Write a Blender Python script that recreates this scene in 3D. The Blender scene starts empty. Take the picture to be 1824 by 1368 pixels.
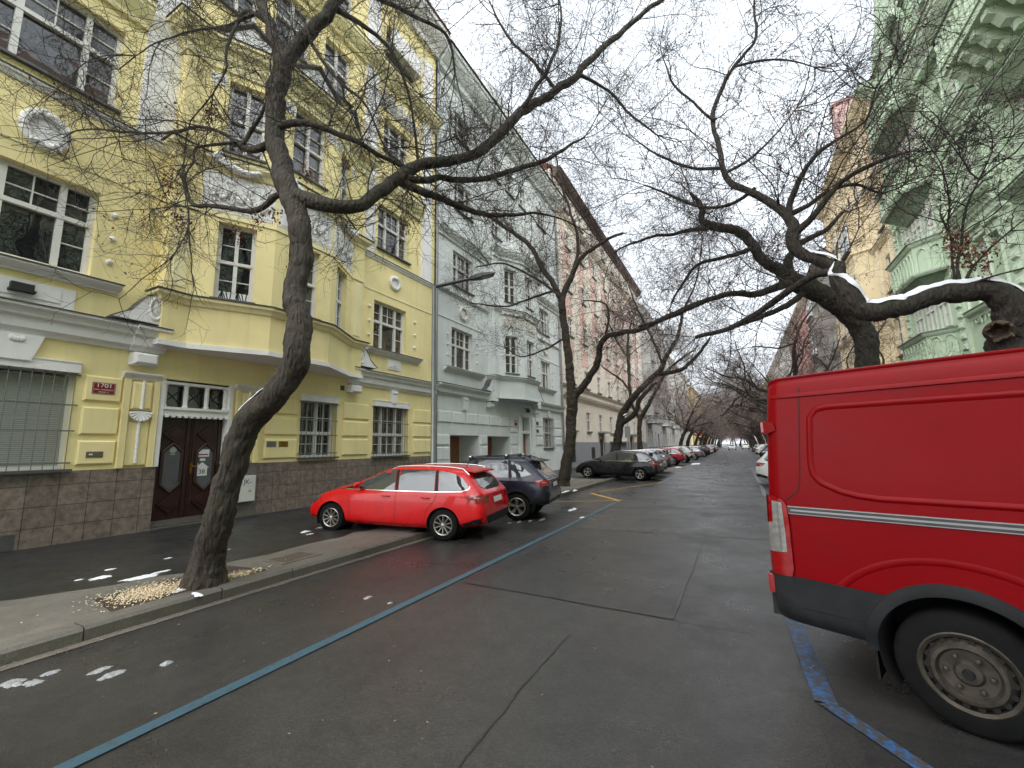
import bpy, bmesh, math, random
import numpy as np
from mathutils import Vector, Matrix, noise
from mathutils.bvhtree import BVHTree
from mathutils.geometry import delaunay_2d_cdt
R_ = math.radians
scene = bpy.context.scene
COL = scene.collection

# ------------------------------------------------------------------ camera
FPX, CX, CY, EYE = 765.13, 912.0, 684.0, 1.68
def _unit(v): v = np.array(v, float); return v / np.linalg.norm(v)
_dy = _unit((1315 - CX, 789 - CY, FPX)); _du = _unit((810 - CX, -4500 - CY, FPX)); _dx = np.cross(_dy, _du)
if _dx[0] < 0: _dx = -_dx
RW = np.stack([_dx, _dy, _du])                    # world = RW @ camera(x right, y down, z forward)
cam_data = bpy.data.cameras.new("camera"); cam = bpy.data.objects.new("camera", cam_data); COL.objects.link(cam)
cam_data.sensor_width = 36.0; cam_data.lens = 36.0 * FPX / 1824.0; cam_data.clip_end = 3000; cam_data.clip_start = 0.05
_r, _u, _b = RW @ np.array([1, 0, 0.]), RW @ np.array([0, -1., 0]), RW @ np.array([0, 0, -1.])
cam.matrix_world = Matrix(((_r[0], _u[0], _b[0], 0), (_r[1], _u[1], _b[1], 0), (_r[2], _u[2], _b[2], EYE), (0, 0, 0, 1)))
scene.camera = cam
def at(x, y, Y=None, X=None, Z=None):
    """world point on the sight line of photo point (x, y) at a given distance along the street (Y), offset (X) or height (Z)"""
    d = RW @ np.array([x - CX, y - CY, FPX])
    t = Y / d[1] if Y is not None else (X / d[0] if X is not None else (Z - EYE) / d[2])
    return Vector((d[0] * t, d[1] * t, EYE + d[2] * t))

# ------------------------------------------------------------------ sky, soft overcast sun, exposure
SUN_EL, SUN_AZ = R_(44), R_(181)
world = bpy.data.worlds.new("World"); scene.world = world; world.use_nodes = True
nt = world.node_tree; nt.nodes.clear()
wo = nt.nodes.new("ShaderNodeOutputWorld"); bg = nt.nodes.new("ShaderNodeBackground")
sky = nt.nodes.new("ShaderNodeTexSky"); sky.sky_type = 'NISHITA'; sky.sun_disc = False
sky.sun_elevation = SUN_EL; sky.sun_rotation = SUN_AZ; sky.air_density = 1.0; sky.dust_density = 4.0; sky.ozone_density = 1.0
hs = nt.nodes.new("ShaderNodeHueSaturation"); hs.inputs['Saturation'].default_value = 0.22
tc = nt.nodes.new("ShaderNodeTexCoord"); mp = nt.nodes.new("ShaderNodeMapping"); mp.inputs['Scale'].default_value = (1, 1, 2.2)
cn = nt.nodes.new("ShaderNodeTexNoise"); cn.inputs['Scale'].default_value = 2.3; cn.inputs['Detail'].default_value = 6; cn.inputs['Roughness'].default_value = .55
cr = nt.nodes.new("ShaderNodeMapRange"); cr.inputs[1].default_value = .35; cr.inputs[2].default_value = .7
ccol = nt.nodes.new("ShaderNodeMix"); ccol.data_type = 'RGBA'
ccol.inputs[6].default_value = (6.3, 6.9, 7.6, 1); ccol.inputs[7].default_value = (7.5, 7.9, 8.3, 1)
cmix = nt.nodes.new("ShaderNodeMix"); cmix.data_type = 'RGBA'; cmix.inputs[0].default_value = 0.82
L = nt.links.new
L(tc.outputs['Generated'], mp.inputs[0]); L(mp.outputs[0], cn.inputs['Vector']); L(cn.outputs['Fac'], cr.inputs[0]); L(cr.outputs[0], ccol.inputs[0])
L(sky.outputs[0], hs.inputs['Color']); L(hs.outputs[0], cmix.inputs[6]); L(ccol.outputs[2], cmix.inputs[7]); L(cmix.outputs[2], bg.inputs[0]); L(bg.outputs[0], wo.inputs[0])
bg.inputs[1].default_value = 0.082
sd = bpy.data.lights.new("sun", 'SUN'); sd.energy = 1.5; sd.angle = R_(120); sd.color = (1.0, 0.985, 0.96)
sun = bpy.data.objects.new("sun", sd); COL.objects.link(sun); sun.location = (0, 0, 60)
sun.rotation_euler = (math.pi / 2 - SUN_EL, 0, math.pi - SUN_AZ) if False else Vector((-math.sin(SUN_AZ) * math.cos(SUN_EL), -math.cos(SUN_AZ) * math.cos(SUN_EL), -math.sin(SUN_EL))).to_track_quat('-Z', 'Y').to_euler()
vs = scene.view_settings; vs.view_transform = 'Standard'; vs.look = 'None'; vs.gamma = 1; vs.exposure = 1.58
scene.cycles.max_bounces = 6; scene.cycles.diffuse_bounces = 3; scene.cycles.glossy_bounces = 3; scene.cycles.transparent_max_bounces = 6
scene.cycles.use_adaptive_sampling = True; scene.cycles.adaptive_threshold = 0.02
scene.cycles.use_denoising = True

# ------------------------------------------------------------------ materials
MATS = {}
def lin(r, g, b):
    f = lambda c: (c / 255 / 12.92) if c / 255 <= .04045 else ((c / 255 + .055) / 1.055) ** 2.4
    return (f(r), f(g), f(b), 1)
def mat(name, base=(.5, .5, .5), rough=.6, metal=0.0, spec=.5, var=0.0, vscale=3.0, bump=0.0, bscale=40.0, coat=0.0, dirt=0.0, dcol=(.12, .11, .10), dscale=1.2, streak=0.0, rvar=0.0, emit=None, ior=None):
    """Principled surface with optional mottling (var), stains (dirt), vertical water streaks (streak) and relief (bump), all in object space"""
    if name in MATS: return MATS[name]
    m = bpy.data.materials.new(name); m.use_nodes = True; n = m.node_tree.nodes; l = m.node_tree.links.new
    p = n['Principled BSDF']; c = tuple(base[:3]) + (1,)
    p.inputs['Base Color'].default_value = c; p.inputs['Roughness'].default_value = rough; p.inputs['Metallic'].default_value = metal
    p.inputs['Specular IOR Level'].default_value = spec; p.inputs['Coat Weight'].default_value = coat; p.inputs['Coat Roughness'].default_value = .04
    if ior: p.inputs['IOR'].default_value = ior
    if emit: p.inputs['Emission Color'].default_value = tuple(emit) + (1,); p.inputs['Emission Strength'].default_value = 1
    co = n.new('ShaderNodeTexCoord'); out = None
    def rgbmix(a, b, fac, mode='MIX'):
        x = n.new('ShaderNodeMix'); x.data_type = 'RGBA'; x.blend_type = mode
        for s, v in ((6, a), (7, b)):
            if hasattr(v, 'type') and hasattr(v, 'links'): l(v, x.inputs[s])
            else: x.inputs[s].default_value = v
        if hasattr(fac, 'links'): l(fac, x.inputs[0])
        else: x.inputs[0].default_value = fac
        return x.outputs[2]
    def tex(scale, det=5, ro=.6, sc=None):
        t = n.new('ShaderNodeTexNoise'); t.inputs['Scale'].default_value = scale; t.inputs['Detail'].default_value = det; t.inputs['Roughness'].default_value = ro
        if sc:
            mp = n.new('ShaderNodeMapping'); mp.inputs['Scale'].default_value = sc; l(co.outputs['Object'], mp.inputs[0]); l(mp.outputs[0], t.inputs['Vector'])
        else: l(co.outputs['Object'], t.inputs['Vector'])
        return t.outputs['Fac']
    def rng(v, a, b, c=0, d=1):
        r = n.new('ShaderNodeMapRange'); r.inputs[1].default_value = a; r.inputs[2].default_value = b; r.inputs[3].default_value = c; r.inputs[4].default_value = d
        l(v, r.inputs[0]); return r.outputs[0]
    cur = c
    if var:
        lo = tuple(max(0, x * (1 - var)) for x in c[:3]) + (1,); hi = tuple(min(1, x * (1 + var)) for x in c[:3]) + (1,)
        cur = rgbmix(lo, hi, rng(tex(vscale), .3, .7))
    if dirt:
        cur = rgbmix(cur, tuple(dcol) + (1,), rng(tex(dscale, 8, .65), .52, .78, 0, dirt))
    if streak:
        cur = rgbmix(cur, tuple(dcol) + (1,), rng(tex(1.0, 6, .6, (3.5, 3.5, .18)), .5, .8, 0, streak))
    if cur is not c: l(cur, p.inputs['Base Color'])
    if rvar: l(rng(tex(vscale * .6, 4), .3, .7, max(0.02, rough - rvar), min(1, rough + rvar)), p.inputs['Roughness'])
    if bump:
        b = n.new('ShaderNodeBump'); b.inputs['Strength'].default_value = min(1, bump); b.inputs['Distance'].default_value = .01 * max(1, bump)
        l(tex(bscale, 6, .6), b.inputs['Height']); l(b.outputs[0], p.inputs['Normal'])
    MATS[name] = m; return m
def stucco(name, rgb, **k):
    a = dict(rough=.9, spec=.25, var=.06, vscale=1.1, bump=.35, bscale=60, dirt=.16, dcol=(.22, .20, .15), dscale=.7, streak=.2); a.update(k)
    return mat(name, lin(*rgb), **a)

M_YEL = stucco('yellow_stucco', (247, 231, 172)); M_YEL2 = stucco('pale_yellow_trim', (247, 236, 188))
M_WHT = stucco('white_stucco', (240, 238, 236), dcol=(.25, .24, .22))
M_GRY = stucco('pale_grey_stucco', (220, 224, 222), dcol=(.25, .26, .25)); M_GRY2 = stucco('grey_trim', (226, 229, 226), dcol=(.25, .26, .25))
M_CRM = stucco('cream_stucco', (232, 224, 208), dcol=(.3, .26, .2)); M_PNK = stucco('pink_stucco', (226, 192, 180), dcol=(.3, .2, .18))
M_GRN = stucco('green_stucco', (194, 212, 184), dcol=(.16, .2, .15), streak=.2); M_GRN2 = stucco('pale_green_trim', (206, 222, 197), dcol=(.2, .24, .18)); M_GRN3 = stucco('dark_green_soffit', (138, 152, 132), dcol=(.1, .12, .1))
M_BEI = stucco('beige_stucco', (230, 212, 176), dcol=(.32, .22, .12), streak=.3); M_BEI2 = stucco('beige_trim', (236, 222, 190), dcol=(.32, .22, .12))
M_DGR = stucco('weathered_grey_stucco', (150, 147, 142)); M_LWH = stucco('warm_white_stucco', (224, 222, 214)); M_ROS = stucco('rose_stucco', (205, 150, 142)); M_PGR = stucco('grey_base_render', (150, 153, 156))
M_LYE = stucco('light_yellow_stucco', (238, 222, 170)); M_TAN = stucco('tan_stucco', (206, 176, 140))
M_WIN = mat('white_window_wood', lin(222, 220, 214), rough=.5, var=.05, vscale=6)
M_FLASH = mat('zinc_flashing', lin(92, 92, 92), rough=.5, metal=.3, var=.15, vscale=4)
M_DOOR = mat('dark_brown_wood', lin(52, 30, 26), rough=.38, var=.25, vscale=7, bump=.15, bscale=25); M_DOOR2 = mat('brown_wood', lin(150, 96, 64), rough=.5, var=.2, vscale=5)
M_METAL = mat('galvanised_steel', lin(140, 142, 143), rough=.45, metal=.7, var=.12); M_BLACK = mat('black_plastic', (.018, .018, .019), rough=.5, var=.2, vscale=8)
M_GRILLE = mat('grille_steel', lin(120, 120, 118), rough=.5, metal=.4); M_LAMP = mat('dark_grey_paint', lin(62, 64, 66), rough=.45, var=.1); M_LED = mat('lamp_glass', lin(120, 116, 112), rough=.2)
M_BRASS = mat('brass', lin(150, 118, 52), rough=.35, metal=.8, var=.2); M_SIGNRED = mat('red_enamel', lin(128, 22, 30), rough=.3); M_PAPER = mat('white_paper', lin(225, 225, 222), rough=.6); M_INK = mat('dark_ink', lin(30, 30, 34), rough=.6)
M_ORANGE = mat('orange_sign', lin(222, 84, 50), rough=.4)
M_ROOF = mat('red_roof_tiles', lin(118, 70, 56), rough=.8, var=.25, vscale=2.5, bump=.6, bscale=12); M_ROOFG = mat('grey_roof', lin(84, 84, 88), rough=.7, var=.2)
M_BLIND = mat('pale_blind', lin(168, 170, 162), rough=.6)

def glass_mat(name, tint=(.012, .014, .016), rough=.02, wav=.25, lite=0.0, spec=.9):
    m = bpy.data.materials.new(name); m.use_nodes = True; n = m.node_tree.nodes; l = m.node_tree.links.new; p = n['Principled BSDF']
    p.inputs['Base Color'].default_value = tuple(tint) + (1,); p.inputs['Roughness'].default_value = rough; p.inputs['Specular IOR Level'].default_value = spec; p.inputs['IOR'].default_value = 1.6
    co = n.new('ShaderNodeTexCoord'); oi = n.new('ShaderNodeObjectInfo'); ad = n.new('ShaderNodeVectorMath'); ad.operation = 'ADD'
    t = n.new('ShaderNodeTexNoise'); t.inputs['Scale'].default_value = 1.7; t.inputs['Detail'].default_value = 1.5
    cmb = n.new('ShaderNodeCombineXYZ'); mul = n.new('ShaderNodeMath'); mul.operation = 'MULTIPLY'; mul.inputs[1].default_value = 37
    l(oi.outputs['Random'], mul.inputs[0]); l(mul.outputs[0], cmb.inputs[0]); l(co.outputs['Object'], ad.inputs[0]); l(cmb.outputs[0], ad.inputs[1]); l(ad.outputs[0], t.inputs['Vector'])
    b = n.new('ShaderNodeBump'); b.inputs['Strength'].default_value = wav; b.inputs['Distance'].default_value = .05; l(t.outputs['Fac'], b.inputs['Height']); l(b.outputs[0], p.inputs['Normal'])
    if lite:
        t2 = n.new('ShaderNodeTexNoise'); t2.inputs['Scale'].default_value = .9; t2.inputs['Detail'].default_value = 3; l(ad.outputs[0], t2.inputs['Vector'])
        r = n.new('ShaderNodeMapRange'); r.inputs[1].default_value = .42; r.inputs[2].default_value = .62; l(t2.outputs['Fac'], r.inputs[0])
        x = n.new('ShaderNodeMix'); x.data_type = 'RGBA'; x.inputs[6].default_value = tuple(tint) + (1,); x.inputs[7].default_value = (lite, lite * .97, lite * .9, 1); l(r.outputs[0], x.inputs[0]); l(x.outputs[2], p.inputs['Base Color'])
    MATS[name] = m; return m
M_GLASS = glass_mat('window_glass', lite=.05); M_GLASS2 = glass_mat('window_glass_curtained', tint=(.03, .03, .03), lite=.22)
M_CGLASS = glass_mat('car_glass', tint=(.06, .068, .074), wav=.04, spec=1.0); M_CGLASS.node_tree.nodes['Principled BSDF'].inputs['Metallic'].default_value = .25

def tile_mat(name, c1, c2, mort, sx, sz, axis='YZ', bump=.5):
    m = bpy.data.materials.new(name); m.use_nodes = True; n = m.node_tree.nodes; l = m.node_tree.links.new; p = n['Principled BSDF']
    co = n.new('ShaderNodeTexCoord'); sp = n.new('ShaderNodeSeparateXYZ'); cb = n.new('ShaderNodeCombineXYZ'); l(co.outputs['Object'], sp.inputs[0])
    l(sp.outputs['XYZ'.index(axis[0])], cb.inputs[0]); l(sp.outputs['XYZ'.index(axis[1])], cb.inputs[1])
    br = n.new('ShaderNodeTexBrick'); br.offset = 0; br.inputs['Scale'].default_value = 1; br.inputs['Brick Width'].default_value = sx; br.inputs['Row Height'].default_value = sz; br.inputs['Mortar Size'].default_value = .006
    br.inputs['Color1'].default_value = c1; br.inputs['Color2'].default_value = c2; br.inputs['Mortar'].default_value = mort; l(cb.outputs[0], br.inputs['Vector'])
    t = n.new('ShaderNodeTexNoise'); t.inputs['Scale'].default_value = 7; t.inputs['Detail'].default_value = 8; t.inputs['Roughness'].default_value = .7; l(co.outputs['Object'], t.inputs['Vector'])
    r = n.new('ShaderNodeMapRange'); r.inputs[1].default_value = .3; r.inputs[2].default_value = .7; r.inputs[3].default_value = .45; r.inputs[4].default_value = 1.55; l(t.outputs['Fac'], r.inputs[0])
    x = n.new('ShaderNodeMix'); x.data_type = 'RGBA'; x.blend_type = 'MULTIPLY'; x.inputs[0].default_value = 1; l(br.outputs['Color'], x.inputs[6]); l(r.outputs[0], x.inputs[7]); l(x.outputs[2], p.inputs['Base Color'])
    p.inputs['Roughness'].default_value = .5
    b = n.new('ShaderNodeBump'); b.inputs['Strength'].default_value = bump; b.inputs['Distance'].default_value = .01; b.invert = True; l(br.outputs['Fac'], b.inputs['Height']); l(b.outputs[0], p.inputs['Normal'])
    MATS[name] = m; return m
M_TILE = tile_mat('brown_stone_tiles', lin(132, 118, 108), lin(118, 106, 98), lin(62, 56, 52), .43, .38)

def road_mat(name, base, rough, spk=.5, patch=.25, warm=0.0):
    m = bpy.data.materials.new(name); m.use_nodes = True; n = m.node_tree.nodes; l = m.node_tree.links.new; p = n['Principled BSDF']
    co = n.new('ShaderNodeTexCoord')
    def noi(s, d=4, ro=.6, sc=None):
        t = n.new('ShaderNodeTexNoise'); t.inputs['Scale'].default_value = s; t.inputs['Detail'].default_value = d; t.inputs['Roughness'].default_value = ro
        mp = n.new('ShaderNodeMapping'); mp.inputs['Scale'].default_value = sc or (1, 1, 1); l(co.outputs['Object'], mp.inputs[0]); l(mp.outputs[0], t.inputs['Vector']); return t.outputs['Fac']
    def rng(v, a, b, c, d):
        r = n.new('ShaderNodeMapRange'); r.inputs[1].default_value = a; r.inputs[2].default_value = b; r.inputs[3].default_value = c; r.inputs[4].default_value = d; l(v, r.inputs[0]); return r.outputs[0]
    def mul(a, b):
        x = n.new('ShaderNodeMath'); x.operation = 'MULTIPLY'; l(a, x.inputs[0]); l(b, x.inputs[1]); return x.outputs[0]
    big = rng(noi(.45, 5, .6, (1.0, .45, 1)), .3, .7, 1 - patch, 1 + patch); mid = rng(noi(6, 5), .3, .7, .86, 1.14)
    vo = n.new('ShaderNodeTexVoronoi'); vo.inputs['Scale'].default_value = 95; l(co.outputs['Object'], vo.inputs['Vector'])
    sep = n.new('ShaderNodeSeparateColor'); l(vo.outputs['Color'], sep.inputs[0])
    st = rng(sep.outputs[0], .55, 1.0, 1 - spk * .22, 1 + spk * .8); fine = rng(noi(230, 2), .35, .7, .86, 1.16)
    f = mul(mul(big, mid), mul(st, fine))
    x = n.new('ShaderNodeMix'); x.data_type = 'RGBA'; x.blend_type = 'MULTIPLY'; x.inputs[0].default_value = 1; x.inputs[6].default_value = (base[0] * (1 + warm), base[1], base[2] * (1 - warm), 1); l(f, x.inputs[7])
    l(x.outputs[2], p.inputs['Base Color'])
    l(rng(noi(.8, 6, .65), .35, .68, rough - .16, rough + .16), p.inputs['Roughness']); p.inputs['Specular IOR Level'].default_value = .5
    b = n.new('ShaderNodeBump'); b.inputs['Strength'].default_value = .45; b.inputs['Distance'].default_value = .004
    mx = n.new('ShaderNodeMath'); mx.operation = 'ADD'; l(vo.outputs['Distance'], mx.inputs[0]); l(noi(60, 4), mx.inputs[1]); l(mx.outputs[0], b.inputs['Height']); l(b.outputs[0], p.inputs['Normal'])
    MATS[name] = m; return m
M_ROAD = road_mat('wet_asphalt', (.034, .033, .033), .38, .4, .36, .02); M_ROAD2 = road_mat('older_asphalt', (.038, .0368, .0358), .4, .5, .38, .025); M_ROAD3 = road_mat('new_dark_asphalt', (.026, .0255, .0255), .45, .4, .25)
M_PAVE = road_mat('pavement_asphalt', (.022, .0218, .0225), .42, .4, .3); M_CONC = road_mat('worn_concrete', (.145, .14, .128), .62, .25, .35, .06); M_KERB = road_mat('granite_kerb', (.135, .128, .116), .58, .3, .35, .05); M_GUT = road_mat('gutter_concrete', (.13, .118, .104), .7, .4, .5, .05)
M_SOIL = road_mat('damp_soil', (.045, .036, .028), .9, .8, .4, .1)
def paint_mat(name, col, wear=.5, under=(.05, .047, .044)):
    m = bpy.data.materials.new(name); m.use_nodes = True; n = m.node_tree.nodes; l = m.node_tree.links.new; p = n['Principled BSDF']; co = n.new('ShaderNodeTexCoord')
    t = n.new('ShaderNodeTexNoise'); t.inputs['Scale'].default_value = 22; t.inputs['Detail'].default_value = 9; t.inputs['Roughness'].default_value = .75; l(co.outputs['Object'], t.inputs['Vector'])
    r = n.new('ShaderNodeMapRange'); r.inputs[1].default_value = wear - .06; r.inputs[2].default_value = wear + .06; l(t.outputs['Fac'], r.inputs[0])
    x = n.new('ShaderNodeMix'); x.data_type = 'RGBA'; x.inputs[6].default_value = tuple(under) + (1,); x.inputs[7].default_value = col; l(r.outputs[0], x.inputs[0]); l(x.outputs[2], p.inputs['Base Color'])
    p.inputs['Roughness'].default_value = .55; b = n.new('ShaderNodeBump'); b.inputs['Strength'].default_value = .4; b.inputs['Distance'].default_value = .004; l(t.outputs['Fac'], b.inputs['Height']); l(b.outputs[0], p.inputs['Normal'])
    MATS[name] = m; return m
M_BLUE = paint_mat('worn_blue_paint', lin(58, 86, 100), .4); M_BLUE2 = paint_mat('blue_paint', lin(40, 92, 148), .535); M_YLINE = paint_mat('yellow_line_paint', lin(206, 164, 60), .38); M_WLINE = paint_mat('faded_pale_paint', lin(130, 140, 146), .5)
M_SNOW = mat('snow', (.8, .82, .86), rough=.7, var=.06, vscale=30, bump=.5, bscale=50); M_CHIP = mat('wood_chips', lin(222, 202, 170), rough=.85, var=.3, vscale=60)
def bark_mat(name, dark, light, moss):
    m = bpy.data.materials.new(name); m.use_nodes = True; n = m.node_tree.nodes; l = m.node_tree.links.new; p = n['Principled BSDF']; co = n.new('ShaderNodeTexCoord')
    mp = n.new('ShaderNodeMapping'); mp.inputs['Scale'].default_value = (1, 1, .28); l(co.outputs['Object'], mp.inputs[0])
    t = n.new('ShaderNodeTexNoise'); t.inputs['Scale'].default_value = 20; t.inputs['Detail'].default_value = 8; t.inputs['Roughness'].default_value = .7; l(mp.outputs[0], t.inputs['Vector'])
    v = n.new('ShaderNodeTexVoronoi'); v.feature = 'DISTANCE_TO_EDGE'; v.inputs['Scale'].default_value = 16; l(mp.outputs[0], v.inputs['Vector'])
    r = n.new('ShaderNodeMapRange'); r.inputs[1].default_value = .3; r.inputs[2].default_value = .72; l(t.outputs['Fac'], r.inputs[0])
    x = n.new('ShaderNodeMix'); x.data_type = 'RGBA'; x.inputs[6].default_value = dark; x.inputs[7].default_value = light; l(r.outputs[0], x.inputs[0])
    t2 = n.new('ShaderNodeTexNoise'); t2.inputs['Scale'].default_value = 1.6; t2.inputs['Detail'].default_value = 7; l(co.outputs['Object'], t2.inputs['Vector'])
    g = n.new('ShaderNodeNewGeometry'); sp = n.new('ShaderNodeSeparateXYZ'); l(g.outputs['Normal'], sp.inputs[0])
    ad = n.new('ShaderNodeMath'); ad.operation = 'MULTIPLY_ADD'; ad.inputs[1].default_value = .16; l(sp.outputs[2], ad.inputs[0]); l(t2.outputs['Fac'], ad.inputs[2])
    r2 = n.new('ShaderNodeMapRange'); r2.inputs[1].default_value = .55; r2.inputs[2].default_value = .75; r2.inputs[4].default_value = .75; l(ad.outputs[0], r2.inputs[0])
    x2 = n.new('ShaderNodeMix'); x2.data_type = 'RGBA'; l(x.outputs[2], x2.inputs[6]); x2.inputs[7].default_value = moss; l(r2.outputs[0], x2.inputs[0]); l(x2.outputs[2], p.inputs['Base Color'])
    p.inputs['Roughness'].default_value = .72
    hsum = n.new('ShaderNodeMath'); hsum.operation = 'MULTIPLY_ADD'; hsum.inputs[1].default_value = 1.3; l(v.outputs['Distance'], hsum.inputs[0]); l(t.outputs['Fac'], hsum.inputs[2])
    b = n.new('ShaderNodeBump'); b.inputs['Strength'].default_value = 1; b.inputs['Distance'].default_value = .05; l(hsum.outputs[0], b.inputs['Height']); l(b.outputs[0], p.inputs['Normal'])
    MATS[name] = m; return m
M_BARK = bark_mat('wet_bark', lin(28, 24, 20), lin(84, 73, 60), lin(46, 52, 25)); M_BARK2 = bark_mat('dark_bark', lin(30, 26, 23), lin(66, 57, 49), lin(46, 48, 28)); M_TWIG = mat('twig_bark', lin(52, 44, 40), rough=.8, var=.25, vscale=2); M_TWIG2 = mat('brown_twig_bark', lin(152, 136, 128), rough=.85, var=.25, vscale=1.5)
M_LEAF = mat('dead_leaves', lin(106, 66, 45), rough=.8, var=.35, vscale=9); M_SCAR = mat('torn_wood', lin(70, 58, 47), rough=.9, var=.6, vscale=12, bump=.8, bscale=18)

# ------------------------------------------------------------------ mesh helpers
def place(o, parent=None):
    COL.objects.link(o)
    if parent is not None:
        o.parent = parent
        o.matrix_parent_inverse = Matrix.Translation(-Vector(parent.location))
    return o
def tag(o, label=None, cat=None, group=None, kind=None):
    if label: o['label'] = label
    if cat: o['category'] = cat
    if group: o['group'] = group
    if kind: o['kind'] = kind
    return o
def thing(name, loc, label, cat, group=None):
    o = bpy.data.objects.new(name, None); o.location = loc; o.empty_display_size = .3; COL.objects.link(o)
    return tag(o, label, cat, group)
class MB:
    """collects boxes, prisms, tubes ... and links them as one mesh object; T maps local to world"""
    def __init__(s, T=None): s.v = []; s.f = []; s.T = T
    def add(s, vs, fs, T=None):
        T = T or s.T; k = len(s.v)
        s.v.extend([tuple(T(*p)) if T else tuple(p) for p in vs]); s.f.extend([tuple(i + k for i in f) for f in fs]); return s
    def box(s, x0, x1, y0, y1, z0, z1, T=None):
        return s.add([(x0, y0, z0), (x1, y0, z0), (x1, y1, z0), (x0, y1, z0), (x0, y0, z1), (x1, y0, z1), (x1, y1, z1), (x0, y1, z1)],
                     [(0, 3, 2, 1), (4, 5, 6, 7), (0, 1, 5, 4), (1, 2, 6, 5), (2, 3, 7, 6), (3, 0, 4, 7)], T)
    def chamf(s, x0, x1, y0, y1, z0, z1, c, T=None):
        """panel in local x,z standing proud along y (y0 back, y1 front) with a chamfered front edge"""
        p = []
        for (y, i) in ((y0, 0), (y1 - c, 0), (y1, c)):
            p += [(x0 + i, y, z0 + i), (x1 - i, y, z0 + i), (x1 - i, y, z1 - i), (x0 + i, y, z1 - i)]
        f = [(0, 1, 2, 3), (8, 11, 10, 9)]
        for a in (0, 4):
            for i in range(4): j = (i + 1) % 4; f.append((a + i, a + 4 + i, a + 4 + j, a + j))
        return s.add(p, f, T)
    def prism(s, poly, a, b, T=None, order='xzy'):
        """poly: 2-D outline; extruded along the third axis from a to b"""
        n = len(poly)
        def mk(p, h):
            d = {order[0]: p[0], order[1]: p[1], order[2]: h}; return (d['x'], d['y'], d['z'])
        return s.add([mk(p, a) for p in poly] + [mk(p, b) for p in poly], [tuple(range(n))[::-1], tuple(range(n, 2 * n))] + [(i, (i + 1) % n, n + (i + 1) % n, n + i) for i in range(n)], T)
    def tube(s, pts, rad, sides=8, T=None, cap=True):
        P = [Vector(p) for p in pts]; n = len(P); rad = [rad] * n if not hasattr(rad, '__len__') else rad
        t0 = (P[1] - P[0]).normalized(); up = Vector((0, 0, 1)) if abs(t0.z) < .9 else Vector((1, 0, 0)); a = t0.cross(up).normalized(); vs = []
        for i in range(n):
            t = (P[min(i + 1, n - 1)] - P[max(i - 1, 0)]).normalized(); a = (a - t * a.dot(t)).normalized(); b = t.cross(a)
            for k in range(sides):
                an = 2 * math.pi * k / sides; vs.append(P[i] + (a * math.cos(an) + b * math.sin(an)) * rad[i])
        fs = [(i * sides + k, i * sides + (k + 1) % sides, (i + 1) * sides + (k + 1) % sides, (i + 1) * sides + k) for i in range(n - 1) for k in range(sides)]
        if cap: fs += [tuple(range(sides))[::-1], tuple((n - 1) * sides + k for k in range(sides))]
        return s.add(vs, fs, T)
    def lathe(s, prof, c, axis='z', sides=16, T=None, cap=True):
        vs = []
        for (r, h) in prof:
            for k in range(sides):
                an = 2 * math.pi * k / sides; x, y = r * math.cos(an), r * math.sin(an)
                vs.append({'z': (c[0] + x, c[1] + y, c[2] + h), 'y': (c[0] + x, c[1] + h, c[2] + y), 'x': (c[0] + h, c[1] + x, c[2] + y)}[axis])
        n = len(prof)
        fs = [(i * sides + k, i * sides + (k + 1) % sides, (i + 1) * sides + (k + 1) % sides, (i + 1) * sides + k) for i in range(n - 1) for k in range(sides)] + ([tuple(range(sides))[::-1], tuple((n - 1) * sides + k for k in range(sides))] if cap else [])
        return s.add(vs, fs, T)
    def ball(s, c, r, seg=8, T=None):
        r = r if hasattr(r, '__len__') else (r, r, r); vs = []; m = max(4, seg // 2 + 1)
        for i in range(1, m):
            th = math.pi * i / m
            for k in range(seg): ph = 2 * math.pi * k / seg; vs.append((c[0] + r[0] * math.sin(th) * math.cos(ph), c[1] + r[1] * math.sin(th) * math.sin(ph), c[2] + r[2] * math.cos(th)))
        vs += [(c[0], c[1], c[2] + r[2]), (c[0], c[1], c[2] - r[2])]; t, b = len(vs) - 2, len(vs) - 1; fs = []
        for k in range(seg):
            j = (k + 1) % seg; fs.append((t, k, j)); fs.append((b, (m - 2) * seg + j, (m - 2) * seg + k))
            for i in range(m - 2): fs.append((i * seg + k, (i + 1) * seg + k, (i + 1) * seg + j, i * seg + j))
        return s.add(vs, fs, T)
    def torus(s, c, R, r, axis='y', seg=24, sides=8, sx=1, sz=1, wob=0, T=None):
        vs = []
        for i in range(seg):
            a = 2 * math.pi * i / seg; rr = r * (1 + wob * math.sin(i * 2.6) + wob * .6 * math.cos(i * 4.1))
            for k in range(sides):
                b = 2 * math.pi * k / sides; q = R + rr * math.cos(b); u, w, h = q * math.cos(a) * sx, q * math.sin(a) * sz, rr * math.sin(b)
                vs.append({'y': (c[0] + u, c[1] + h, c[2] + w), 'x': (c[0] + h, c[1] + u, c[2] + w), 'z': (c[0] + u, c[1] + w, c[2] + h)}[axis])
        return s.add(vs, [(i * sides + k, ((i + 1) % seg) * sides + k, ((i + 1) % seg) * sides + (k + 1) % sides, i * sides + (k + 1) % sides) for i in range(seg) for k in range(sides)], T)
    def mesh(s, name, m, smooth=None, fix=True):
        me = bpy.data.meshes.new(name); me.from_pydata(s.v, [], s.f); me.materials.append(m)
        if fix and len(s.f) < 60000:
            b = bmesh.new(); b.from_mesh(me); bmesh.ops.recalc_face_normals(b, faces=b.faces); b.to_mesh(me); b.free()
        if smooth: me.shade_smooth(); me.set_sharp_from_angle(angle=R_(smooth))
        return me
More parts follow.
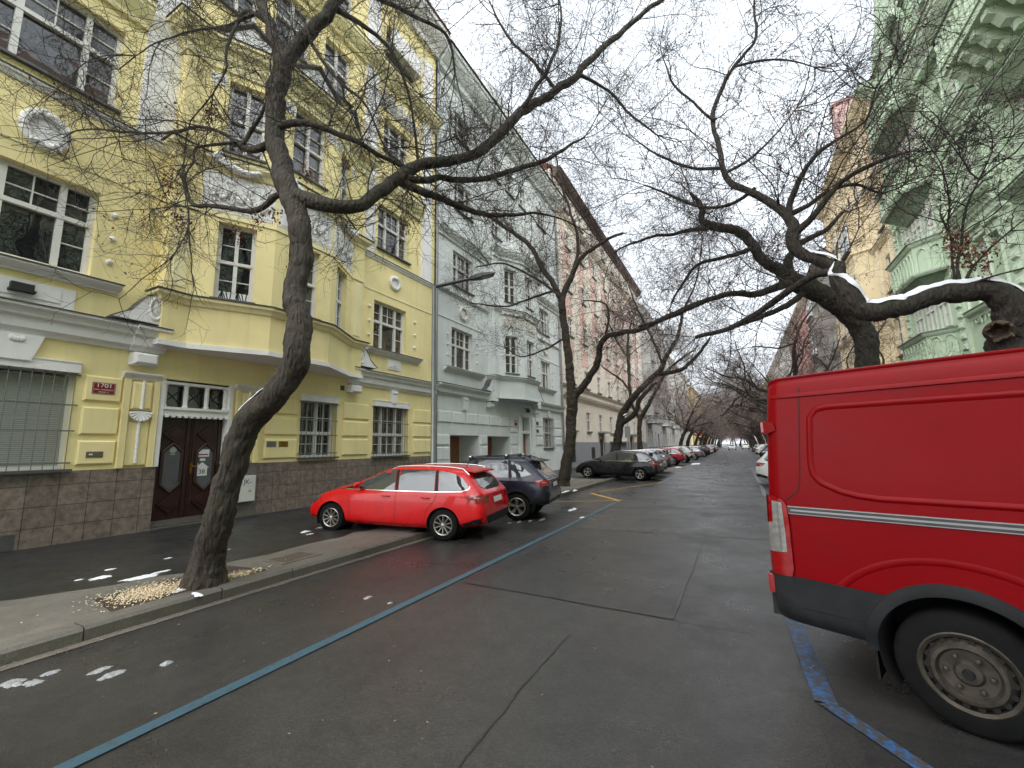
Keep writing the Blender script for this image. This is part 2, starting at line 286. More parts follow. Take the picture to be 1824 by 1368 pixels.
    def build(s, name, m, parent=None, label=None, smooth=None):
        if not s.v: return None
        o = bpy.data.objects.new(name, s.mesh(name, m, smooth)); place(o, parent)
        if label: o['label'] = label
        return o
def struct(o): o['kind'] = 'structure'; return o
def stuff(o, label, cat): o['kind'] = 'stuff'; return tag(o, label, cat)
def mesh_np(name, V, F, m, smooth=False):
    """fast mesh from a vertex array and a quad array"""
    me = bpy.data.meshes.new(name); V = np.asarray(V, np.float32); F = np.asarray(F, np.int32)
    me.vertices.add(len(V)); me.vertices.foreach_set('co', V.ravel()); k = F.shape[1]
    me.loops.add(F.size); me.loops.foreach_set('vertex_index', F.ravel()); me.polygons.add(len(F))
    me.polygons.foreach_set('loop_start', np.arange(0, F.size, k, dtype=np.int32))
    if smooth: me.polygons.foreach_set('use_smooth', np.ones(len(F), bool))
    me.update(calc_edges=True); me.validate(); me.materials.append(m); return me
def text(name, body, size, T, m, parent, ext=.002, align='CENTER', sx=1.0):
    """raised lettering lying in a plane: T = (origin, right, up) vectors"""
    c = bpy.data.curves.new(name, 'FONT'); c.body = body; c.size = size; c.extrude = ext; c.align_x = align; c.align_y = 'CENTER'
    tmp = bpy.data.objects.new('lettering', c); dg = bpy.context.evaluated_depsgraph_get
    COL.objects.link(tmp); me = bpy.data.meshes.new_from_object(tmp.evaluated_get(dg())); bpy.data.objects.remove(tmp)
    o0, r, u = (Vector(q) for q in T); nrm = r.cross(u)
    for v in me.vertices: v.co = o0 + r * v.co.x * sx + u * v.co.y + nrm * v.co.z
    me.materials.clear(); me.materials.append(m)
    return place(bpy.data.objects.new(name, me), parent)

# ------------------------------------------------------------------ facade helpers: local (u along the wall, d out of the wall, z up)
class Frame:
    def __init__(s, p0, p1, side):
        s.p0 = Vector((p0[0], p0[1])); s.e = (Vector((p1[0], p1[1])) - s.p0); s.len = s.e.length; s.e.normalize(); s.n = Vector((s.e.y, -s.e.x)) * side
    def __call__(s, u, d, z): q = s.p0 + s.e * u + s.n * d; return (q.x, q.y, z)
def rect_wall(mb, u0, u1, z0, z1, holes, dep, d=0.0):
    """wall sheet with rectangular openings and reveals of depth dep"""
    us = sorted({u0, u1} | {h[0] for h in holes} | {h[1] for h in holes}); zs = sorted({z0, z1} | {h[2] for h in holes} | {h[3] for h in holes})
    us = [u for u in us if u0 - 1e-6 <= u <= u1 + 1e-6]; zs = [z for z in zs if z0 - 1e-6 <= z <= z1 + 1e-6]
    for i in range(len(us) - 1):
        for j in range(len(zs) - 1):
            a, b, c, e = us[i], us[i + 1], zs[j], zs[j + 1]; mu, mz = (a + b) / 2, (c + e) / 2
            if any(h[0] < mu < h[1] and h[2] < mz < h[3] for h in holes): continue
            mb.add([(a, d, c), (b, d, c), (b, d, e), (a, d, e)], [(0, 1, 2, 3)])
    for h in holes:
        a, b, c, e = h[:4]
        mb.add([(a, d, c), (b, d, c), (b, d, e), (a, d, e), (a, d - dep, c), (b, d - dep, c), (b, d - dep, e), (a, d - dep, e)], [f for k, f in (('b', (0, 1, 5, 4)), ('r', (1, 2, 6, 5)), ('t', (2, 3, 7, 6)), ('l', (3, 0, 4, 7))) if k not in (h[4] if len(h) > 4 else '')])
def mold(mb, pts, prof, side, closed_ends=True):
    """moulding: plan polyline pts (x, y), profile [(d, z)] swept along it with mitred corners"""
    P = [Vector(p) for p in pts]; n = len(P); vs = []
    for i in range(n):
        def nor(a, b): e = (b - a).normalized(); return Vector((e.y, -e.x)) * side
        if i == 0: m = nor(P[0], P[1])
        elif i == n - 1: m = nor(P[-2], P[-1])
        else:
            a, b = nor(P[i - 1], P[i]), nor(P[i], P[i + 1]); m = (a + b) / max(.3, 1 + a.dot(b))
        vs += [(P[i].x + m.x * d, P[i].y + m.y * d, z) for d, z in prof]
    k = len(prof); fs = [(i * k + j, i * k + (j + 1) % k, (i + 1) * k + (j + 1) % k, (i + 1) * k + j) for i in range(n - 1) for j in range(k)]
    if closed_ends: fs += [tuple(range(k))[::-1], tuple((n - 1) * k + j for j in range(k))]
    mb.v, mb.f, kk = mb.v + vs, mb.f, len(mb.v); mb.f.extend([tuple(i + kk for i in f) for f in fs]); return mb
def cornice(z0, z1, d, d0=0.0):
    h = z1 - z0; return [(-.05, z0), (d0 + .25 * d, z0), (d0 + .3 * d, z0 + .2 * h), (d0 + .55 * d, z0 + .35 * h), (d0 + .85 * d, z0 + .6 * h), (d0 + .9 * d, z0 + .75 * h), (d0 + d, z0 + .78 * h), (d0 + d, z1), (-.05, z1)]
def slab(z0, z1, d): return [(-.05, z0), (d, z0), (d, z1), (-.05, z1)]
def window(fr, u0, u1, z0, z1, parent, cols=(.5,), transom=.55, bars_top=(1, 1), bars_bot=(0, 1), dep=.2, sill=.12, glass=None, wood=None, sillmat=None, name='window', grille=False, fw=.07, label=None, thin=.022):
    """casement window set back in its opening. cols: mullion positions 0..1; bars: (vertical, horizontal) glazing bars in each light"""
    wood = wood or M_WIN; W = MB(fr); d1 = -dep + .055; d0 = -dep - .03; w = u1 - u0; h = z1 - z0; mw = fw * .72
    W.box(u0, u0 + fw, d0, d1, z0, z1); W.box(u1 - fw, u1, d0, d1, z0, z1); W.box(u0 + fw, u1 - fw, d0, d1, z0, z0 + fw); W.box(u0 + fw, u1 - fw, d0, d1, z1 - fw, z1)
    zt = z0 + h * transom if transom else None; edges = [u0 + fw] + [u0 + w * c for c in cols] + [u1 - fw]
    for c in cols: W.box(u0 + w * c - mw, u0 + w * c + mw, d0, d1 + .012, z0 + fw, z1 - fw)
    if zt: W.box(u0 + fw, u1 - fw, d0, d1 + .025, zt - mw * .9, zt + mw * .9)
    for i in range(len(edges) - 1):
        a, b = edges[i], edges[i + 1]
        for (za, zb, br) in (((zt, z1 - fw, bars_top), (z0 + fw, zt, bars_bot)) if zt else ((z0 + fw, z1 - fw, bars_bot),)):
            nv = br[0] if not hasattr(br[0], '__len__') else br[0][i]; nh = br[1] if not hasattr(br[1], '__len__') else br[1][i]
            W.box(a, a + .03, d0, d1 - .02, za, zb); W.box(b - .03, b, d0, d1 - .02, za, zb)
            for k in range(nv): x = a + (b - a) * (k + 1) / (nv + 1); W.box(x - thin / 2, x + thin / 2, d0, d1 - .028, za, zb)
            for k in range(nh): z = za + (zb - za) * (k + 1) / (nh + 1); W.box(a, b, d0, d1 - .03, z - thin / 2, z + thin / 2)
    o = W.build(name, wood, parent, label)
    MB(fr).box(u0 + .01, u1 - .01, -dep - .06, -dep - .012, z0 + .01, z1 - .01).build('pane', glass or M_GLASS, o)
    if sill: MB(fr).box(u0 - .06, u1 + .06, -dep + .05, sill, z0 - .05, z0 + .003).build('sill', sillmat or M_FLASH, o)
    if grille:
        g = MB(fr); nb = max(3, int(w / .15))
        for k in range(nb + 1): x = u0 + .03 + (w - .06) * k / nb; g.tube([(x, .05, z0 - .02), (x, .05, z1 + .02)], .008, 5)
        for z in (z0 + .12, z0 + h * .38, z0 + h * .64, z1 - .1): g.box(u0 - .05, u1 + .05, .038, .05, z - .014, z + .014)
        for z in (z0 + .12, z1 - .1):
            for x in (u0 - .05, u1 + .03): g.box(x, x + .02, -.02, .04, z - .014, z + .014)
        g.build('grille', M_GRILLE, o)
    return o

# ------------------------------------------------------------------ ground, road, pavements
XL, XR, KL, KR = -11.6, 8.6, -5.45, 2.75
def sheet(name, pts, z, m): return struct(MB().add([(x, y, z if not hasattr(z, '__call__') else z(x, y)) for x, y in pts], [tuple(range(len(pts)))]).build(name, m))
sheet('ground', [(-900, -400), (900, -400), (900, 1400), (-900, 1400)], -.03, M_ROAD3)
sheet('road', [(KL, -14), (KR, -14), (KR, 420), (KL, 420)], 0, M_ROAD)
sheet('road_surface', [(-3.28, -14), (.3, -14), (.3, 13.2), (-3.28, 13.2)], .004, M_ROAD2)
sheet('road_patch', [(-3.25, 4.78), (-.7, 4.63), (-.67, 8.9), (-3.2, 8.76)], .008, M_ROAD)
sheet('road_patch', [(-3.25, 14.2), (.5, 13.3), (.55, 19.5), (-3.2, 20.2)], .004, M_ROAD2)
sheet('road_patch', [(-1.0, 25.0), (.7, 24.8), (.7, 30.0), (-1.0, 30.0)], .004, M_ROAD3)
sheet('road_patch', [(-3.0, 33.0), (-.3, 33.0), (-.3, 44.0), (-3.0, 44.0)], .004, M_ROAD2)
sheet('road_patch', [(.46, -14), (KR, -14), (KR, 3.4), (.46, 3.5)], .0041, M_ROAD3)
def wavy(name, p0, p1, w, z, m, n=40, amp=.02, seed=1):
    rnd = random.Random(seed); P0, P1 = Vector(p0), Vector(p1); d = (P1 - P0); nn = Vector((d.y, -d.x)).normalized(); off = 0; A, B = [], []
    for i in range(n + 1):
        off = off * .8 + rnd.uniform(-amp, amp); c = P0 + d * (i / n) + nn * off; ww = w * rnd.uniform(.6, 1.3) / 2
        A.append((c.x + nn.x * ww, c.y + nn.y * ww, z)); B.append((c.x - nn.x * ww, c.y - nn.y * ww, z))
    return struct(MB().add(A + B, [(i, i + 1, n + 2 + i, n + 1 + i) for i in range(n)]).build(name, m))
M_TAR = mat('road_tar', (.026, .026, .026), rough=.4); M_SEAL = mat('pale_joint', (.07, .066, .06), rough=.6, var=.3, vscale=20)
wavy('road_crack', (-3.25, 4.78), (.0, 4.6), .01, .012, M_TAR, amp=.01, seed=2); wavy('road_crack', (-.67, 8.9), (-.7, 4.63), .018, .012, M_SEAL, amp=.006, seed=3)
wavy('road_crack', (-1.5, 3.9), (-1.46, 1.9), .009, .012, M_TAR, amp=.009, seed=4); wavy('road_crack', (-3.2, 8.74), (.35, 8.92), .03, .012, M_TAR, seed=5)
wavy('road_crack', (-3.2, 12.0), (.4, 13.0), .05, .012, M_TAR, seed=6); wavy('road_crack', (-1.1, 20.0), (-1.1, 13.6), .05, .012, M_TAR, seed=7)
def line(name, pts, w, m, z=.0085):
    mb = MB()
    for (a, b) in zip(pts[:-1], pts[1:]):
        A, B = Vector(a), Vector(b); n = max(1, int((B - A).length / .5)); d = (B - A).normalized(); q = Vector((d.y, -d.x)) * w / 2
        mb.add([(A.x + q.x, A.y + q.y, z), (B.x + q.x, B.y + q.y, z), (B.x - q.x, B.y - q.y, z), (A.x - q.x, A.y - q.y, z)], [(0, 1, 2, 3)])
    return struct(mb.build(name, m))
line('road_marking', [(-3.44, -8), (-3.34, 13.45)], .105, M_BLUE)
line('road_marking', [(-3.2, 19.5), (-3.0, 40)], .12, M_WLINE); line('road_marking', [(-2.95, 47), (-2.8, 75)], .12, M_WLINE)
line('road_marking', [(.31, 5.3), (.36, 3.62)], .13, M_BLUE2, .0125); line('road_marking', [(.36, 3.62), (.74, 3.1), (1.5, 2.2)], .1, M_BLUE2, .0126); line('road_marking', [(.62, 16), (.66, 34)], .12, M_WLINE)
line('road_marking', [(-5.3, 12.55), (-3.3, 13.5)], .07, M_YLINE, .009); line('road_marking', [(-4.8, 15.2), (-3.33, 13.42)], .13, M_YLINE, .0093); line('road_marking', [(-4.7, 15.8), (-3.2, 20.4)], .07, M_YLINE, .0096)
line('road_marking', [(-4.4, 31), (-3.1, 37)], .08, M_YLINE, .009)
# pavements: gentle fall of the left one towards the house wall
def zp(x, y): return .115 if x > -7.2 else .115 - .08 * (-7.2 - x) / 4.4
def pave(name, x0, x1, y0, y1, m, dz=0.0):
    n = max(1, int((x1 - x0) / .8)); mb = MB()
    for i in range(n):
        a, b = x0 + (x1 - x0) * i / n, x0 + (x1 - x0) * (i + 1) / n
        mb.add([(a, y0, zp(a, 0) + dz), (b, y0, zp(b, 0) + dz), (b, y1, zp(b, 0) + dz), (a, y1, zp(a, 0) + dz)], [(0, 1, 2, 3)])
    return struct(mb.build(name, m))
pave('pavement', XL - .3, KL - .24, -14, 7.0, M_PAVE); pave('pavement', XL - .3, KL - .24, 12.4, 420, M_PAVE)
struct(MB().add([(XL - .3, 7, .035), (-7.2, 7, .115), (KL, 7, .03), (KL, 12.4, .03), (-7.2, 12.4, .115), (XL - .3, 12.4, .035)], [(0, 1, 4, 5), (1, 2, 3, 4)]).build('driveway', M_PAVE))
# worn concrete strip beside the kerb, its inner edge broken away
rnd = random.Random(5); e = []
for i in range(60):
    y = -14 + i * (20.9 / 59); base = -6.62 - (.85 if y < 1.9 else (.55 * max(0, (3.4 - y) / 1.5) if y < 3.4 else 0)); e.append((base + rnd.uniform(-.1, .1), y))
mb = MB(); mb.add([(x, y, .119) for x, y in e] + [(KL - .24, y, .119) for x, y in e], [(i, i + 1, 61 + i, 60 + i) for i in range(59)]); struct(mb.build('pavement_strip', M_CONC))
sheet('gutter', [(KL, -14), (KL + .1, -14), (KL + .13, 7), (KL, 7)], .006, M_GUT)
k = MB(); rnd = random.Random(8); y = -14.0
while y < 6.4:
    l_ = min(rnd.uniform(.85, 1.25), 6.5 - y); j = rnd.uniform(-.012, .012); h = .128 + rnd.uniform(-.008, .006)
    a, b = KL - .25, KL + j; y0, y1 = y + .006, y + l_ - .006
    k.add([(a, y0, -.02), (b, y0, -.02), (b, y0, h - .03), (b - .028, y0, h), (a, y0, h), (a, y1, -.02), (b, y1, -.02), (b, y1, h - .03), (b - .028, y1, h), (a, y1, h)], [(0, 1, 2, 3, 4), (9, 8, 7, 6, 5), (1, 6, 7, 2), (2, 7, 8, 3), (3, 8, 9, 4)]); y += l_
k.add([(KL - .25, 6.5, -.02), (KL, 6.5, -.02), (KL, 6.5, .125), (KL - .25, 6.5, .125), (KL - .25, 7.3, -.02), (KL, 7.3, -.02), (KL, 7.3, .032), (KL - .25, 7.3, .034)], [(0, 1, 2, 3), (1, 5, 6, 2), (3, 2, 6, 7), (4, 7, 6, 5)])
struct(k.build('kerb', M_KERB))
k = MB(); y = 12.4
while y < 200:
    k.box(KL - .25, KL + rnd.uniform(-.01, .01), y + .008, y + 1.0, -.02, .118); y += 1.0
struct(k.build('kerb', M_KERB))
k = MB(); y = -14
while y < 200:
    k.box(KR, KR + .3, y + .008, y + 1.0, -.02, .125); y += 1.0
struct(k.build('kerb', M_KERB)); sheet('pavement', [(KR + .3, -14), (XR + .3, -14), (XR + .3, 420), (KR + .3, 420)], .115, M_PAVE)
# cobbles round the second tree
cb = MB(); rnd = random.Random(3)
for i in range(15):
    for j in range(62):
        x = KL - .252 - (i + .5) * .125; y = 12.5 + j * .125 + (.06 if i % 2 else 0); s = .055 + rnd.uniform(-.006, .004); h = .135 + rnd.uniform(-.008, .008)
        cb.add([(x - s, y - s, .1), (x + s, y - s, .1), (x + s, y + s, .1), (x - s, y + s, .1), (x - s * .75, y - s * .75, h), (x + s * .75, y - s * .75, h), (x + s * .75, y + s * .75, h), (x - s * .75, y + s * .75, h)], [(4, 5, 6, 7), (0, 1, 5, 4), (1, 2, 6, 5), (2, 3, 7, 6), (3, 0, 4, 7)])
struct(cb.build('cobbles', mat('granite_setts', lin(126, 120, 110), rough=.6, var=.35, vscale=14, bump=.3)))
# tree pit, chips, manhole, litter, snow
sheet('tree_pit', [(-6.42, 2.3), (-5.7, 2.2), (-5.7, 3.85), (-6.5, 3.75)], .122, M_SOIL)
ch = MB(); rnd = random.Random(11)
for i in range(5200):
    a = rnd.random()
    if a < .72: x, y = rnd.gauss(-6.08, .15), rnd.gauss(2.68, .17)
    elif a < .92: x, y = rnd.gauss(-5.82, .07), rnd.gauss(3.5, .14)
    else: x, y = rnd.gauss(-6.1, .2), rnd.gauss(2.9, .4)
    if x > -5.7: continue
    z = .124 + rnd.random() * .022; an = rnd.random() * 6.28; l_, w, t = rnd.uniform(.004, .012), rnd.uniform(.0025, .006), rnd.uniform(-.005, .005); c, s = math.cos(an), math.sin(an)
    ch.add([(x + c * l_ - s * w, y + s * l_ + c * w, z + t), (x - c * l_ - s * w, y - s * l_ + c * w, z - t), (x - c * l_ + s * w, y - s * l_ - c * w, z - t + .003), (x + c * l_ + s * w, y + s * l_ - c * w, z + t + .003)], [(0, 1, 2, 3)])
stuff(ch.build('wood_chips', M_CHIP), 'pale wood chips scattered over the soil round the nearest tree', 'wood chips')
mh = thing('manhole_cover', (-6.02, 4.4, .12), 'rectangular rusty cover set in the concrete strip beyond the nearest tree', 'manhole cover')
MB().box(-6.22, -5.84, 4.16, 4.68, .119, .127).build('cover', mat('rusty_iron', lin(82, 70, 60), rough=.7, var=.3, vscale=15, bump=.5), mh)
f = MB(); f.box(-6.28, -6.22, 4.1, 4.74, .119, .1285); f.box(-5.84, -5.78, 4.1, 4.74, .119, .1285); f.box(-6.22, -5.84, 4.1, 4.16, .119, .1285); f.box(-6.22, -5.84, 4.68, 4.74, .119, .1285); f.build('frame', M_KERB, mh)
def blob(mb, c, rx, ry, h, z, seed, n=44, rings=6):
    V = [(c[0], c[1], z + h)]; ph = seed * 17.3
    for r in range(1, rings + 1):
        f = r / rings
        for i in range(n):
            a = 2 * math.pi * i / n; w = 1 + .45 * noise.noise((math.cos(a) * 1.6 + ph, math.sin(a) * 1.6, ph)) + .3 * noise.noise((math.cos(a) * 4 + ph, math.sin(a) * 4, 3)) + .16 * noise.noise((math.cos(a) * 11 + ph, math.sin(a) * 11, 5))
            x, y = c[0] + rx * f * w * math.cos(a), c[1] + ry * f * w * math.sin(a)
            V.append((x, y, z + h * (1 - f ** 2) * (.75 + .6 * noise.noise((x * 9, y * 9, ph))) - .004 * (f > .99)))
    F = [(0, 1 + i, 1 + (i + 1) % n) for i in range(n)] + [(1 + r * n + i, 1 + (r + 1) * n + i, 1 + (r + 1) * n + (i + 1) % n, 1 + r * n + (i + 1) % n) for r in range(rings - 1) for i in range(n)]
    mb.add(V, F)
M_SLUSH = mat('grey_slush', (.34, .345, .35), rough=.45, var=.4, vscale=40, bump=.5, bscale=60)
sn, sl = MB(), MB()
for i, (px, py, rx, ry, z, h) in enumerate([(285, 1018, .08, .14, .1, .022), (255, 1027, .12, .25, .1, .035), (225, 1033, .1, .17, .1, .02), (185, 1026, .12, .15, .1, .02), (168, 1031, .05, .08, .1, .015), (140, 1031, .04, .06, .1, .012), (196, 1012, .05, .07, .1, .012), (22, 1215, .09, .06, .0, .012), (58, 1214, .07, .05, 0, .008), (90, 1197, .04, .05, 0, .012), (178, 1192, .04, .07, 0, .008), (200, 1200, .05, .08, 0, .008), (296, 1181, .035, .04, 0, .025), (350, 1056, .1, .045, .12, .025), (318, 1050, .05, .07, .12, .04), (328, 1040, .03, .05, .12, .03), (545, 946, .05, .12, .1, .03), (553, 950, .06, .1, .1, .02), (573, 938, .05, .15, .1, .02), (300, 992, .03, .06, .1, .01), (408, 977, .03, .05, .1, .01), (695, 1073, .02, .03, 0, .006), (655, 1063, .03, .06, 0, .005), (925, 929, .03, .1, 0, .012), (945, 927, .03, .1, 0, .012), (965, 925, .05, .15, 0, .012), (908, 931, .03, .07, 0, .01), (1020, 907, .08, .25, 0, .012), (1038, 921, .05, .12, 0, .01), (985, 871, .06, .3, .12, .04), (1008, 875, .05, .35, .12, .04), (1024, 873, .05, .2, .12, .04), (1016, 853, .08, .25, .12, .03), (1240, 826, .35, 1.2, 0, .03), (1208, 832, .2, .6, 0, .02)]):
    p = at(px, py, Z=z + .02 if z else .01); blob(sl if (not z and px < 1000) else sn, (p.x, p.y), rx, ry, h, z + .002 if z else .006, i)
stuff(sn.build('snow', M_SNOW, smooth=180), 'thawing patches of snow lying on the left pavement', 'snow'); stuff(sl.build('slush', M_SLUSH, smooth=180), 'small grey scraps of slush on the wet road', 'slush')
lt = MB(); rnd = random.Random(21)
for i in range(900):
    if i < 420: x, y = KL + .02 + abs(rnd.gauss(0, .09)), rnd.uniform(-1, 7)
    else: x, y = rnd.uniform(-5.2, 2), rnd.uniform(.8, 16)
    s, a = rnd.uniform(.004, .014), rnd.random() * 6.28; c, q = math.cos(a) * s, math.sin(a) * s
    lt.add([(x + c, y + q, .014), (x - q * .5, y + c * .5, .016), (x - c, y - q, .014), (x + q * .5, y - c * .5, .018)], [(0, 1, 2, 3)])
stuff(lt.build('litter', mat('leaf_litter', lin(150, 136, 112), rough=.8, var=.5, vscale=5)), 'leaf crumbs and grit scattered along the gutter and road', 'litter')

# ------------------------------------------------------------------ yellow house
FL = Frame((XL, 0), (XL, 1), 1)
def stud_row(T, u, zs, parent, m, r=.06):
    for z in zs: MB(T).ball((u, .02, z), (r, .055, r * .95), 10).build('stud_ornament', m, parent, smooth=60)
def wreath(T, u, z, R, parent, m, sx=1.0):
    mb = MB(T); mb.torus((u, .03, z), R, R * .26, 'y', 40, 8, sx, 1, .18); mb.ball((u, .0, z), (R * .8 * sx, .03, R * .8), 16)
    rnd = random.Random(int(z * 100))
    for i in range(60):
        a = i / 60 * 6.283 + rnd.uniform(-.05, .05); q = R + rnd.uniform(-.22, .22) * R; mb.ball((u + q * math.cos(a) * sx, .05 + rnd.uniform(0, R * .2), z + q * math.sin(a)), (R * .09, R * .09, R * .13), 6)
    return mb.build('wreath_ornament', m, parent, smooth=80)
def garland(T, u0, u1, z0, z1, parent, m, seed=1, n=3, name='garland_relief'):
    """moulded swags: leaves and fruit hung in loops, with heavier clusters at the hooks"""
    mb = MB(T); rnd = random.Random(seed); w = (u1 - u0) / n; h = z1 - z0
    for k in range(n):
        for i in range(26):
            t = i / 25; u = u0 + (k + t) * w; z = z1 - h * (.2 + .5 * math.sin(math.pi * t)); r = .02 + .03 * math.sin(math.pi * t)
            for q in range(3): mb.ball((u + rnd.uniform(-.03, .03), .02 + rnd.uniform(0, .03), z + rnd.uniform(-.04, .04)), (r * rnd.uniform(.5, 1), .03, r * rnd.uniform(.5, 1.1)), 6)
    for k in range(n + 1):
        for i in range(24): t = i / 24; mb.ball((u0 + k * w + rnd.gauss(0, .05) * (1 - .6 * t), .025 + rnd.uniform(0, .03), z1 - h * (.08 + .82 * t)), (rnd.uniform(.02, .05), .035, rnd.uniform(.02, .06)), 6)
    return mb.build(name, m, parent, smooth=80)
def rustic(T, rows, parent, m, name='rusticated_block', d=.055, d0=0.0):
    for (u0, u1, z0, z1) in rows: MB(T).chamf(u0, u1, d0 - .02, d0 + d, z0, z1, .03).build(name, m, parent)
def key_stone(T, u, z0, z1, parent, m, w0=.34, w1=.2):
    mb = MB(T); mb.prism([(u - w1 / 2, z0), (u + w1 / 2, z0), (u + w0 / 2, z1), (u - w0 / 2, z1)], -.02, .14)
    for i in range(5): a = (i - 2) * .4; mb.ball((u + .1 * math.sin(a), .14, z1 - .06 - .05 * math.cos(a)), (.035, .04, .06), 6)
    mb.build('keystone', m, parent, smooth=50)
def volute(T, u, s, z, parent, m, flash):
    """scrolled ear sitting on the cornice against the bay; s = direction away from the bay"""
    pts = [(0, 0), (.95, 0), (.8, .1), (.62, .22), (.5, .42), (.38, .58), (.2, .66), (0, .66)]
    mb = MB(T); mb.prism([(u + s * a, z + b) for a, b in pts], -.02, .34); o = mb.build('volute', m, parent)
    q = MB(T); top = pts[1:]
    for (a, b) in zip(top[:-1], top[1:]): q.add([(u + s * a[0], -.02, z + a[1] + .004), (u + s * b[0], -.02, z + b[1] + .004), (u + s * b[0], .36, z + b[1] + .02), (u + s * a[0], .36, z + a[1] + .02)], [(0, 1, 2, 3)])
    q.build('flashing', flash, o)
    q = MB(T); q.torus((u + s * .2, .345, z + .34), .15, .03, 'y', 20, 6, .75, 1.6); q.ball((u + s * .2, .34, z + .34), (.07, .04, .17), 10); q.build('oval_shield', m, o, smooth=60)

BAYZ = 7.53
def bay_plan(yc, s=1.0): return [(XL, yc - 2.9), (XL + .4, yc - 2.9), (XL + .4, yc - 2.38), (XL + 1.2, yc - .9), (XL + 1.2, yc + .9), (XL + .4, yc + 2.38), (XL + .4, yc + 2.9), (XL, yc + 2.9)]
def bay_segments(plan): return [Frame(a, b, 1) for a, b in zip(plan[:-1], plan[1:])]
def bay_level(plan, z0, z1, holes, parent, m, name, dep=.2):
    mb = MB()
    for i, fr in enumerate(bay_segments(plan)):
        sub = MB(fr); rect_wall(sub, 0, fr.len, z0, z1, [h for (k, h) in holes if k == i], dep); mb.v, k0 = mb.v + sub.v, len(mb.v); mb.f += [tuple(q + k0 for q in f) for f in sub.f]
    for z in (z0, z1): k0 = len(mb.v); mb.v += [(x, y, z) for x, y in plan]; mb.f.append(tuple(range(k0, k0 + len(plan))))
    return mb.build(name, m, parent)
def scale_plan(plan, g):
    P = [Vector(p) for p in plan]; out = []
    for i in range(len(P)):
        a = (P[i] - P[i - 1]).normalized() if i else None; b = (P[i + 1] - P[i]).normalized() if i < len(P) - 1 else None
        na = Vector((a.y, -a.x)) if a else None; nb = Vector((b.y, -b.x)) if b else None; n = na if nb is None else (nb if na is None else (na + nb) / max(.3, 1 + na.dot(nb))); out.append((P[i].x + n.x * g, P[i].y + n.y * g))
    return out

yh = thing('yellow_house', (XL, 7.2, 0), 'yellow stucco town house with white reliefs, an angled bay window and brown tiled base', 'house')
Y0, Y1 = -2.5, 14.92; EZ = 21.6
GF = [(1.35, 3.5, 1.43, 3.37), (4.97, 6.43, .02, 3.36), (8.52, 9.82, 1.5, 3.27), (11.44, 13.25, 1.46, 3.34)]
F1 = [(1.2, 3.5, 5.36, 7.2), (11.34, 13.1, 5.43, 7.26)]
F2 = [(1.25, 3.58, 9.22, 11.2), (11.42, 13.2, 9.36, 11.2)]
F3 = [(1.4, 3.5, 13.6, 15.1), (5.3, 6.45, 14.0, 15.9), (6.95, 8.2, 14.3, 16.3), (8.75, 9.9, 14.2, 16.1), (11.6, 13.1, 13.6, 15.05)]
F4 = [(1.4, 3.5, 17.7, 19.2), (5.3, 6.45, 17.7, 19.4), (6.95, 8.2, 17.7, 19.4), (8.75, 9.9, 17.7, 19.4), (11.6, 13.1, 17.9, 19.4)]
w = MB(FL); rect_wall(w, Y0, Y1, 1.4, EZ, F1 + F2 + F3 + F4 + [(a, b, max(c, 1.4), d, 'b' if c < 1.4 else '') for a, b, c, d in GF], .24); w.box(Y0, Y1, -9, -.3, 0, EZ); w.build('wall', M_YEL, yh)
w = MB(FL); rect_wall(w, Y0, Y1, -.05, 1.4, [(4.97, 6.43, -.06, 1.41, 't')], .3, .03)
for a, b in ((Y0, 4.97), (6.43, Y1)): w.add([(a, .03, 1.4), (b, .03, 1.4), (b, -.02, 1.4), (a, -.02, 1.4)], [(0, 1, 2, 3)])
w.build('stone_base', M_TILE, yh)
MB(FL).box(6.44, 7.28, .02, .038, 0.0, 1.41).build('plain_base_panel', M_CONC, yh)
wgf = [window(FL, *GF[2], yh, cols=(.5,), transom=.42, bars_top=(1, 1), bars_bot=(1, 1), sill=.14, grille=True), window(FL, *GF[3], yh, cols=(.29, .71), transom=.42, bars_top=((0, 1, 0), 1), bars_bot=((0, 1, 0), 1), sill=.14, grille=True)]
ws = window(FL, *GF[0], yh, cols=(.5,), transom=None, sill=.14, grille=True, label='ground floor window covered by a pale slatted blind')
q = MB(FL)
for i in range(46): z = 1.5 + i * .038; q.box(1.42, 3.43, -.2, -.165 + .012, z, z + .031)
q.build('slatted_blind', M_BLIND, ws)
for u0, u1, z in ((8.5, 9.84, 3.34), (11.42, 13.28, 3.4), (1.3, 3.52, 3.44)):
    mb = MB(FL); mb.box(u0, u1, -.05, .1, z - .13, z + .08); mb.box(u0 - .02, u1 + .02, .0, .115, z + .06, z + .085); mb.build('blind_box', M_WHT, yh)
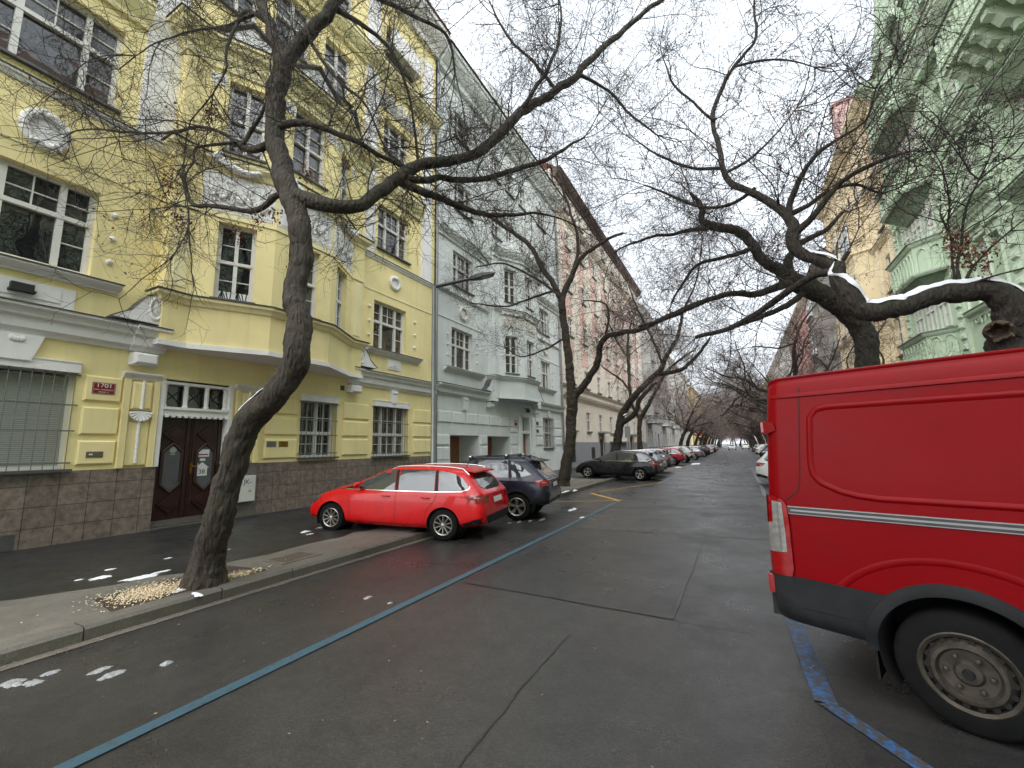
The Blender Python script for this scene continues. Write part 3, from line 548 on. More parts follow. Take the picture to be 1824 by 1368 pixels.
# first floor and above
three = dict(cols=(.29, .71)); b3 = dict(bars_top=((0, 1, 0), 1), bars_bot=((0, 0, 0), (1, 0, 1)))
window(FL, *F1[0], yh, cols=(.42, .78), transom=.6, bars_top=((1, 1, 0), 1), bars_bot=((0, 0, 0), (0, 0, 1)), sill=None); window(FL, *F1[1], yh, transom=.58, sill=None, **three, **b3)
window(FL, *F2[0], yh, cols=(.34, .76), transom=.6, bars_top=((1, 1, 0), 1), bars_bot=((0, 0, 0), (1, 0, 1)), sill=.1); window(FL, *F2[1], yh, transom=.58, sill=.1, **three, **b3)
for i, h in enumerate(F3 + F4): window(FL, *h, yh, **(three if i in (0, 4, 5, 9) else {}), bars_top=(0, 1), bars_bot=(0, 1), sill=.12)
for (u0, u1, z) in ((Y0, 3.98, 5.24), (10.95, 13.9, 5.33)):
    mold(MB(), [(XL, u0), (XL, u1)], cornice(z - .14, z + .02, .22), 1).build('window_ledge', M_WHT, yh); mold(MB(), [(XL, u0 - .01), (XL, u1 + .02)], slab(z + .022, z + .045, .245), 1).build('flashing', M_FLASH, yh)
for (u, z, wd) in ((2.6, 4.76, .72), (12.45, 4.93, .36)):
    mb = MB(FL); mb.box(u - wd, u + wd, -.02, .03, z - .2, z + .2); mb.box(u - wd * .7, u + wd * .7, .03, .05, z - .12, z + .12); mb.ball((u, .05, z), (.08, .03, .08), 8); mb.build('white_panel', M_WHT, yh, smooth=40)
mb = MB(FL); mb.box(2.42, 2.72, .05, .16, 4.72, 4.86); mb.prism([(2.4, 4.7), (2.74, 4.7), (2.74, 4.74), (2.4, 4.74)], .05, .2); mb.build('floodlight', M_BLACK, yh)
# white string course over the ground floor, broken by the bay
yc = BAYZ
for (a, b) in ((Y0, yc - 2.78), (yc + 2.7, Y1)):
    P = [(XL, a), (XL, b)]
    mold(MB(), P, [(-.05, 3.93), (.05, 3.93), (.06, 3.99), (.16, 4.04), (.18, 4.22), (.25, 4.26), (.27, 4.36), (.36, 4.4), (.36, 4.45), (-.05, 4.45)], 1).build('cornice', M_WHT, yh)
    mold(MB(), [(XL, a - .01), (XL, b + .02)], [(-.05, 4.53), (.0, 4.53), (.385, 4.45), (.385, 4.47), (0, 4.56), (-.05, 4.56)], 1).build('flashing', M_FLASH, yh)
for a, b in ((yc - 3.28, yc - 2.66), (yc + 2.66, yc + 3.1)): mold(MB(), [(XL, a), (XL, b)], [(-.05, 3.925), (.11, 3.925), (.12, 3.99), (.23, 4.04), (.25, 4.22), (.32, 4.26), (.34, 4.36), (.43, 4.4), (.43, 4.455), (-.05, 4.455)], 1).build('cornice', M_WHT, yh); mold(MB(), [(XL, a - .01), (XL, b + .01)], [(.0, 4.535), (.45, 4.458), (.45, 4.478), (0, 4.57)], 1).build('flashing', M_FLASH, yh)
volute(FL, yc - 2.78, -1, 4.55, yh, M_WHT, M_FLASH); volute(FL, yc + 2.78, 1, 4.57, yh, M_WHT, M_FLASH)
for u in (yc - 3.03, yc + 2.88): MB(FL).chamf(u - .22, u + .22, 0, .3, 3.62, 3.88, .05).build('corbel', M_WHT, yh)
key_stone(FL, 2.6, 3.44, 3.92, yh, M_WHT, .7, .42); key_stone(FL, 12.4, 3.42, 3.92, yh, M_WHT)
# the bay
P = bay_plan(yc); S = bay_segments(P)
H1 = [(2, (.0, 0, 0, 0))][:0] + [(2, (.44, 1.26, 5.42, 7.4)), (3, (.4, 1.4, 5.42, 7.4)), (4, (.42, 1.24, 5.42, 7.4))]
H2 = [(2, (.42, 1.3, 9.34, 11.35)), (3, (.35, 1.45, 9.5, 11.5)), (4, (.38, 1.26, 9.34, 11.35))]
bay = bay_level(P, 4.2, 12.35, H1 + H2, yh, M_YEL, 'bay')
mold(MB(), P[:], slab(4.1, 4.22, .05), 1).build('soffit_edge', M_WHT, yh)
mb = MB(); mb.add([(x, y, 4.095) for x, y in P], [tuple(range(8))]); mb.build('soffit', M_WHT, bay)
mold(MB(), P, [(-.02, 5.12), (.05, 5.14), (.09, 5.22), (.16, 5.26), (.16, 5.33), (-.02, 5.36)], 1).build('bay_ledge', M_YEL2, bay); mold(MB(), P, [(-.02, 5.365), (.2, 5.335), (.2, 5.355), (-.02, 5.395)], 1).build('flashing', M_FLASH, bay)
mold(MB(), P, [(-.02, 8.72), (.04, 8.74), (.08, 8.86), (.2, 8.95), (.2, 9.05), (-.02, 9.07)], 1).build('bay_ledge', M_YEL2, bay); mold(MB(), P, [(-.02, 9.075), (.24, 9.055), (.24, 9.075), (-.02, 9.1)], 1).build('flashing', M_FLASH, bay)
mold(MB(), P, [(-.02, 7.5), (.03, 7.5), (.03, 7.62), (-.02, 7.62)], 1).build('bay_ledge', M_YEL2, bay)
mold(MB(), P, [(-.02, 11.55), (.05, 11.55), (.06, 11.75), (.12, 11.8), (.14, 11.95), (.3, 12.05), (.32, 12.15), (.38, 12.17), (.38, 12.25), (-.02, 12.35)], 1).build('bay_cornice', M_YEL2, bay); mold(MB(), P, [(-.02, 12.36), (.41, 12.255), (.41, 12.275), (-.02, 12.4)], 1).build('flashing', M_FLASH, bay)
for k, hs in ((2, [H1[0], H2[0]]), (3, [H1[1], H2[1]]), (4, [H1[2], H2[2]])):
    for j, (_, h) in enumerate(hs):
        wn = window(S[k], *h, yh, cols=(.5,), transom=.5, bars_top=(0, 1), bars_bot=(0, 1), sill=.06, fw=.06)
        if j == 0:   # striped cushion cloth on the inner sill
            for i in range(26):
                a = h[0] + .08 + i * (h[1] - h[0] - .16) / 26; sl = .1 * math.sin(i * .5); MB(S[k]).add([(a, -.186, h[2] + .08), (a + .018, -.186, h[2] + .08), (a + .018 + sl, -.186, h[2] + .24), (a + sl, -.186, h[2] + .24)], [(0, 1, 2, 3)]).build('striped_cloth', M_INK if i % 2 else M_PAPER, wn) if False else None
            st, bk = MB(S[k]), MB(S[k]).box(h[0] + .075, h[1] - .075, -.2, -.19, h[2] + .06, h[2] + .25)
            for i in range(13):
                a = h[0] + .09 + i * (h[1] - h[0] - .2) / 13; sl = .07 * math.sin(i * .9 + k); st.add([(a, -.187, h[2] + .06), (a + .026, -.187, h[2] + .06), (a + .026 + sl, -.187, h[2] + .25), (a + sl, -.187, h[2] + .25)], [(0, 1, 2, 3)])
            if k == 2: bk.build('cushion', M_PAPER, wn); st.build('cushion', M_INK, wn)
    fr = S[k]; L_ = fr.len
    q = MB(fr); q.box(.12, L_ - .12, -.02, .03, 7.72, 8.62); q.box(.06, L_ - .06, -.02, .018, 7.66, 8.68); q.build('relief_panel', M_WHT, bay); garland(lambda u, d, z, fr=fr: fr(u, d + .03, z), .3, L_ - .3, 7.8, 8.55, bay, M_WHT, k)
    # reclining putti figures under the upper ledge
    q = MB(fr); rnd = random.Random(k)
    for s in ((-1, 1) if k == 3 else (1 if k == 2 else -1,)):
        u = L_ / 2 + s * -.55 if k != 3 else L_ / 2 + s * -.6
        q.ball((u, .18, 8.98), (.1, .11, .12), 10)
        for i in range(9): q.ball((u + rnd.uniform(-.11, .11), .17, 9.0 + rnd.uniform(-.06, .12)), (.05, .06, .05), 6)
        for i in range(14): t = i / 13; q.ball((u + s * (.15 + t * .75), .15, 8.93 - .16 * math.sin(t * 2.6) ), (.1, .1, .11 * (1 - .45 * t)), 8)
        for i in range(10): t = i / 9; q.ball((u + s * (.05 + t * .3), .2, 8.88 - t * .1), (.05, .06, .05), 6)
    q.build('putto_relief', M_WHT, bay, smooth=80)
    for e0, e1 in ((.02, .36), (L_ - .36, L_ - .02)):
        q = MB(fr); q.box(e0, e1, -.01, .02, 11.12, 11.42)
        for i in range(3): q.torus((e0 + .06 + i * .11, .03, 11.27), .05, .018, 'y', 14, 5)
        q.build('scroll_frieze', M_WHT, bay, smooth=50)
    if k != 3 or True:
        zz = 12.4; mb = MB(fr); mb.prism([(.1, zz), (L_ - .1, zz), (L_ / 2, zz + .6)], -.02, .16); mb.build('pediment', M_WHT, bay)
        q = MB(fr)
        for (a, b) in (((.0, zz), (L_ / 2, zz + .68)), ((L_ / 2, zz + .68), (L_, zz))): q.add([(a[0], -.02, a[1]), (b[0], -.02, b[1]), (b[0], .26, b[1]), (a[0], .26, a[1]), (a[0], -.02, a[1] + .05), (b[0], -.02, b[1] + .05), (b[0], .26, b[1] + .05), (a[0], .26, a[1] + .05)], [(0, 1, 2, 3), (4, 5, 6, 7), (2, 3, 7, 6), (0, 3, 7, 4), (1, 2, 6, 5)])
        q.build('pediment_flashing', M_FLASH, bay)
for u in (P[1][1], P[6][1] - .52): rustic(FL, [(u + .1, u + .42, 5.5, 7.4)], yh, M_YEL2, 'pier_panel', .02, .4)
# pilasters, ledges, wreaths, studs
for u0, u1 in ((3.95, 4.7), (10.58, 11.22), (13.95, 14.62)): MB(FL).box(u0, u1, -.02, .07, 9.0, 19.9).build('white_pilaster', M_WHT, yh)
for a, b in ((Y0, yc - 2.9), (yc + 2.9, Y1)):
    mold(MB(), [(XL, a), (XL, b)], [(-.02, 8.8), (.03, 8.8), (.06, 8.88), (.1, 8.9), (.1, 8.95), (-.02, 8.97)], 1).build('ledge', M_WHT, yh); mold(MB(), [(XL, a), (XL, b)], [(-.02, 8.972), (.125, 8.953), (.125, 8.97), (-.02, 8.995)], 1).build('flashing', M_FLASH, yh)
    mold(MB(), [(XL, a), (XL, b)], [(-.02, 7.58), (.02, 7.58), (.02, 7.62), (-.02, 7.62)], 1).build('ledge', M_YEL2, yh)
for a, b, z in ((Y0, 3.95, 11.6), (11.2, 13.9, 11.6)):
    mold(MB(), [(XL, a), (XL, b)], cornice(z, z + .62, .34), 1).build('window_hood', M_YEL2, yh); mold(MB(), [(XL, a), (XL, b)], slab(z + .622, z + .65, .37), 1).build('flashing', M_FLASH, yh)
for a, b, z in ((1.0, 3.9, 15.4), (11.2, 13.6, 15.4)): mold(MB(), [(XL, a), (XL, b)], cornice(z, z + .3, .2), 1).build('window_hood', M_WHT, yh)
mold(MB(), [(XL, Y0), (XL, Y1)], cornice(16.55, 17.1, .45), 1).build('ledge', M_YEL2, yh); mold(MB(), [(XL, Y0), (XL, Y1)], slab(17.102, 17.13, .48), 1).build('flashing', M_FLASH, yh)
MB(FL).box(11.5, 13.3, .0, .5, 18.0, 18.2).build('balcony_slab', M_LWH, yh); MB(FL).box(11.5, 13.3, .42, .5, 18.2, 18.9).build('balcony_parapet', M_WHT, yh)
for u in (4.6, 9.0): 
    for k in range(2): garland(FL, 11.5, 13.2, 15.8, 16.4, yh, M_WHT, 30 + k) if u > 8 and k == 0 else None
wreath(FL, 2.58, 8.02, .33, yh, M_WHT, .9); wreath(FL, 12.38, 8.22, .24, yh, M_WHT)
stud_row(FL, 3.77, (5.76, 6.28, 6.82), yh, M_WHT, .065); stud_row(FL, 11.1, (5.85, 6.38, 6.93), yh, M_WHT); stud_row(FL, 13.62, (5.85, 6.38, 6.93), yh, M_WHT)
mb = MB(); mold(mb, [(XL, Y0), (XL, Y1)], cornice(20.6, 21.6, .85), 1); mb.build('eave_cornice', M_WHT, yh); 
MB().add([(XL + .95, Y0, 21.6), (XL + .95, Y1, 21.6), (XL - 4, Y1, 25.6), (XL - 4, Y0, 25.6), (XL - 9, Y0, 21.6), (XL - 9, Y1, 21.6)], [(0, 1, 2, 3), (3, 2, 5, 4), (0, 3, 4), (1, 5, 2), (0, 4, 5, 1)]).build('roof', M_ROOF, yh)
# rusticated ground floor panels
rustic(FL, [(3.62, 4.22, 2.78, 3.3), (3.62, 4.22, 2.1, 2.66), (3.62, 4.22, 1.5, 1.98), (7.42, 8.42, 2.76, 3.24), (7.42, 8.42, 2.16, 2.66), (7.42, 8.42, 1.5, 2.04), (10.08, 11.2, 2.74, 3.28), (10.08, 11.2, 2.16, 2.66), (10.08, 11.2, 1.53, 2.06), (13.6, 14.75, 2.76, 3.3), (13.6, 14.75, 2.18, 2.68), (13.6, 14.75, 1.54, 2.08)], yh, M_YEL)
# door surround with turned half columns and shells
for u in (4.56, 6.9):
    q = MB(FL)
    for a in (-.32, .21): q.box(u + a, u + a + .11, -.02, .1, 1.41, 3.3)
    q.chamf(u - .2, u + .2, -.02, .11, 2.64, 3.27, .05); q.chamf(u - .2, u + .2, -.02, .06, 1.45, 2.38, .02); q.build('door_pilaster', M_YEL, yh)
    mold(MB(), [(XL, u - .36), (XL, u + .34)], cornice(3.3, 3.46, .16), 1).build('pilaster_cap', M_WHT, yh)
    q = MB(FL); prof = []
    for i in range(9): z = i * .105; prof += [(.026, z), (.034, z + .005), (.034, z + .02), (.026, z + .025), (.03, z + .06), (.026, z + .1)]
    q.lathe(prof, (u, .075, 1.5), 'z', 10); q.lathe(prof[:36], (u, .125, 2.66), 'z', 10)
    for i in range(9): a = math.pi * (i + .5) / 9; q.tube([(u, .1, 2.6), (u + .2 * math.cos(a), .12, 2.6 - .2 * math.sin(a))], [.02, .036], 6)
    q.build('turned_column', M_WHT, yh, smooth=50)
for a, b in ((4.9, 4.99), (6.41, 6.5)): MB(FL).box(a, b, -.25, .07, 1.41, 3.4).build('door_jamb', M_WHT, yh)
q = MB(FL); q.box(4.99, 6.41, -.22, .04, 2.56, 2.7); q.box(4.99, 6.41, -.22, .08, 2.7, 2.76); q.box(4.99, 6.41, -.22, .0, 3.3, 3.4)
for i in range(11): u = 5.04 + i * .13; q.box(u, u + .07, .0, .06, 2.52, 2.56)
q.build('transom', M_WHT, yh)
for u in (5.03, 5.47, 5.93, 6.37): MB(FL).lathe([(.06, 0), (.06, .05), (.045, .07), (.05, .2), (.05, .38), (.045, .48), (.06, .5), (.06, .54)], (u, -.06, 2.76), 'z', 12).build('transom_column', M_WHT, yh, smooth=50)
fw = MB(FL); fw.box(4.99, 6.41, -.21, -.2, 2.76, 3.3); o = fw.build('fanlight', M_GLASS, yh); q = MB(FL)
for c in (5.25, 5.7, 6.15):
    for i in range(-2, 3):
        for s in (-1, 1): 
            a = (c - .16, 3.03 + i * .2 - s * .16); b = (c + .16, 3.03 + i * .2 + s * .16); lo, hi = 2.78, 3.28
            if max(a[1], b[1]) > hi or min(a[1], b[1]) < lo: continue
            q.tube([(a[0], -.19, a[1]), (b[0], -.19, b[1])], .01, 4)
q.build('lattice', M_BLACK, o)
d = MB(FL)
for a, b in ((4.99, 5.695), (5.705, 6.41)):
    d.box(a, b, -.24, -.16, .2, 2.55); c = (a + b) / 2
    d.box(a + .04, a + .1, -.16, -.135, .25, 2.5); d.box(b - .1, b - .04, -.16, -.135, .25, 2.5)
    for z in (2.15, .55):
        for s in (1, .6): d.prism([(c - .24 * s, z), (c, z - .2 * s), (c + .24 * s, z), (c, z + .2 * s)], -.16, -.11 + .04 * (1 - s))
    for (p0, p1) in (((-.2, 1.72), (0, 1.92)), ((0, 1.92), (.2, 1.72)), ((-.2, 1.72), (-.2, 1.0)), ((.2, 1.72), (.2, 1.0)), ((-.2, 1.0), (0, .8)), ((0, .8), (.2, 1.0))): d.tube([(c + p0[0], -.145, p0[1]), (c + p1[0], -.145, p1[1])], .035, 6)
door = d.build('door', M_DOOR, yh)
g = MB(FL)
for c in (5.345, 6.06): g.prism([(c - .18, 1.02), (c, .84), (c + .18, 1.02), (c + .18, 1.7), (c, 1.88), (c - .18, 1.7)], -.158, -.15)
g.build('glass_panel', mat('frosted_door_glass', lin(92, 96, 100), rough=.25, var=.1), door)
h = MB(FL); h.box(5.735, 5.775, -.16, -.13, 1.22, 1.45); h.tube([(5.755, -.13, 1.38), (5.755, -.08, 1.38), (5.86, -.07, 1.38)], .012, 6); h.build('handle', M_BRASS, door)
T3 = lambda u, d, z: (Vector(FL(u, d, z)), Vector((0, 1, 0)), Vector((0, 0, 1)))
q = MB(FL); c = 6.0; q.prism([(c - .12, 1.14), (c + .12, 1.14), (c + .12, 1.34), (c - .12, 1.34)], -.15, -.142); q.prism([(c - .16, 1.33), (c + .16, 1.33), (c, 1.47)], -.15, -.1415); q.box(c - .13, c - .09, -.15, -.142, 1.34, 1.45); q.prism([(c - .12, 1.6), (c + .14, 1.6), (c + .14, 1.78), (c - .12, 1.78)], -.15, -.142); q.box(c - .06, c + .06, -.15, -.143, 1.5, 1.56)
nt_ = q.build('door_notice', M_PAPER, door); text('house_number', '38', .15, T3(c, -.1405, 1.235), M_INK, nt_, .001); MB(FL).box(c - .1, c + .12, -.142, -.1405, 1.64, 1.67).build('red_print', M_SIGNRED, nt_)
q = MB(FL); q.prism([(5.35 + .075 * math.cos(i * .3927), 1.78 + .075 * math.sin(i * .3927)) for i in range(16)], -.15, -.142); q.box(5.3, 5.4, -.15, -.143, 1.66, 1.69); q.build('round_sticker', mat('sticker', lin(160, 170, 160), rough=.5), door)
MB(FL).box(4.97, 6.43, -.3, .02, -.02, .06).build('door_step', M_KERB, yh); MB(FL).box(4.99, 6.41, -.24, -.1, .07, .2).build('door_step', M_CONC, yh)
q = MB(FL); q.box(.2, 2.9, .03, .05, .08, .3); q.build('cellar_grille', M_GRILLE, yh) if False else None
q = MB(FL); q.box(2.2, 2.95, .02, .045, .05, .32); q.build('cellar_vent', M_FLASH, yh)
# signs and small fittings on the wall: things of their own
pl = thing('house_number_plaque', (XL + .06, 3.92, 3.05), 'red enamel plaque reading 1701 fixed beside the shuttered window', 'sign')
MB(FL).chamf(3.73, 4.1, .055, .066, 2.93, 3.17, .004).build('plate', M_SIGNRED, pl); q = MB(FL)
for (a, b, c2, e2) in ((3.742, 4.088, 2.94, 2.944), (3.742, 4.088, 3.156, 3.16), (3.742, 3.746, 2.94, 3.16), (4.084, 4.088, 2.94, 3.16)): q.box(a, b, .066, .0675, c2, e2)
q.build('border', M_PAPER, pl); text('numerals', '1701', .115, T3(3.915, .067, 3.105), M_PAPER, pl, .001, sx=1.15); text('district_name', 'KRÁL. VINOHRADY', .036, T3(3.915, .067, 3.02), M_PAPER, pl, .001); text('district_name', 'PRAHA 12', .036, T3(3.915, .067, 2.972), M_PAPER, pl, .001)
o = thing('letter_box', (XL + .06, 3.9, 1.7), 'small metal letter slot plate set in the lowest yellow block left of the door', 'letter box'); MB(FL).box(3.76, 4.02, .055, .065, 1.64, 1.76).build('plate', mat('letter_plate', lin(120, 110, 96), rough=.4, metal=.5), o); MB(FL).box(3.8, 3.86, .065, .068, 1.69, 1.72).build('label', M_PAPER, o)
for u, m, lab in ((7.62, M_METAL, 'silver name plate on the yellow block right of the door'), (7.98, M_BRASS, 'brass name plate on the yellow block right of the door')):
    o = thing('name_plate', (XL + .06, u, 1.9), lab, 'sign', 'name plates beside the yellow house door'); MB(FL).box(u - .14, u + .14, .055, .063, 1.82, 1.98).build('plate', m, o)
    q = MB(FL)
    for i in range(3): q.box(u - .1 + .03 * (i % 2), u + .1 - .03 * (i % 2), .063, .0635, 1.93 - i * .035, 1.938 - i * .035)
    q.build('engraving', M_INK, o)
o = thing('electricity_cabinet', (XL + .06, 6.95, .4), 'white electricity cabinet scrawled JK on the plain base behind the nearest tree', 'electrical box'); MB(FL).chamf(6.62, 7.2, .03, .14, .42, 1.08, .01).build('box', mat('cabinet_paint', lin(214, 214, 210), rough=.5, var=.06), o)
text('graffiti', 'JK-', .17, T3(6.98, .1405, .92), M_INK, o, .001); MB(FL).prism([(7.0, .66), (7.1, .66), (7.05, .75)], .139, .142).build('warning_triangle', mat('warning_yellow', lin(205, 165, 40), rough=.5), o); MB(FL).lathe([(.02, 0), (.02, .01)], (6.72, .14, .5), 'y', 10).build('lock', M_BLACK, o)
o = thing('wall_vent', (XL, 10.05, 3.72), 'small dark square vent on the yellow wall below the bay', 'vent'); q = MB(FL); q.box(9.95, 10.1, -.01, .02, 3.68, 3.84); q.build('grating', M_FLASH, o)
o = thing('downpipe', (XL + .1, 14.96, 0), 'grey rainwater downpipe between the yellow and the pale grey house', 'pipe')
q = MB(FL); q.tube([(14.97, .1, .1), (14.97, .1, 20.8)], .065, 10); q.build('pipe', M_METAL, o, smooth=60); q = MB(FL)
for z in np.arange(1.5, 20, 2.3): q.lathe([(.072, 0), (.072, .06)], (14.97, .1, z), 'z', 10)
q.build('bracket', M_METAL, o)

# ------------------------------------------------------------------ pale grey twin house
gh = thing('grey_house', (XL, 22.5, 0), 'pale grey stucco house with two deep garage openings, twin of the yellow house beside it', 'house')
Y0, Y1, yc = 15.02, 30.35, 22.55
GG = [(16.15, 18.62, .03, 2.3), (19.48, 21.95, .03, 2.3), (23.5, 24.75, .25, 3.62), (26.85, 28.65, 1.6, 3.65)]
G1 = [(16.27, 18.1, 5.5, 7.42), (26.75, 28.4, 5.7, 7.6)]; G2 = [(16.38, 18.15, 9.55, 11.35), (26.75, 28.4, 9.6, 11.4)]
G3 = [(16.5, 18.1, 13.6, 15.2), (20.3, 21.3, 13.9, 15.6), (22.0, 23.1, 13.9, 15.6), (23.8, 24.8, 13.9, 15.6), (26.7, 28.3, 13.6, 15.2)]; G4 = [(a, b, 17.6, 19.1) for a, b, c, d in G3]
w = MB(FL); rect_wall(w, Y0, Y1, -.05, 21.4, GG[2:] + G1 + G2 + G3 + G4, .24); w.v, w.f = [], []
rect_wall(w, Y0, Y1, -.05, 21.4, GG[2:] + G1 + G2 + G3 + G4 + GG[:2], .24); w.box(Y0, Y1, -9, -1.6, 0, 21.4)
for a, b, c, e in GG[:2]:
    w.add([(a, -.24, c), (a, -1.3, c), (a, -1.3, e), (a, -.24, e), (b, -.24, c), (b, -1.3, c), (b, -1.3, e), (b, -.24, e)], [(0, 1, 2, 3), (4, 5, 6, 7), (3, 2, 6, 7), (0, 1, 5, 4)])
w.build('wall', M_GRY, gh)
for a, b, c, e in GG[:2]:
    q = MB(FL); q.box(a, b, -1.25, -1.2, c, e)
    for i in range(1, 6): z = c + (e - c) * i / 6; q.box(a + .05, b - .05, -1.2, -1.185, z - .15, z + .15)
    q.build('garage_door', M_DOOR2, gh)
for i, h in enumerate(G1): window(FL, *h, gh, transom=.57, sill=None, **three, **b3)
for i, h in enumerate(G2): window(FL, *h, gh, transom=.57, sill=.1, **three, **b3)
for i, h in enumerate(G3 + G4): window(FL, *h, gh, **(three if i in (0, 4, 5, 9) else {}), bars_top=(0, 1), bars_bot=(0, 1))
window(FL, *GG[3], gh, transom=.5, sill=.16, glass=M_GLASS2, grille=True, **three)
q = MB(FL); q.box(23.5, 24.75, -.3, .05, 2.5, 2.66); q.box(23.5, 23.62, -.3, .03, .25, 3.62); q.box(24.63, 24.75, -.3, .03, .25, 3.62); q.box(23.5, 24.75, -.3, .03, 3.5, 3.66); q.build('door_frame', M_GRY2, gh)
q = MB(FL); q.box(23.62, 24.63, -.5, -.3, .25, 2.5); q.build('door', M_DOOR2, gh); MB(FL).box(23.62, 24.63, -.34, -.3, 2.66, 3.5).build('fanlight', M_GLASS, gh); 
for u in (23.95, 24.3): MB(FL).lathe([(.06, 0), (.045, .06), (.05, .4), (.045, .76), (.06, .84)], (u, -.2, 2.66), 'z', 10).build('transom_column', M_GRY2, gh)
for (u0, u1, z) in ((15.6, 19.0, 5.38), (26.2, 29.0, 5.6)): mold(MB(), [(XL, u0), (XL, u1)], cornice(z - .16, z + .02, .24), 1).build('window_ledge', M_GRY2, gh); mold(MB(), [(XL, u0), (XL, u1)], slab(z + .022, z + .04, .26), 1).build('flashing', M_FLASH, gh)
for (a, b) in ((Y0, yc - 2.78), (yc + 2.7, Y1)):
    mold(MB(), [(XL, a), (XL, b)], [(-.05, 4.1), (.05, 4.1), (.06, 4.16), (.16, 4.2), (.18, 4.38), (.25, 4.42), (.36, 4.5), (.36, 4.56), (-.05, 4.56)], 1).build('cornice', M_GRY2, gh); mold(MB(), [(XL, a), (XL, b)], [(-.05, 4.62), (.39, 4.562), (.39, 4.58), (-.05, 4.65)], 1).build('flashing', M_FLASH, gh)
    mold(MB(), [(XL, a), (XL, b)], cornice(8.95, 9.08, .14), 1).build('ledge', M_GRY2, gh); mold(MB(), [(XL, a), (XL, b)], slab(7.72, 7.78, .03), 1).build('ledge', M_GRY2, gh)
    mold(MB(), [(XL, a), (XL, b)], cornice(11.7, 12.2, .32), 1).build('window_hood', M_GRY2, gh)
for a, b in ((yc - 3.25, yc - 2.6), (yc + 2.6, yc + 3.05)): MB(FL).box(a, b, 0, .43, 4.12, 4.6).build('cornice', M_GRY2, gh)
volute(FL, yc - 2.78, -1, 4.64, gh, M_GRY2, M_FLASH); volute(FL, yc + 2.78, 1, 4.64, gh, M_GRY2, M_FLASH)
for u in (yc - 2.95, yc + 2.85): MB(FL).chamf(u - .22, u + .22, 0, .3, 3.8, 4.08, .05).build('corbel', M_GRY2, gh)
key_stone(FL, 17.3, 3.5, 4.1, gh, M_GRY2, .5, .26); key_stone(FL, 27.7, 3.7, 4.1, gh, M_GRY2)
P = bay_plan(yc); S = bay_segments(P); g1 = [(2, (.42, 1.26, 5.75, 7.85)), (3, (.4, 1.4, 5.75, 7.85)), (4, (.42, 1.26, 5.75, 7.85))]; g2 = [(k, (h[0], h[1], 9.85, 11.8)) for k, h in g1]
gb = bay_level(P, 4.4, 13.0, g1 + g2, gh, M_GRY, 'bay'); mold(MB(), P, slab(4.32, 4.42, .04), 1).build('soffit_edge', M_GRY2, gb)
for zz in (5.5, 9.35): mold(MB(), P, [(-.02, zz - .2), (.05, zz - .18), (.09, zz - .1), (.16, zz - .06), (.16, zz), (-.02, zz + .02)], 1).build('bay_ledge', M_GRY2, gb); mold(MB(), P, [(-.02, zz + .022), (.2, zz + .004), (.2, zz + .02), (-.02, zz + .05)], 1).build('flashing', M_FLASH, gb)
mold(MB(), P, cornice(12.3, 12.9, .34), 1).build('bay_cornice', M_GRY2, gb)
for k in (2, 3, 4):
    fr = S[k]
    for _, h in [g1[k - 2], g2[k - 2]]: window(fr, *h, gh, transom=.5, bars_top=(0, 1), bars_bot=(0, 1), sill=.06)
    MB(fr).box(.2, fr.len - .2, -.02, .025, 8.2, 8.95).build('relief_panel', M_LWH, gb); garland(lambda u, d, z, fr=fr: fr(u, d + .025, z), .35, fr.len - .35, 8.25, 8.9, gb, M_LWH, 50 + k); garland(lambda u, d, z, fr=fr: fr(u, d + .06, z), .2, fr.len - .2, 9.0, 9.3, gb, M_LWH, 60 + k, 2, 'putto_relief')
    MB(fr).prism([(.1, 12.92), (fr.len - .1, 12.92), (fr.len / 2, 13.6)], -.02, .2).build('pediment', M_GRY2, gb)
wreath(FL, 17.25, 8.3, .3, gh, M_LWH); wreath(FL, 27.6, 8.45, .3, gh, M_LWH)
for u in (15.95, 18.5, 26.4, 28.75): stud_row(FL, u, (6.0, 6.5, 7.0), gh, M_LWH, .06)
rows = [(15.2 + i * 1.12, 16.2 + i * 1.12, 2.86, 3.36) for i in range(7)] + [(15.1, 16.05, a, b) for a, b in ((1.85, 2.3), (1.2, 1.75))] + [(18.72, 19.38, a, b) for a, b in ((1.85, 2.3), (1.2, 1.75))] + [(22.1, 22.9, a, b) for a, b in ((2.55, 2.8), (1.85, 2.45), (1.2, 1.75))] + [(25.6, 26.6, a, b) for a, b in ((3.0, 3.5), (2.4, 2.9), (1.8, 2.3))] + [(28.85, 30.1, a, b) for a, b in ((3.0, 3.5), (2.4, 2.9), (1.8, 2.3))]
rustic(FL, rows, gh, M_GRY2)
for u in (23.2, 25.1): q = MB(FL); q.box(u - .28, u + .28, -.02, .16, .0, 1.35); q.chamf(u - .2, u + .2, -.02, .12, 1.35, 3.5, .04); q.build('door_pilaster', M_GRY2, gh)
q = MB(FL); q.box(Y0, 16.1, -.02, .05, 0, 1.15); q.box(18.66, 19.44, -.02, .05, 0, 1.15); q.box(22.0, 22.9, -.02, .05, 0, 1.3); q.box(25.4, Y1, -.02, .04, 0, 1.4)
for (a, b, z) in ((Y0, 16.1, 1.15), (18.66, 19.44, 1.15), (22.0, 22.9, 1.3), (25.4, Y1, 1.4)): MB(FL).box(a, b, -.02, .055 if z < 1.35 else .045, -.02, z).build('base_block', M_GRY2, gh)
mold(MB(), [(XL, Y0), (XL, Y1)], cornice(20.4, 21.4, .8), 1).build('eave_cornice', M_GRY2, gh)
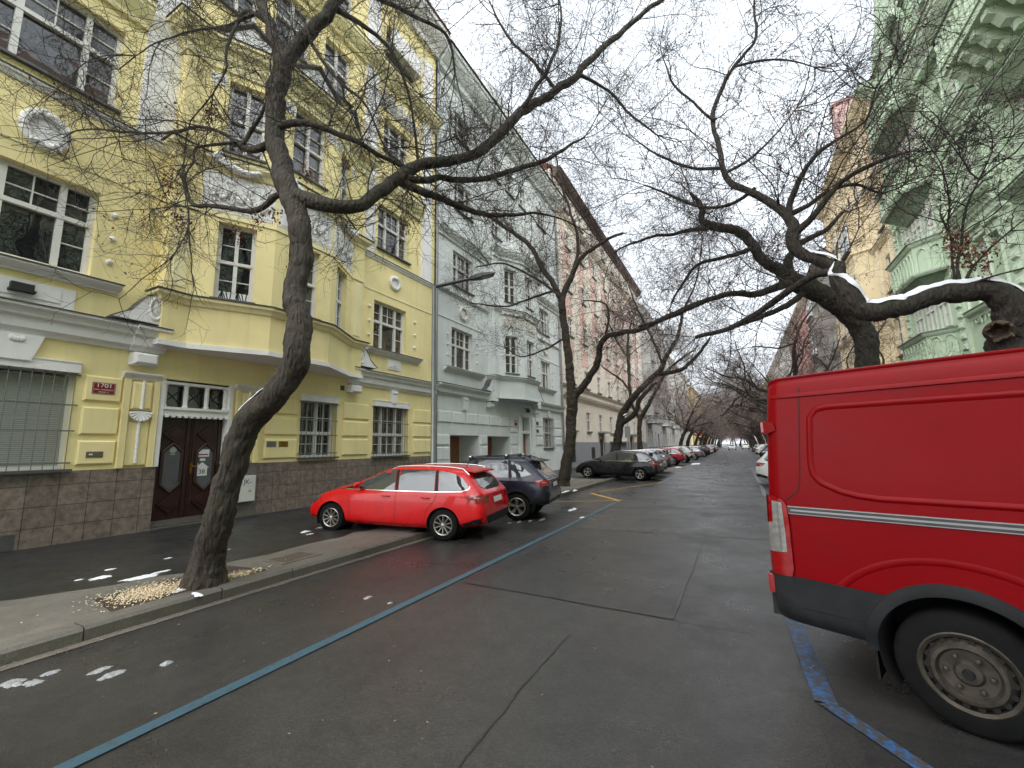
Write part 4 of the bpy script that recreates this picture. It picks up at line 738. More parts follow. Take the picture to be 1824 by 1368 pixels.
MB().add([(XL + .9, Y0, 21.4), (XL + .9, Y1, 21.4), (XL - 3.5, Y1, 25.6), (XL - 3.5, Y0, 25.6), (XL - 9, Y0, 21.4), (XL - 9, Y1, 21.4)], [(0, 1, 2, 3), (3, 2, 5, 4), (0, 3, 4), (1, 5, 2)]).build('roof', M_ROOFG, gh)
MB(FL).box(19.8, 24.6, -1.2, .1, 21.4, 23.6).build('attic_gable', M_GRY2, gh)
o = thing('house_number_plaque', (XL + .06, 22.7, 3.1), 'small red number plaque on the pale grey house left of its door', 'sign'); MB(FL).box(22.5, 22.82, .03, .075, 2.95, 3.25).build('plate', M_SIGNRED, o); MB(FL).box(22.55, 22.77, .075, .078, 3.12, 3.2).build('numerals', M_PAPER, o)
for z, lab in ((3.2, 'upper small dark plate on the grey house right of its door'), (2.7, 'lower small dark plate on the grey house right of its door')):
    o = thing('number_plate', (XL + .06, 25.75, z), lab, 'sign', 'plates beside the grey house door'); MB(FL).box(25.62, 25.92, .05, .075, z - .1, z + .1).build('plate', mat('blue_enamel', lin(40, 48, 62), rough=.4), o)
o = thing('wall_lantern', (XL + .1, 24.1, 3.95), 'small black lantern over the brown door of the grey house', 'lamp'); q = MB(FL); q.box(24.05, 24.1, 0, .25, 4.02, 4.06); q.box(23.98, 24.18, .12, .32, 3.8, 4.0); q.build('lantern', M_BLACK, o)
o = thing('downpipe', (XL + .1, 30.4, 0), 'grey rainwater downpipe between the grey and the pink house', 'pipe'); MB(FL).tube([(30.38, .12, .1), (30.38, .12, 20.8)], .07, 8).build('pipe', M_METAL, o)

# ------------------------------------------------------------------ simpler houses farther along the street
def far_window(fr, u0, u1, z0, z1, parent, glass=None, cols=(.5,), sill=True, wood=None):
    W = MB(fr); d0, d1 = -.16, -.1; f = .08
    W.box(u0, u0 + f, d0, d1, z0, z1); W.box(u1 - f, u1, d0, d1, z0, z1); W.box(u0 + f, u1 - f, d0, d1, z0, z0 + f); W.box(u0 + f, u1 - f, d0, d1, z1 - f, z1)
    zt = z0 + (z1 - z0) * .6; W.box(u0 + f, u1 - f, d0, d1 + .02, zt - .05, zt + .05)
    for c in cols: x = u0 + (u1 - u0) * c; W.box(x - .05, x + .05, d0, d1 + .01, z0 + f, z1 - f)
    o = W.build('window', wood or M_WIN, parent); MB(fr).box(u0 + .02, u1 - .02, -.2, -.14, z0 + .02, z1 - .02).build('pane', glass or M_GLASS, o)
    if sill: MB(fr).box(u0 - .12, u1 + .12, -.1, .14, z0 - .1, z0 - .01).build('sill', M_FLASH, o)
    return o
def row_house(name, fr, side, X, y0, y1, label, wallm, trim, floors, cols, eave, base=None, basez=0, basem=None, roofm=None, ledges=(), doors=(), bays=(), panels=None, group=None, ww=1.2, eaved=.8, gfw=None, overs=None, roofh=3.5):
    h = thing(name, (X, (y0 + y1) / 2, 0), label, 'house', group); holes = []; s_ = 1 if X < 0 else -1
    for k, (z0, z1) in enumerate(floors):
        for c in cols: holes.append((c - ww / 2, c + ww / 2, z0, z1))
    dh = [(a, b, 0.02, c) for a, b, c in doors]; holes = [q for q in holes if not any(q[0] < d[1] and q[1] > d[0] and q[2] < d[3] for d in dh) and not any(b[0] - .3 < (q[0] + q[1]) / 2 < b[1] + .3 and q[3] > b[2] and q[2] < b[3] for b in bays)]
    w = MB(fr); rect_wall(w, y0, y1, -.05, eave, holes + dh, .2); w.box(y0, y1, -9, -.24, 0, eave); w.build('wall', wallm, h)
    for q in holes: far_window(fr, *q, h)
    for a, b, z in doors:
        MB(fr).box(a, b, -.19, -.12, .02, z - .5).build('door', M_DOOR, h); MB(fr).box(a, b, -.19, -.13, z - .45, z).build('fanlight', M_GLASS, h)
    if basem:
        xs = [y0] + [v for d in dh for v in (d[0], d[1])] + [y1]
        for i in range(0, len(xs), 2): MB(fr).box(xs[i], xs[i + 1], -.03, .06, -.03, basez).build('stone_base', basem, h)
    for z0, z1, d in ledges: mold(MB(), [(X, y0), (X, y1)], cornice(z0, z1, d), s_).build('ledge', trim, h); mold(MB(), [(X, y0), (X, y1)], slab(z1 + .002, z1 + .03, d + .03), s_).build('flashing', M_FLASH, h)
    for u0, u1, z0, z1, m in (panels or ()): MB(fr).box(u0, u1, -.02, .03, z0, z1).build('wall_panel', m, h)
    for (a, b, z0, z1, d) in bays:
        pts = [(a, 0), (a + .5, d), (b - .5, d), (b, 0)]; plan = [fr(u, dd, 0)[:2] for u, dd in pts]; bb = MB(); n = 4
        bb.add([(x, y, z0) for x, y in plan] + [(x, y, z1) for x, y in plan], [(3, 2, 1, 0), (4, 5, 6, 7)] + [(i, i + 1, 5 + i, 4 + i) for i in range(3)]); bo = bb.build('bay', wallm, h)
        for zz in [z0] + [f[0] - .35 for f in floors if z0 < f[0] < z1] + [z1]: mold(MB(), plan, [(-.02, zz - .1), (.12, zz - .04), (.12, zz + .06), (-.02, zz + .1)], s_).build('bay_ledge', trim, bo)
        for f in floors:
            if z0 < f[0] and f[1] < z1:
                ff = Frame(plan[1], plan[2], s_); far_window(lambda u, dd, z, ff=ff: ff(u, dd + .2, z), .2, ff.len - .2, f[0], f[1], h)
    mold(MB(), [(X, y0), (X, y1)], cornice(eave - .8, eave, eaved), s_).build('eave_cornice', overs or trim, h)
    e = X + s_ * eaved * .4; r = X - s_ * 4.5; b_ = X - s_ * 9
    MB().add([(e, y0, eave), (e, y1, eave), (r, y1, eave + roofh), (r, y0, eave + roofh), (b_, y0, eave), (b_, y1, eave)], [(0, 1, 2, 3), (3, 2, 5, 4), (0, 3, 4), (1, 5, 2)]).build('roof', roofm or M_ROOF, h)
    return h
M_BROWNW = mat('brown_eave_wood', lin(92, 74, 64), rough=.7, var=.2)
pcols = [33.2 + i * 3.85 for i in range(8)]
ph = row_house('cream_house', FL, 1, XL, 30.42, 63.9, 'long cream house with pink wall panels between its windows and a brown eave', M_CRM, mat('cream_trim', lin(232, 222, 202), rough=.85), [(2.95, 4.6), (6.75, 8.3), (10.75, 12.3), (14.6, 16.15), (18.5, 20.0), (21.9, 23.2)], pcols, 24.4, basez=2.0, basem=M_PGR, roofm=M_ROOF, ledges=((5.4, 5.75, .3), (6.25, 6.45, .2), (20.7, 21.1, .35)), doors=((40.1, 41.7, 2.75), (53.2, 54.8, 2.85)), ww=1.15, eaved=.65, overs=M_BROWNW,
    panels=[(c - 1.35, c - .7, 8.6, 20.3, M_PNK) for c in pcols] + [(c - .58, c + .58, z, z + 1.6, M_PNK) for c in pcols for z in (8.7, 12.6, 16.5)])
for u in (40.9, 54.0): q = MB(FL); q.box(u - 1.2, u + 1.2, 0, .6, 2.85, 3.0); q.build('door_canopy', M_DGR, ph)
for u in (45.0, 49.5, 58.0): MB(FL).box(u - 1.3, u + 1.3, 0, .5, 2.0, 2.1).build('window_canopy', M_DGR, ph)
for a, b in ((31.4, 33.0), (37.3, 38.3)): MB(FL).box(a, b, .05, .075, .45, 1.55).build('cellar_window', M_BLACK, ph)
row_house('bay_fronted_house', FL, 1, XL, 64.0, 84.5, 'grey house with box bays over a banded ground floor beyond the cream house', M_DGR if False else stucco('mid_grey_stucco', (186, 186, 182)), M_GRY2, [(1.4, 3.7), (6.4, 8.4), (10.3, 12.2), (14.2, 16.0), (18.0, 19.6)], [66 + i * 2.9 for i in range(7)], 22.5, roofm=M_ROOFG, ledges=((5.0, 5.4, .3), (9.2, 9.4, .2)), doors=((74.2, 75.6, 3.4),), bays=((65.2, 69.2, 4.9, 17.5, 1.0), (79.0, 83.0, 4.9, 17.5, 1.0)), ww=1.2)
row_house('white_house', FL, 1, XL, 84.6, 104.9, 'off white house with balconied front between the grey bay house and cream trees', M_LWH, M_WHT, [(1.4, 3.7), (6.2, 8.2), (10.1, 12.0), (14.0, 15.8)], [86 + i * 2.9 for i in range(7)], 19.5, ledges=((4.9, 5.3, .3), (9.0, 9.2, .2)), bays=((92, 96, 4.9, 15, 1.0),), ww=1.2)
row_house('cream_fronted_house', FL, 1, XL, 105, 130, 'pale cream house with a red sign before it far down the left side', M_LWH, M_WHT, [(1.4, 3.7), (6.2, 8.2), (10.1, 12.0), (14.0, 15.8)], [107 + i * 3.2 for i in range(8)], 19.5, ledges=((4.9, 5.3, .3),), ww=1.3)
row_house('light_yellow_house', FL, 1, XL, 140, 168, 'small looking light yellow house at the far left end of the street', M_LYE, M_CRM, [(1.4, 3.7), (6.2, 8.2), (10.1, 12.0), (14.0, 15.8)], [142 + i * 3.4 for i in range(8)], 19, ledges=((4.9, 5.3, .3),), ww=1.3)
row_house('tan_house', FL, 1, XL, 168.2, 260, 'long tan house closing the left side of the street in the distance', M_TAN, M_CRM, [(1.4, 3.7), (6.2, 8.2), (10.1, 12.0), (14.0, 15.8)], [171 + i * 4.4 for i in range(20)], 19, ww=1.5)

# ------------------------------------------------------------------ green ornate house (right side)
FR = Frame((XR, 0), (XR, 1), -1)
gr = thing('green_house', (XR, 18, 0), 'ornate pale green house with quoined pilasters, oriels and a carved gable above the van', 'house')
Y0, Y1 = -40, 29.55  # wall lengthened unseen past the camera to darken reflections and road glare
tri = [(20.1, 20.85), (20.98, 21.98), (22.11, 22.86)]
holes = []
for z0, z1 in ((6.6, 8.9), (10.6, 13.0), (14.4, 16.3), (18.9, 20.4)):
    for i, (a, b) in enumerate(tri): holes.append((a, b, z0, z1 + (.25 if i == 1 else 0)))
for z0, z1 in ((6.4, 9.0), (10.3, 12.4), (15.6, 17.8), (19.2, 21)):
    holes += [(16.0, 17.1, z0, z1), (17.25, 18.4, z0, z1), (12.0, 13.4, z0, z1), (8.2, 9.6, z0, z1)]
holes += [(9, 11, 1.4, 3.6), (13, 15, 1.4, 3.6), (20.3, 22.3, 1.4, 3.6), (25, 27, 1.4, 3.6)]
w = MB(FR); rect_wall(w, Y0, Y1, -.05, 22.0, holes, .35); w.box(Y0, Y1, -9, -.4, 0, 22.0); w.build('wall', M_GRN, gr)
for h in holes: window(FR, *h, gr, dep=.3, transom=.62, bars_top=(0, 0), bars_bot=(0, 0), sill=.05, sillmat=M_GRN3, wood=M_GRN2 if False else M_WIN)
# quoined pilasters
for u in (19.25, 23.5, 29.1, 15.2, 11.0):
    q = MB(FR); q.box(u - .3, u + .3, -.02, .12, 0, 20.2); z = 5.2
    while z < 20: q.chamf(u - .2, u + .2, .1, .2, z, z + .24, .05); z += .44
    q.build('quoined_pilaster', M_GRN2, gr)
def hood(u0, u1, z, d=.32, h=.5, m=M_GRN2, up=0):
    mold(MB(), [(XR, u0), (XR, u1)], [(-.02, z - h), (.08, z - h), (.1, z - h * .6), (.2, z - h * .45), (.22, z - .12), (d, z - .06), (d, z), (-.02, z + .02)], -1).build('window_hood', m, gr)
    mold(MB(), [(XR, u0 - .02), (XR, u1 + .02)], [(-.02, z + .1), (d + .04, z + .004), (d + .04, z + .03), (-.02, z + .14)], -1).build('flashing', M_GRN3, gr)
for z in (14.05, 10.05): hood(19.75, 23.1, z)
for z in (13.35, 9.3):
    for (a, b) in tri: MB(FR).box(a - .06, b + .06, -.02, .12, z - .02 + (.25 if a > 20.9 and a < 22 else 0), z + .12 + (.25 if a > 20.9 and a < 22 else 0)).build('lintel', M_GRN2, gr)
    garland(lambda u, d, z_: FR(u, d + .02, z_), 20.2, 22.7, z + .3, z + .72, gr, M_GRN2, int(z))
for z0, z1 in ((6.6, 8.9), (10.6, 13.0), (14.4, 16.3)):
    for u in (20.04, 20.915, 22.045, 22.92): q = MB(FR); q.lathe([(.09, 0), (.09, .1), (.06, .14), (.055, z1 - z0 - .2), (.09, z1 - z0 - .08), (.09, z1 - z0)], (u, .02, z0), 'z', 10); q.build('window_column', M_GRN2, gr, smooth=50)
    hood(19.9, 23.0, z0 - .05, .25, .3)
for z in (9.55, 6.0):  # traceried aprons under the windows
    q = MB(FR)
    for c in (20.5, 21.5, 22.5):
        for i in range(9): a0, a1 = math.pi * i / 8, math.pi * (i + 1) / 8; q.tube([(c + .36 * math.cos(a0), .06, z + .36 * math.sin(a0) * 1.3), (c + .36 * math.cos(a1), .06, z + .36 * math.sin(a1) * 1.3)], .03, 5) if i < 8 else None
        q.torus((c, .05, z + .2), .13, .035, 'y', 14, 5)
    q.build('tracery', M_GRN2, gr, smooth=50)
# right hand balcony on carved brackets
q = MB(FR); q.box(14.6, 19.0, 0, 1.15, 14.25, 14.5); q.box(14.6, 19.05, 0, 1.2, 14.5, 14.6); q.build('balcony_slab', M_GRN, gr)
for i in range(6):
    u = 14.9 + i * .76; q = MB(FR); q.prism([(0, 13.5), (.3, 13.45), (.42, 13.62), (.7, 13.7), (.85, 13.95), (1.05, 14.05), (1.05, 14.25), (0, 14.25)], u - .17, u + .17, order='yzx'); q.prism([(.3, 13.45), (.45, 13.4), (.5, 13.6), (.42, 13.62)], u - .12, u + .12, order='yzx'); q.build('bracket', M_GRN2, gr)
q = MB(FR); q.box(14.6, 19.05, 1.05, 1.2, 15.55, 15.7)
for i in range(15): q.lathe([(.07, 0), (.09, .05), (.05, .12), (.1, .35), (.05, .62), (.09, .9), (.07, .95)], (14.8 + i * .3, 1.12, 14.6), 'z', 8)
for u in (18.98,):
    for i in range(4): q.lathe([(.07, 0), (.09, .05), (.05, .12), (.1, .35), (.05, .62), (.09, .9), (.07, .95)], (u, .2 + i * .28, 14.6), 'z', 8)
q.box(18.9, 19.05, 0, 1.2, 15.55, 15.7); q.build('balustrade', M_GRN2, gr, smooth=50); MB(FR).box(14.5, 19.15, .95, 1.28, 15.702, 15.75).build('flashing', M_GRN3, gr)
for z in (12.75, 9.3): hood(15.6, 18.7, z, .6, .35)
for z in (9.5, 6.1):
    q = MB(FR)
    for c in (16.5, 17.8): q.torus((c, .04, z - .3), .3, .05, 'y', 18, 6); q.torus((c, .04, z - .3), .14, .04, 'y', 14, 5)
    q.build('tracery', M_GRN2, gr, smooth=50)
# column of polygonal oriels at the far corner
def oriel(z0, z1, d, tracery=True):
    a, b = 24.15, 28.7; plan = [(XR, a), (XR - d, a + .75), (XR - d, b - .75), (XR, b)]
    bb = MB(); bb.add([(x, y, z0) for x, y in plan] + [(x, y, z1) for x, y in plan], [(4, 5, 6, 7)] + [(i, i + 1, 5 + i, 4 + i) for i in range(3)]); o = bb.build('oriel', M_GRN, gr)
    low = [(XR, a + 1.1), (XR - .15, a + 1.4), (XR - .15, b - 1.4), (XR, b - 1.1)]
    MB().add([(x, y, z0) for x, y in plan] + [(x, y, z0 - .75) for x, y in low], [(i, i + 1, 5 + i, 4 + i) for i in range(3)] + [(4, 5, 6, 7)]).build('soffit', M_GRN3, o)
    for zz in (z0, z1): mold(MB(), plan, [(-.02, zz - .1), (.05, zz - .1), (.12, zz - .02), (.14, zz + .06), (-.02, zz + .1)], -1).build('oriel_ledge', M_GRN2, o)
    mold(MB(), plan, [(-.3, z1 + .14), (.2, z1 + .065), (.2, z1 + .1), (-.3, z1 + .2)], -1).build('flashing', M_GRN3, o)
    for k, fr in enumerate(Frame(p, q, -1) for p, q in zip(plan[:-1], plan[1:])):
        q = MB(fr); n = max(2, int(fr.len / .42)); wdt = (fr.len - .2) / n
        for i in range(n):
            c = .1 + (i + .5) * wdt
            for j in range(8): a0, a1 = math.pi * j / 8, math.pi * (j + 1) / 8; q.tube([(c + wdt * .42 * math.cos(a0), .03, z0 + (z1 - z0) * .6 + wdt * .6 * math.sin(a0)), (c + wdt * .42 * math.cos(a1), .03, z0 + (z1 - z0) * .6 + wdt * .6 * math.sin(a1))], .03, 4)
            for s in (-1, 1): q.box(c + s * wdt * .45 - .03, c + s * wdt * .45 + .03, 0, .05, z0 + .1, z0 + (z1 - z0) * .6)
        q.build('tracery', M_GRN2, o)
    return o
for z0, z1 in ((5.1, 6.25), (9.0, 10.4), (13.1, 14.4), (17.2, 18.6)): oriel(z0, z1, .85)
for z0, z1 in ((6.5, 8.3), (10.7, 12.5), (14.7, 16.5)):
    for a in (24.6, 26.0, 27.4): window(lambda u, d, z: FR(u, d + .1, z), a, a + 1.0, z0, z1, gr, dep=.1, transom=.62, sill=.05, sillmat=M_GRN3)
# crowning cornice and carved gable with a niche and statue
mold(MB(), [(XR, Y0), (XR, 19.4), (XR - .3, 19.5), (XR - .3, 23.3), (XR, 23.4), (XR, Y1)], cornice(17.1, 18.0, .55), -1).build('cornice', M_GRN2, gr); mold(MB(), [(XR, Y0), (XR, 19.4), (XR - .3, 19.5), (XR - .3, 23.3), (XR, 23.4), (XR, Y1)], slab(18.002, 18.05, .6), -1).build('flashing', M_GRN3, gr)
q = MB(FR); q.prism([(22.6, 22.0), (28.8, 22.0), (28.3, 23.2), (27.2, 24.0), (26.6, 25.6), (25.7, 26.2), (24.8, 25.6), (24.2, 24.0), (23.1, 23.2)], -.5, .12); q.build('gable', M_GRN, gr)
q = MB(FR)
for i in range(10): a0, a1 = math.pi * i / 10, math.pi * (i + 1) / 10; q.tube([(25.0 + 1.2 * math.cos(a0), .25, 20.9 + 1.2 * math.sin(a0)), (25.0 + 1.2 * math.cos(a1), .25, 20.9 + 1.2 * math.sin(a1))], .16, 6)
q.box(23.7, 23.95, 0, .25, 18.7, 21); q.box(26.05, 26.3, 0, .25, 18.7, 21); q.build('niche_arch', M_GRN2, gr, smooth=50)
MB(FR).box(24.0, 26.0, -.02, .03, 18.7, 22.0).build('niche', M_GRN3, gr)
q = MB(FR); q.lathe([(.3, 0), (.34, .15), (.24, .5), (.26, .9), (.22, 1.2), (.28, 1.45), (.12, 1.6), (.1, 1.65)], (24.9, .45, 18.7), 'z', 14); q.ball((24.9, .45, 20.47), (.14, .15, .18), 12); q.tube([(24.65, .45, 20.1), (24.55, .65, 19.8), (24.75, .78, 19.7)], [.1, .08, .06], 8); q.tube([(25.15, .45, 20.1), (25.3, .6, 19.75), (25.15, .75, 19.55)], [.1, .08, .06], 8); q.build('statue', M_GRN2, gr, smooth=60)
mold(MB(), [(XR, Y0), (XR, 22.6)], cornice(21.2, 22.0, .8), -1).build('eave_cornice', M_GRN2, gr); mold(MB(), [(XR, 28.8), (XR, Y1)], cornice(21.2, 22.0, .8), -1).build('eave_cornice', M_GRN2, gr)
MB().add([(XR - .2, Y0, 22.0), (XR - .2, Y1, 22.0), (XR + 4, Y1, 26), (XR + 4, Y0, 26), (XR + 9, Y0, 22), (XR + 9, Y1, 22)], [(0, 1, 2, 3), (3, 2, 5, 4), (0, 3, 4), (1, 5, 2)]).build('roof', M_ROOF, gr)
bh = row_house('beige_house', FR, -1, XR, 29.6, 45.8, 'beige house with rain streaked walls and bays between the green and grey houses', M_BEI, M_BEI2, [(1.4, 3.7), (6.4, 8.6), (10.2, 12.3), (14.0, 15.9), (17.6, 19.2)], [31 + i * 2.1 for i in range(7)], 22.3, ledges=((5.0, 5.4, .35), (9.3, 9.6, .3), (13.1, 13.4, .25), (16.8, 17.1, .25)), bays=((33.2, 37.0, 5.5, 16.6, 1.0),), ww=1.1, eaved=.7)
for u in (30.1, 32.6, 37.8, 41.6, 45.2): MB(FR).box(u - .3, u + .3, -.02, .1, 5.4, 21.5).build('pilaster', M_BEI2, bh)
row_house('dark_grey_house', FR, -1, XR, 45.9, 57.5, 'weathered grey house with dark balconies beyond the beige house', M_DGR, M_GRY2 if False else M_DGR, [(1.4, 3.7), (6.2, 8.3), (10.0, 12), (13.8, 15.6)], [47.5 + i * 2.8 for i in range(4)], 19.0, ledges=((5.0, 5.4, .3), (9.1, 9.4, .2)), bays=((48.6, 52.8, 5.4, 16.0, 1.1),), ww=1.2)
pk = row_house('rose_house', FR, -1, XR, 57.6, 80, 'rose pink house with a tower at its near end on the right side', M_ROS, M_CRM, [(1.4, 3.7), (6.2, 8.3), (10.0, 12), (13.8, 15.6)], [59.5 + i * 2.9 for i in range(7)], 18.5, ledges=((5.0, 5.4, .3), (9.1, 9.4, .2)), ww=1.2)
q = MB(); 
tw = thing('pink_chimney_stack', (XR + .6, 36.4, 22), 'pink stepped chimney stack rising over the beige roof', 'chimney')
q = MB(); q.box(XR - .2, XR + 2.2, 35.6, 37.6, 22.0, 25.0); q.box(XR - .2, XR + 1.2, 36.6, 37.6, 25.0, 26.4); q.box(XR - .3, XR + 1.3, 36.5, 37.7, 26.4, 26.6); q.build('stack', stucco('faded_pink_stucco', (198, 168, 162)), tw)
row_house('pale_house', FR, -1, XR, 80.1, 120, 'pale house far down the right side behind the trees', M_LWH, M_WHT, [(1.4, 3.7), (6.2, 8.3), (10.0, 12), (13.8, 15.6)], [82 + i * 3.6 for i in range(11)], 18.5, ledges=((5.0, 5.4, .3),), ww=1.3)
row_house('ochre_house', FR, -1, XR, 120.2, 260, 'long ochre house at the far right end of the street', M_BEI, M_BEI2, [(1.4, 3.7), (6.2, 8.3), (10.0, 12), (13.8, 15.6)], [123 + i * 5 for i in range(27)], 18.5, ww=1.5)

# ------------------------------------------------------------------ cars
def paint(name, c, rough=.28, dirt=.25, met=0.0):
    return mat(name, lin(*c), rough=rough, coat=.4, spec=.3, metal=met, var=.05, vscale=3, dirt=dirt, dcol=(.09, .08, .07), dscale=2.2, rvar=.05)
P_RED = paint('red_car_paint', (206, 14, 20)); P_NAVY = paint('navy_car_paint', (20, 25, 46)); P_BLK = paint('black_car_paint', (22, 22, 26)); P_BGR = paint('blue_grey_car_paint', (108, 126, 140)); P_DGR = paint('dark_grey_car_paint', (52, 54, 58)); P_RED2 = paint('dark_red_car_paint', (150, 26, 42)); P_SIL = paint('silver_car_paint', (172, 174, 172)); P_GRE = paint('grey_car_paint', (96, 98, 104)); P_WHT = paint('white_car_paint', (220, 220, 218)); P_DBL = paint('dark_blue_car_paint', (34, 46, 70)); P_VAN = mat('red_van_paint', lin(122, 0, 8), rough=.34, spec=.13, var=.05, vscale=3, dirt=.15, dcol=(.05, .03, .03), dscale=2.2, rvar=.06)
M_TYRE = mat('tyre_rubber', (.006, .006, .0065), rough=.85, spec=.2, var=.3, vscale=12, bump=.2, bscale=60); M_ALLOY = mat('alloy_rim', lin(168, 164, 156), rough=.35, metal=.85, var=.15, vscale=20, dirt=.4, dcol=(.06, .05, .04), dscale=6); M_TRIM = mat('black_trim', (.012, .012, .013), rough=.6, spec=.3, var=.25, vscale=6); M_VTRIM = mat('worn_grey_trim', (.018, .0185, .02), rough=.7, spec=.25, var=.3, vscale=5, dirt=.4, dcol=(.05, .05, .05), dscale=3); M_CHROME = mat('chrome_trim', (.75, .75, .75), rough=.15, metal=1); M_GAP = mat('panel_gap', (.004, .004, .004), rough=.8); M_WELL = mat('wheel_well', (.006, .006, .006), rough=.9)
M_RLIGHT = mat('red_lamp_lens', lin(140, 8, 14), rough=.08, coat=.6, var=.3, vscale=22); M_CLIGHT = mat('clear_lamp_lens', lin(150, 148, 144), rough=.1, metal=.3, coat=.8, var=.25, vscale=30); M_HLIGHT = mat('headlamp_lens', lin(90, 94, 96), rough=.06, metal=.5, coat=1, var=.4, vscale=18); M_PLATE = mat('number_plate', lin(214, 214, 208), rough=.4); M_STEEL = mat('rusty_steel_rim', lin(70, 65, 58), rough=.55, metal=.5, var=.4, vscale=18, dirt=.6, dcol=(.08, .05, .03), dscale=7)
def crom(T, u):
    """Catmull-Rom through the rows of T at parameters u"""
    n = len(T); out = []
    for t in u:
        i = min(int(t), n - 2); f = t - i; p0, p1, p2, p3 = T[max(i - 1, 0)], T[i], T[i + 1], T[min(i + 2, n - 1)]
        out.append(.5 * ((2 * p1) + (-p0 + p2) * f + (2 * p0 - 5 * p1 + 4 * p2 - p3) * f * f + (-p0 + 3 * p1 - 3 * p2 + p3) * f ** 3))
    return np.array(out)
def shell(G, nu=7, nv=4):
    """half-body control grid G[station][level] -> closed symmetric body (verts, quads)"""
    G = np.array(G, float); S, K = G.shape[:2]
    A = crom(G.reshape(S, -1), np.linspace(0, S - 1, (S - 1) * nu + 1)).reshape(-1, K, 3)
    B = crom(A.transpose(1, 0, 2).reshape(K, -1), np.linspace(0, K - 1, (K - 1) * nv + 1)).reshape(-1, A.shape[0], 3).transpose(1, 0, 2)
    n, k = B.shape[:2]; B[:, -1, 1] = 0; Rr = B.copy(); Rr[:, :, 1] *= -1
    V = [tuple(p) for p in B.reshape(-1, 3)] + [tuple(p) for p in Rr[:, :-1].reshape(-1, 3)]; F = []
    li = lambda i, j: i * k + j; ri = lambda i, j: li(i, j) if j == k - 1 else n * k + i * (k - 1) + j
    for i in range(n - 1):
        for j in range(k - 1): F.append((li(i, j), li(i, j + 1), li(i + 1, j + 1), li(i + 1, j))); F.append((ri(i, j), ri(i + 1, j), ri(i + 1, j + 1), ri(i, j + 1)))
        F.append((li(i, 0), li(i + 1, 0), ri(i + 1, 0), ri(i, 0)))
    for i in (0, n - 1):
        for j in range(k - 1):
            f = (li(i, j), ri(i, j), ri(i, j + 1), li(i, j + 1)); f = tuple(dict.fromkeys(f)); F.append(f if i == 0 else f[::-1])
    return V, F
def car_grid(rows):
    G = []
    for (xl, xb, xt, zs, zb, zr, zc, w, wb, wr) in rows:
        L5z = zb + (zr - zb) * .55; L5y = wb + (wr - wb) * .5 + .012
        G.append([(xl, w * .84, zs), (xl, w * .975, zs + .09), (xl, w, zs + (zb - zs) * .5), (xl * .4 + xb * .6, (w * .985 if zr - zb > .12 else w * .97), zb - .09), (xb, wb, zb), (xb * .45 + xt * .55, L5y, L5z), (xt, wr, zr), (xt, wr * .55, zr + (zc - zr) * .75), (xt, 0, zc)])
    return G
ESTATE = [(-.985, -.90, -.46, .36, .97, 1.35, 1.385, .58, .55, .45), (-.97, -.87, -.43, .35, .97, 1.375, 1.425, .77, .73, .575), (-.85, -.76, -.34, .33, .97, 1.40, 1.455, .88, .83, .635), (-.4, -.36, -.1, .27, .965, 1.42, 1.475, .91, .87, .66), (.25, .25, .25, .22, .955, 1.435, 1.49, .912, .88, .672), (.9, .9, .9, .2, .945, 1.43, 1.49, .912, .88, .675), (1.35, 1.35, 1.28, .2, .935, 1.40, 1.465, .912, .875, .66), (1.75, 1.75, 1.62, .2, .925, 1.315, 1.375, .912, .865, .645), (2.15, 2.15, 2.08, .21, .915, 1.12, 1.19, .912, .855, .665), (2.5, 2.5, 2.52, .23, .895, .955, 1.02, .91, .84, .71), (2.9, 2.9, 2.92, .26, .83, .88, .945, .905, .815, .6), (3.22, 3.2, 3.18, .26, .735, .79, .85, .87, .775, .55), (3.45, 3.4, 3.35, .25, .61, .68, .73, .74, .68, .45), (3.53, 3.49, 3.44, .25, .49, .56, .60, .5, .48, .35)]
SUV = [(a, b, c, zs + .08, zb + .09, zr + .12, zc + .115, w, wb, wr) for (a, b, c, zs, zb, zr, zc, w, wb, wr) in ESTATE]
SUV[0] = (-.93, -.88, -.35, .44, 1.04, 1.46, 1.49, .58, .55, .45); SUV[1] = (-.915, -.85, -.3, .43, 1.05, 1.49, 1.53, .77, .73, .56); SUV[2] = (-.8, -.72, -.2, .41, 1.06, 1.52, 1.565, .88, .83, .62)
def ray_side(bvh, x, z, s): return bvh.ray_cast(Vector((x, 3 * s, z)), Vector((0, -s, 0)))
def ray_end(bvh, y, z, s): return bvh.ray_cast(Vector((8 * s, y, z)), Vector((-s, 0, 0)))
def ray_top(bvh, x, y): return bvh.ray_cast(Vector((x, y, 5)), Vector((0, 0, -1)))
def dense(poly, step):
    out = []
    for a, b in zip(poly, poly[1:] + poly[:1]):
        n = max(1, int(math.hypot(b[0] - a[0], b[1] - a[1]) / step)); out += [(a[0] + (b[0] - a[0]) * i / n, a[1] + (b[1] - a[1]) * i / n) for i in range(n)]
    return out
def smooth_poly(poly, it=2):
    for _ in range(it):
        q = []
        for a, b in zip(poly, poly[1:] + poly[:1]): q += [(a[0] * .8 + b[0] * .2, a[1] * .8 + b[1] * .2), (a[0] * .2 + b[0] * .8, a[1] * .2 + b[1] * .8)]
        poly = q
    return poly
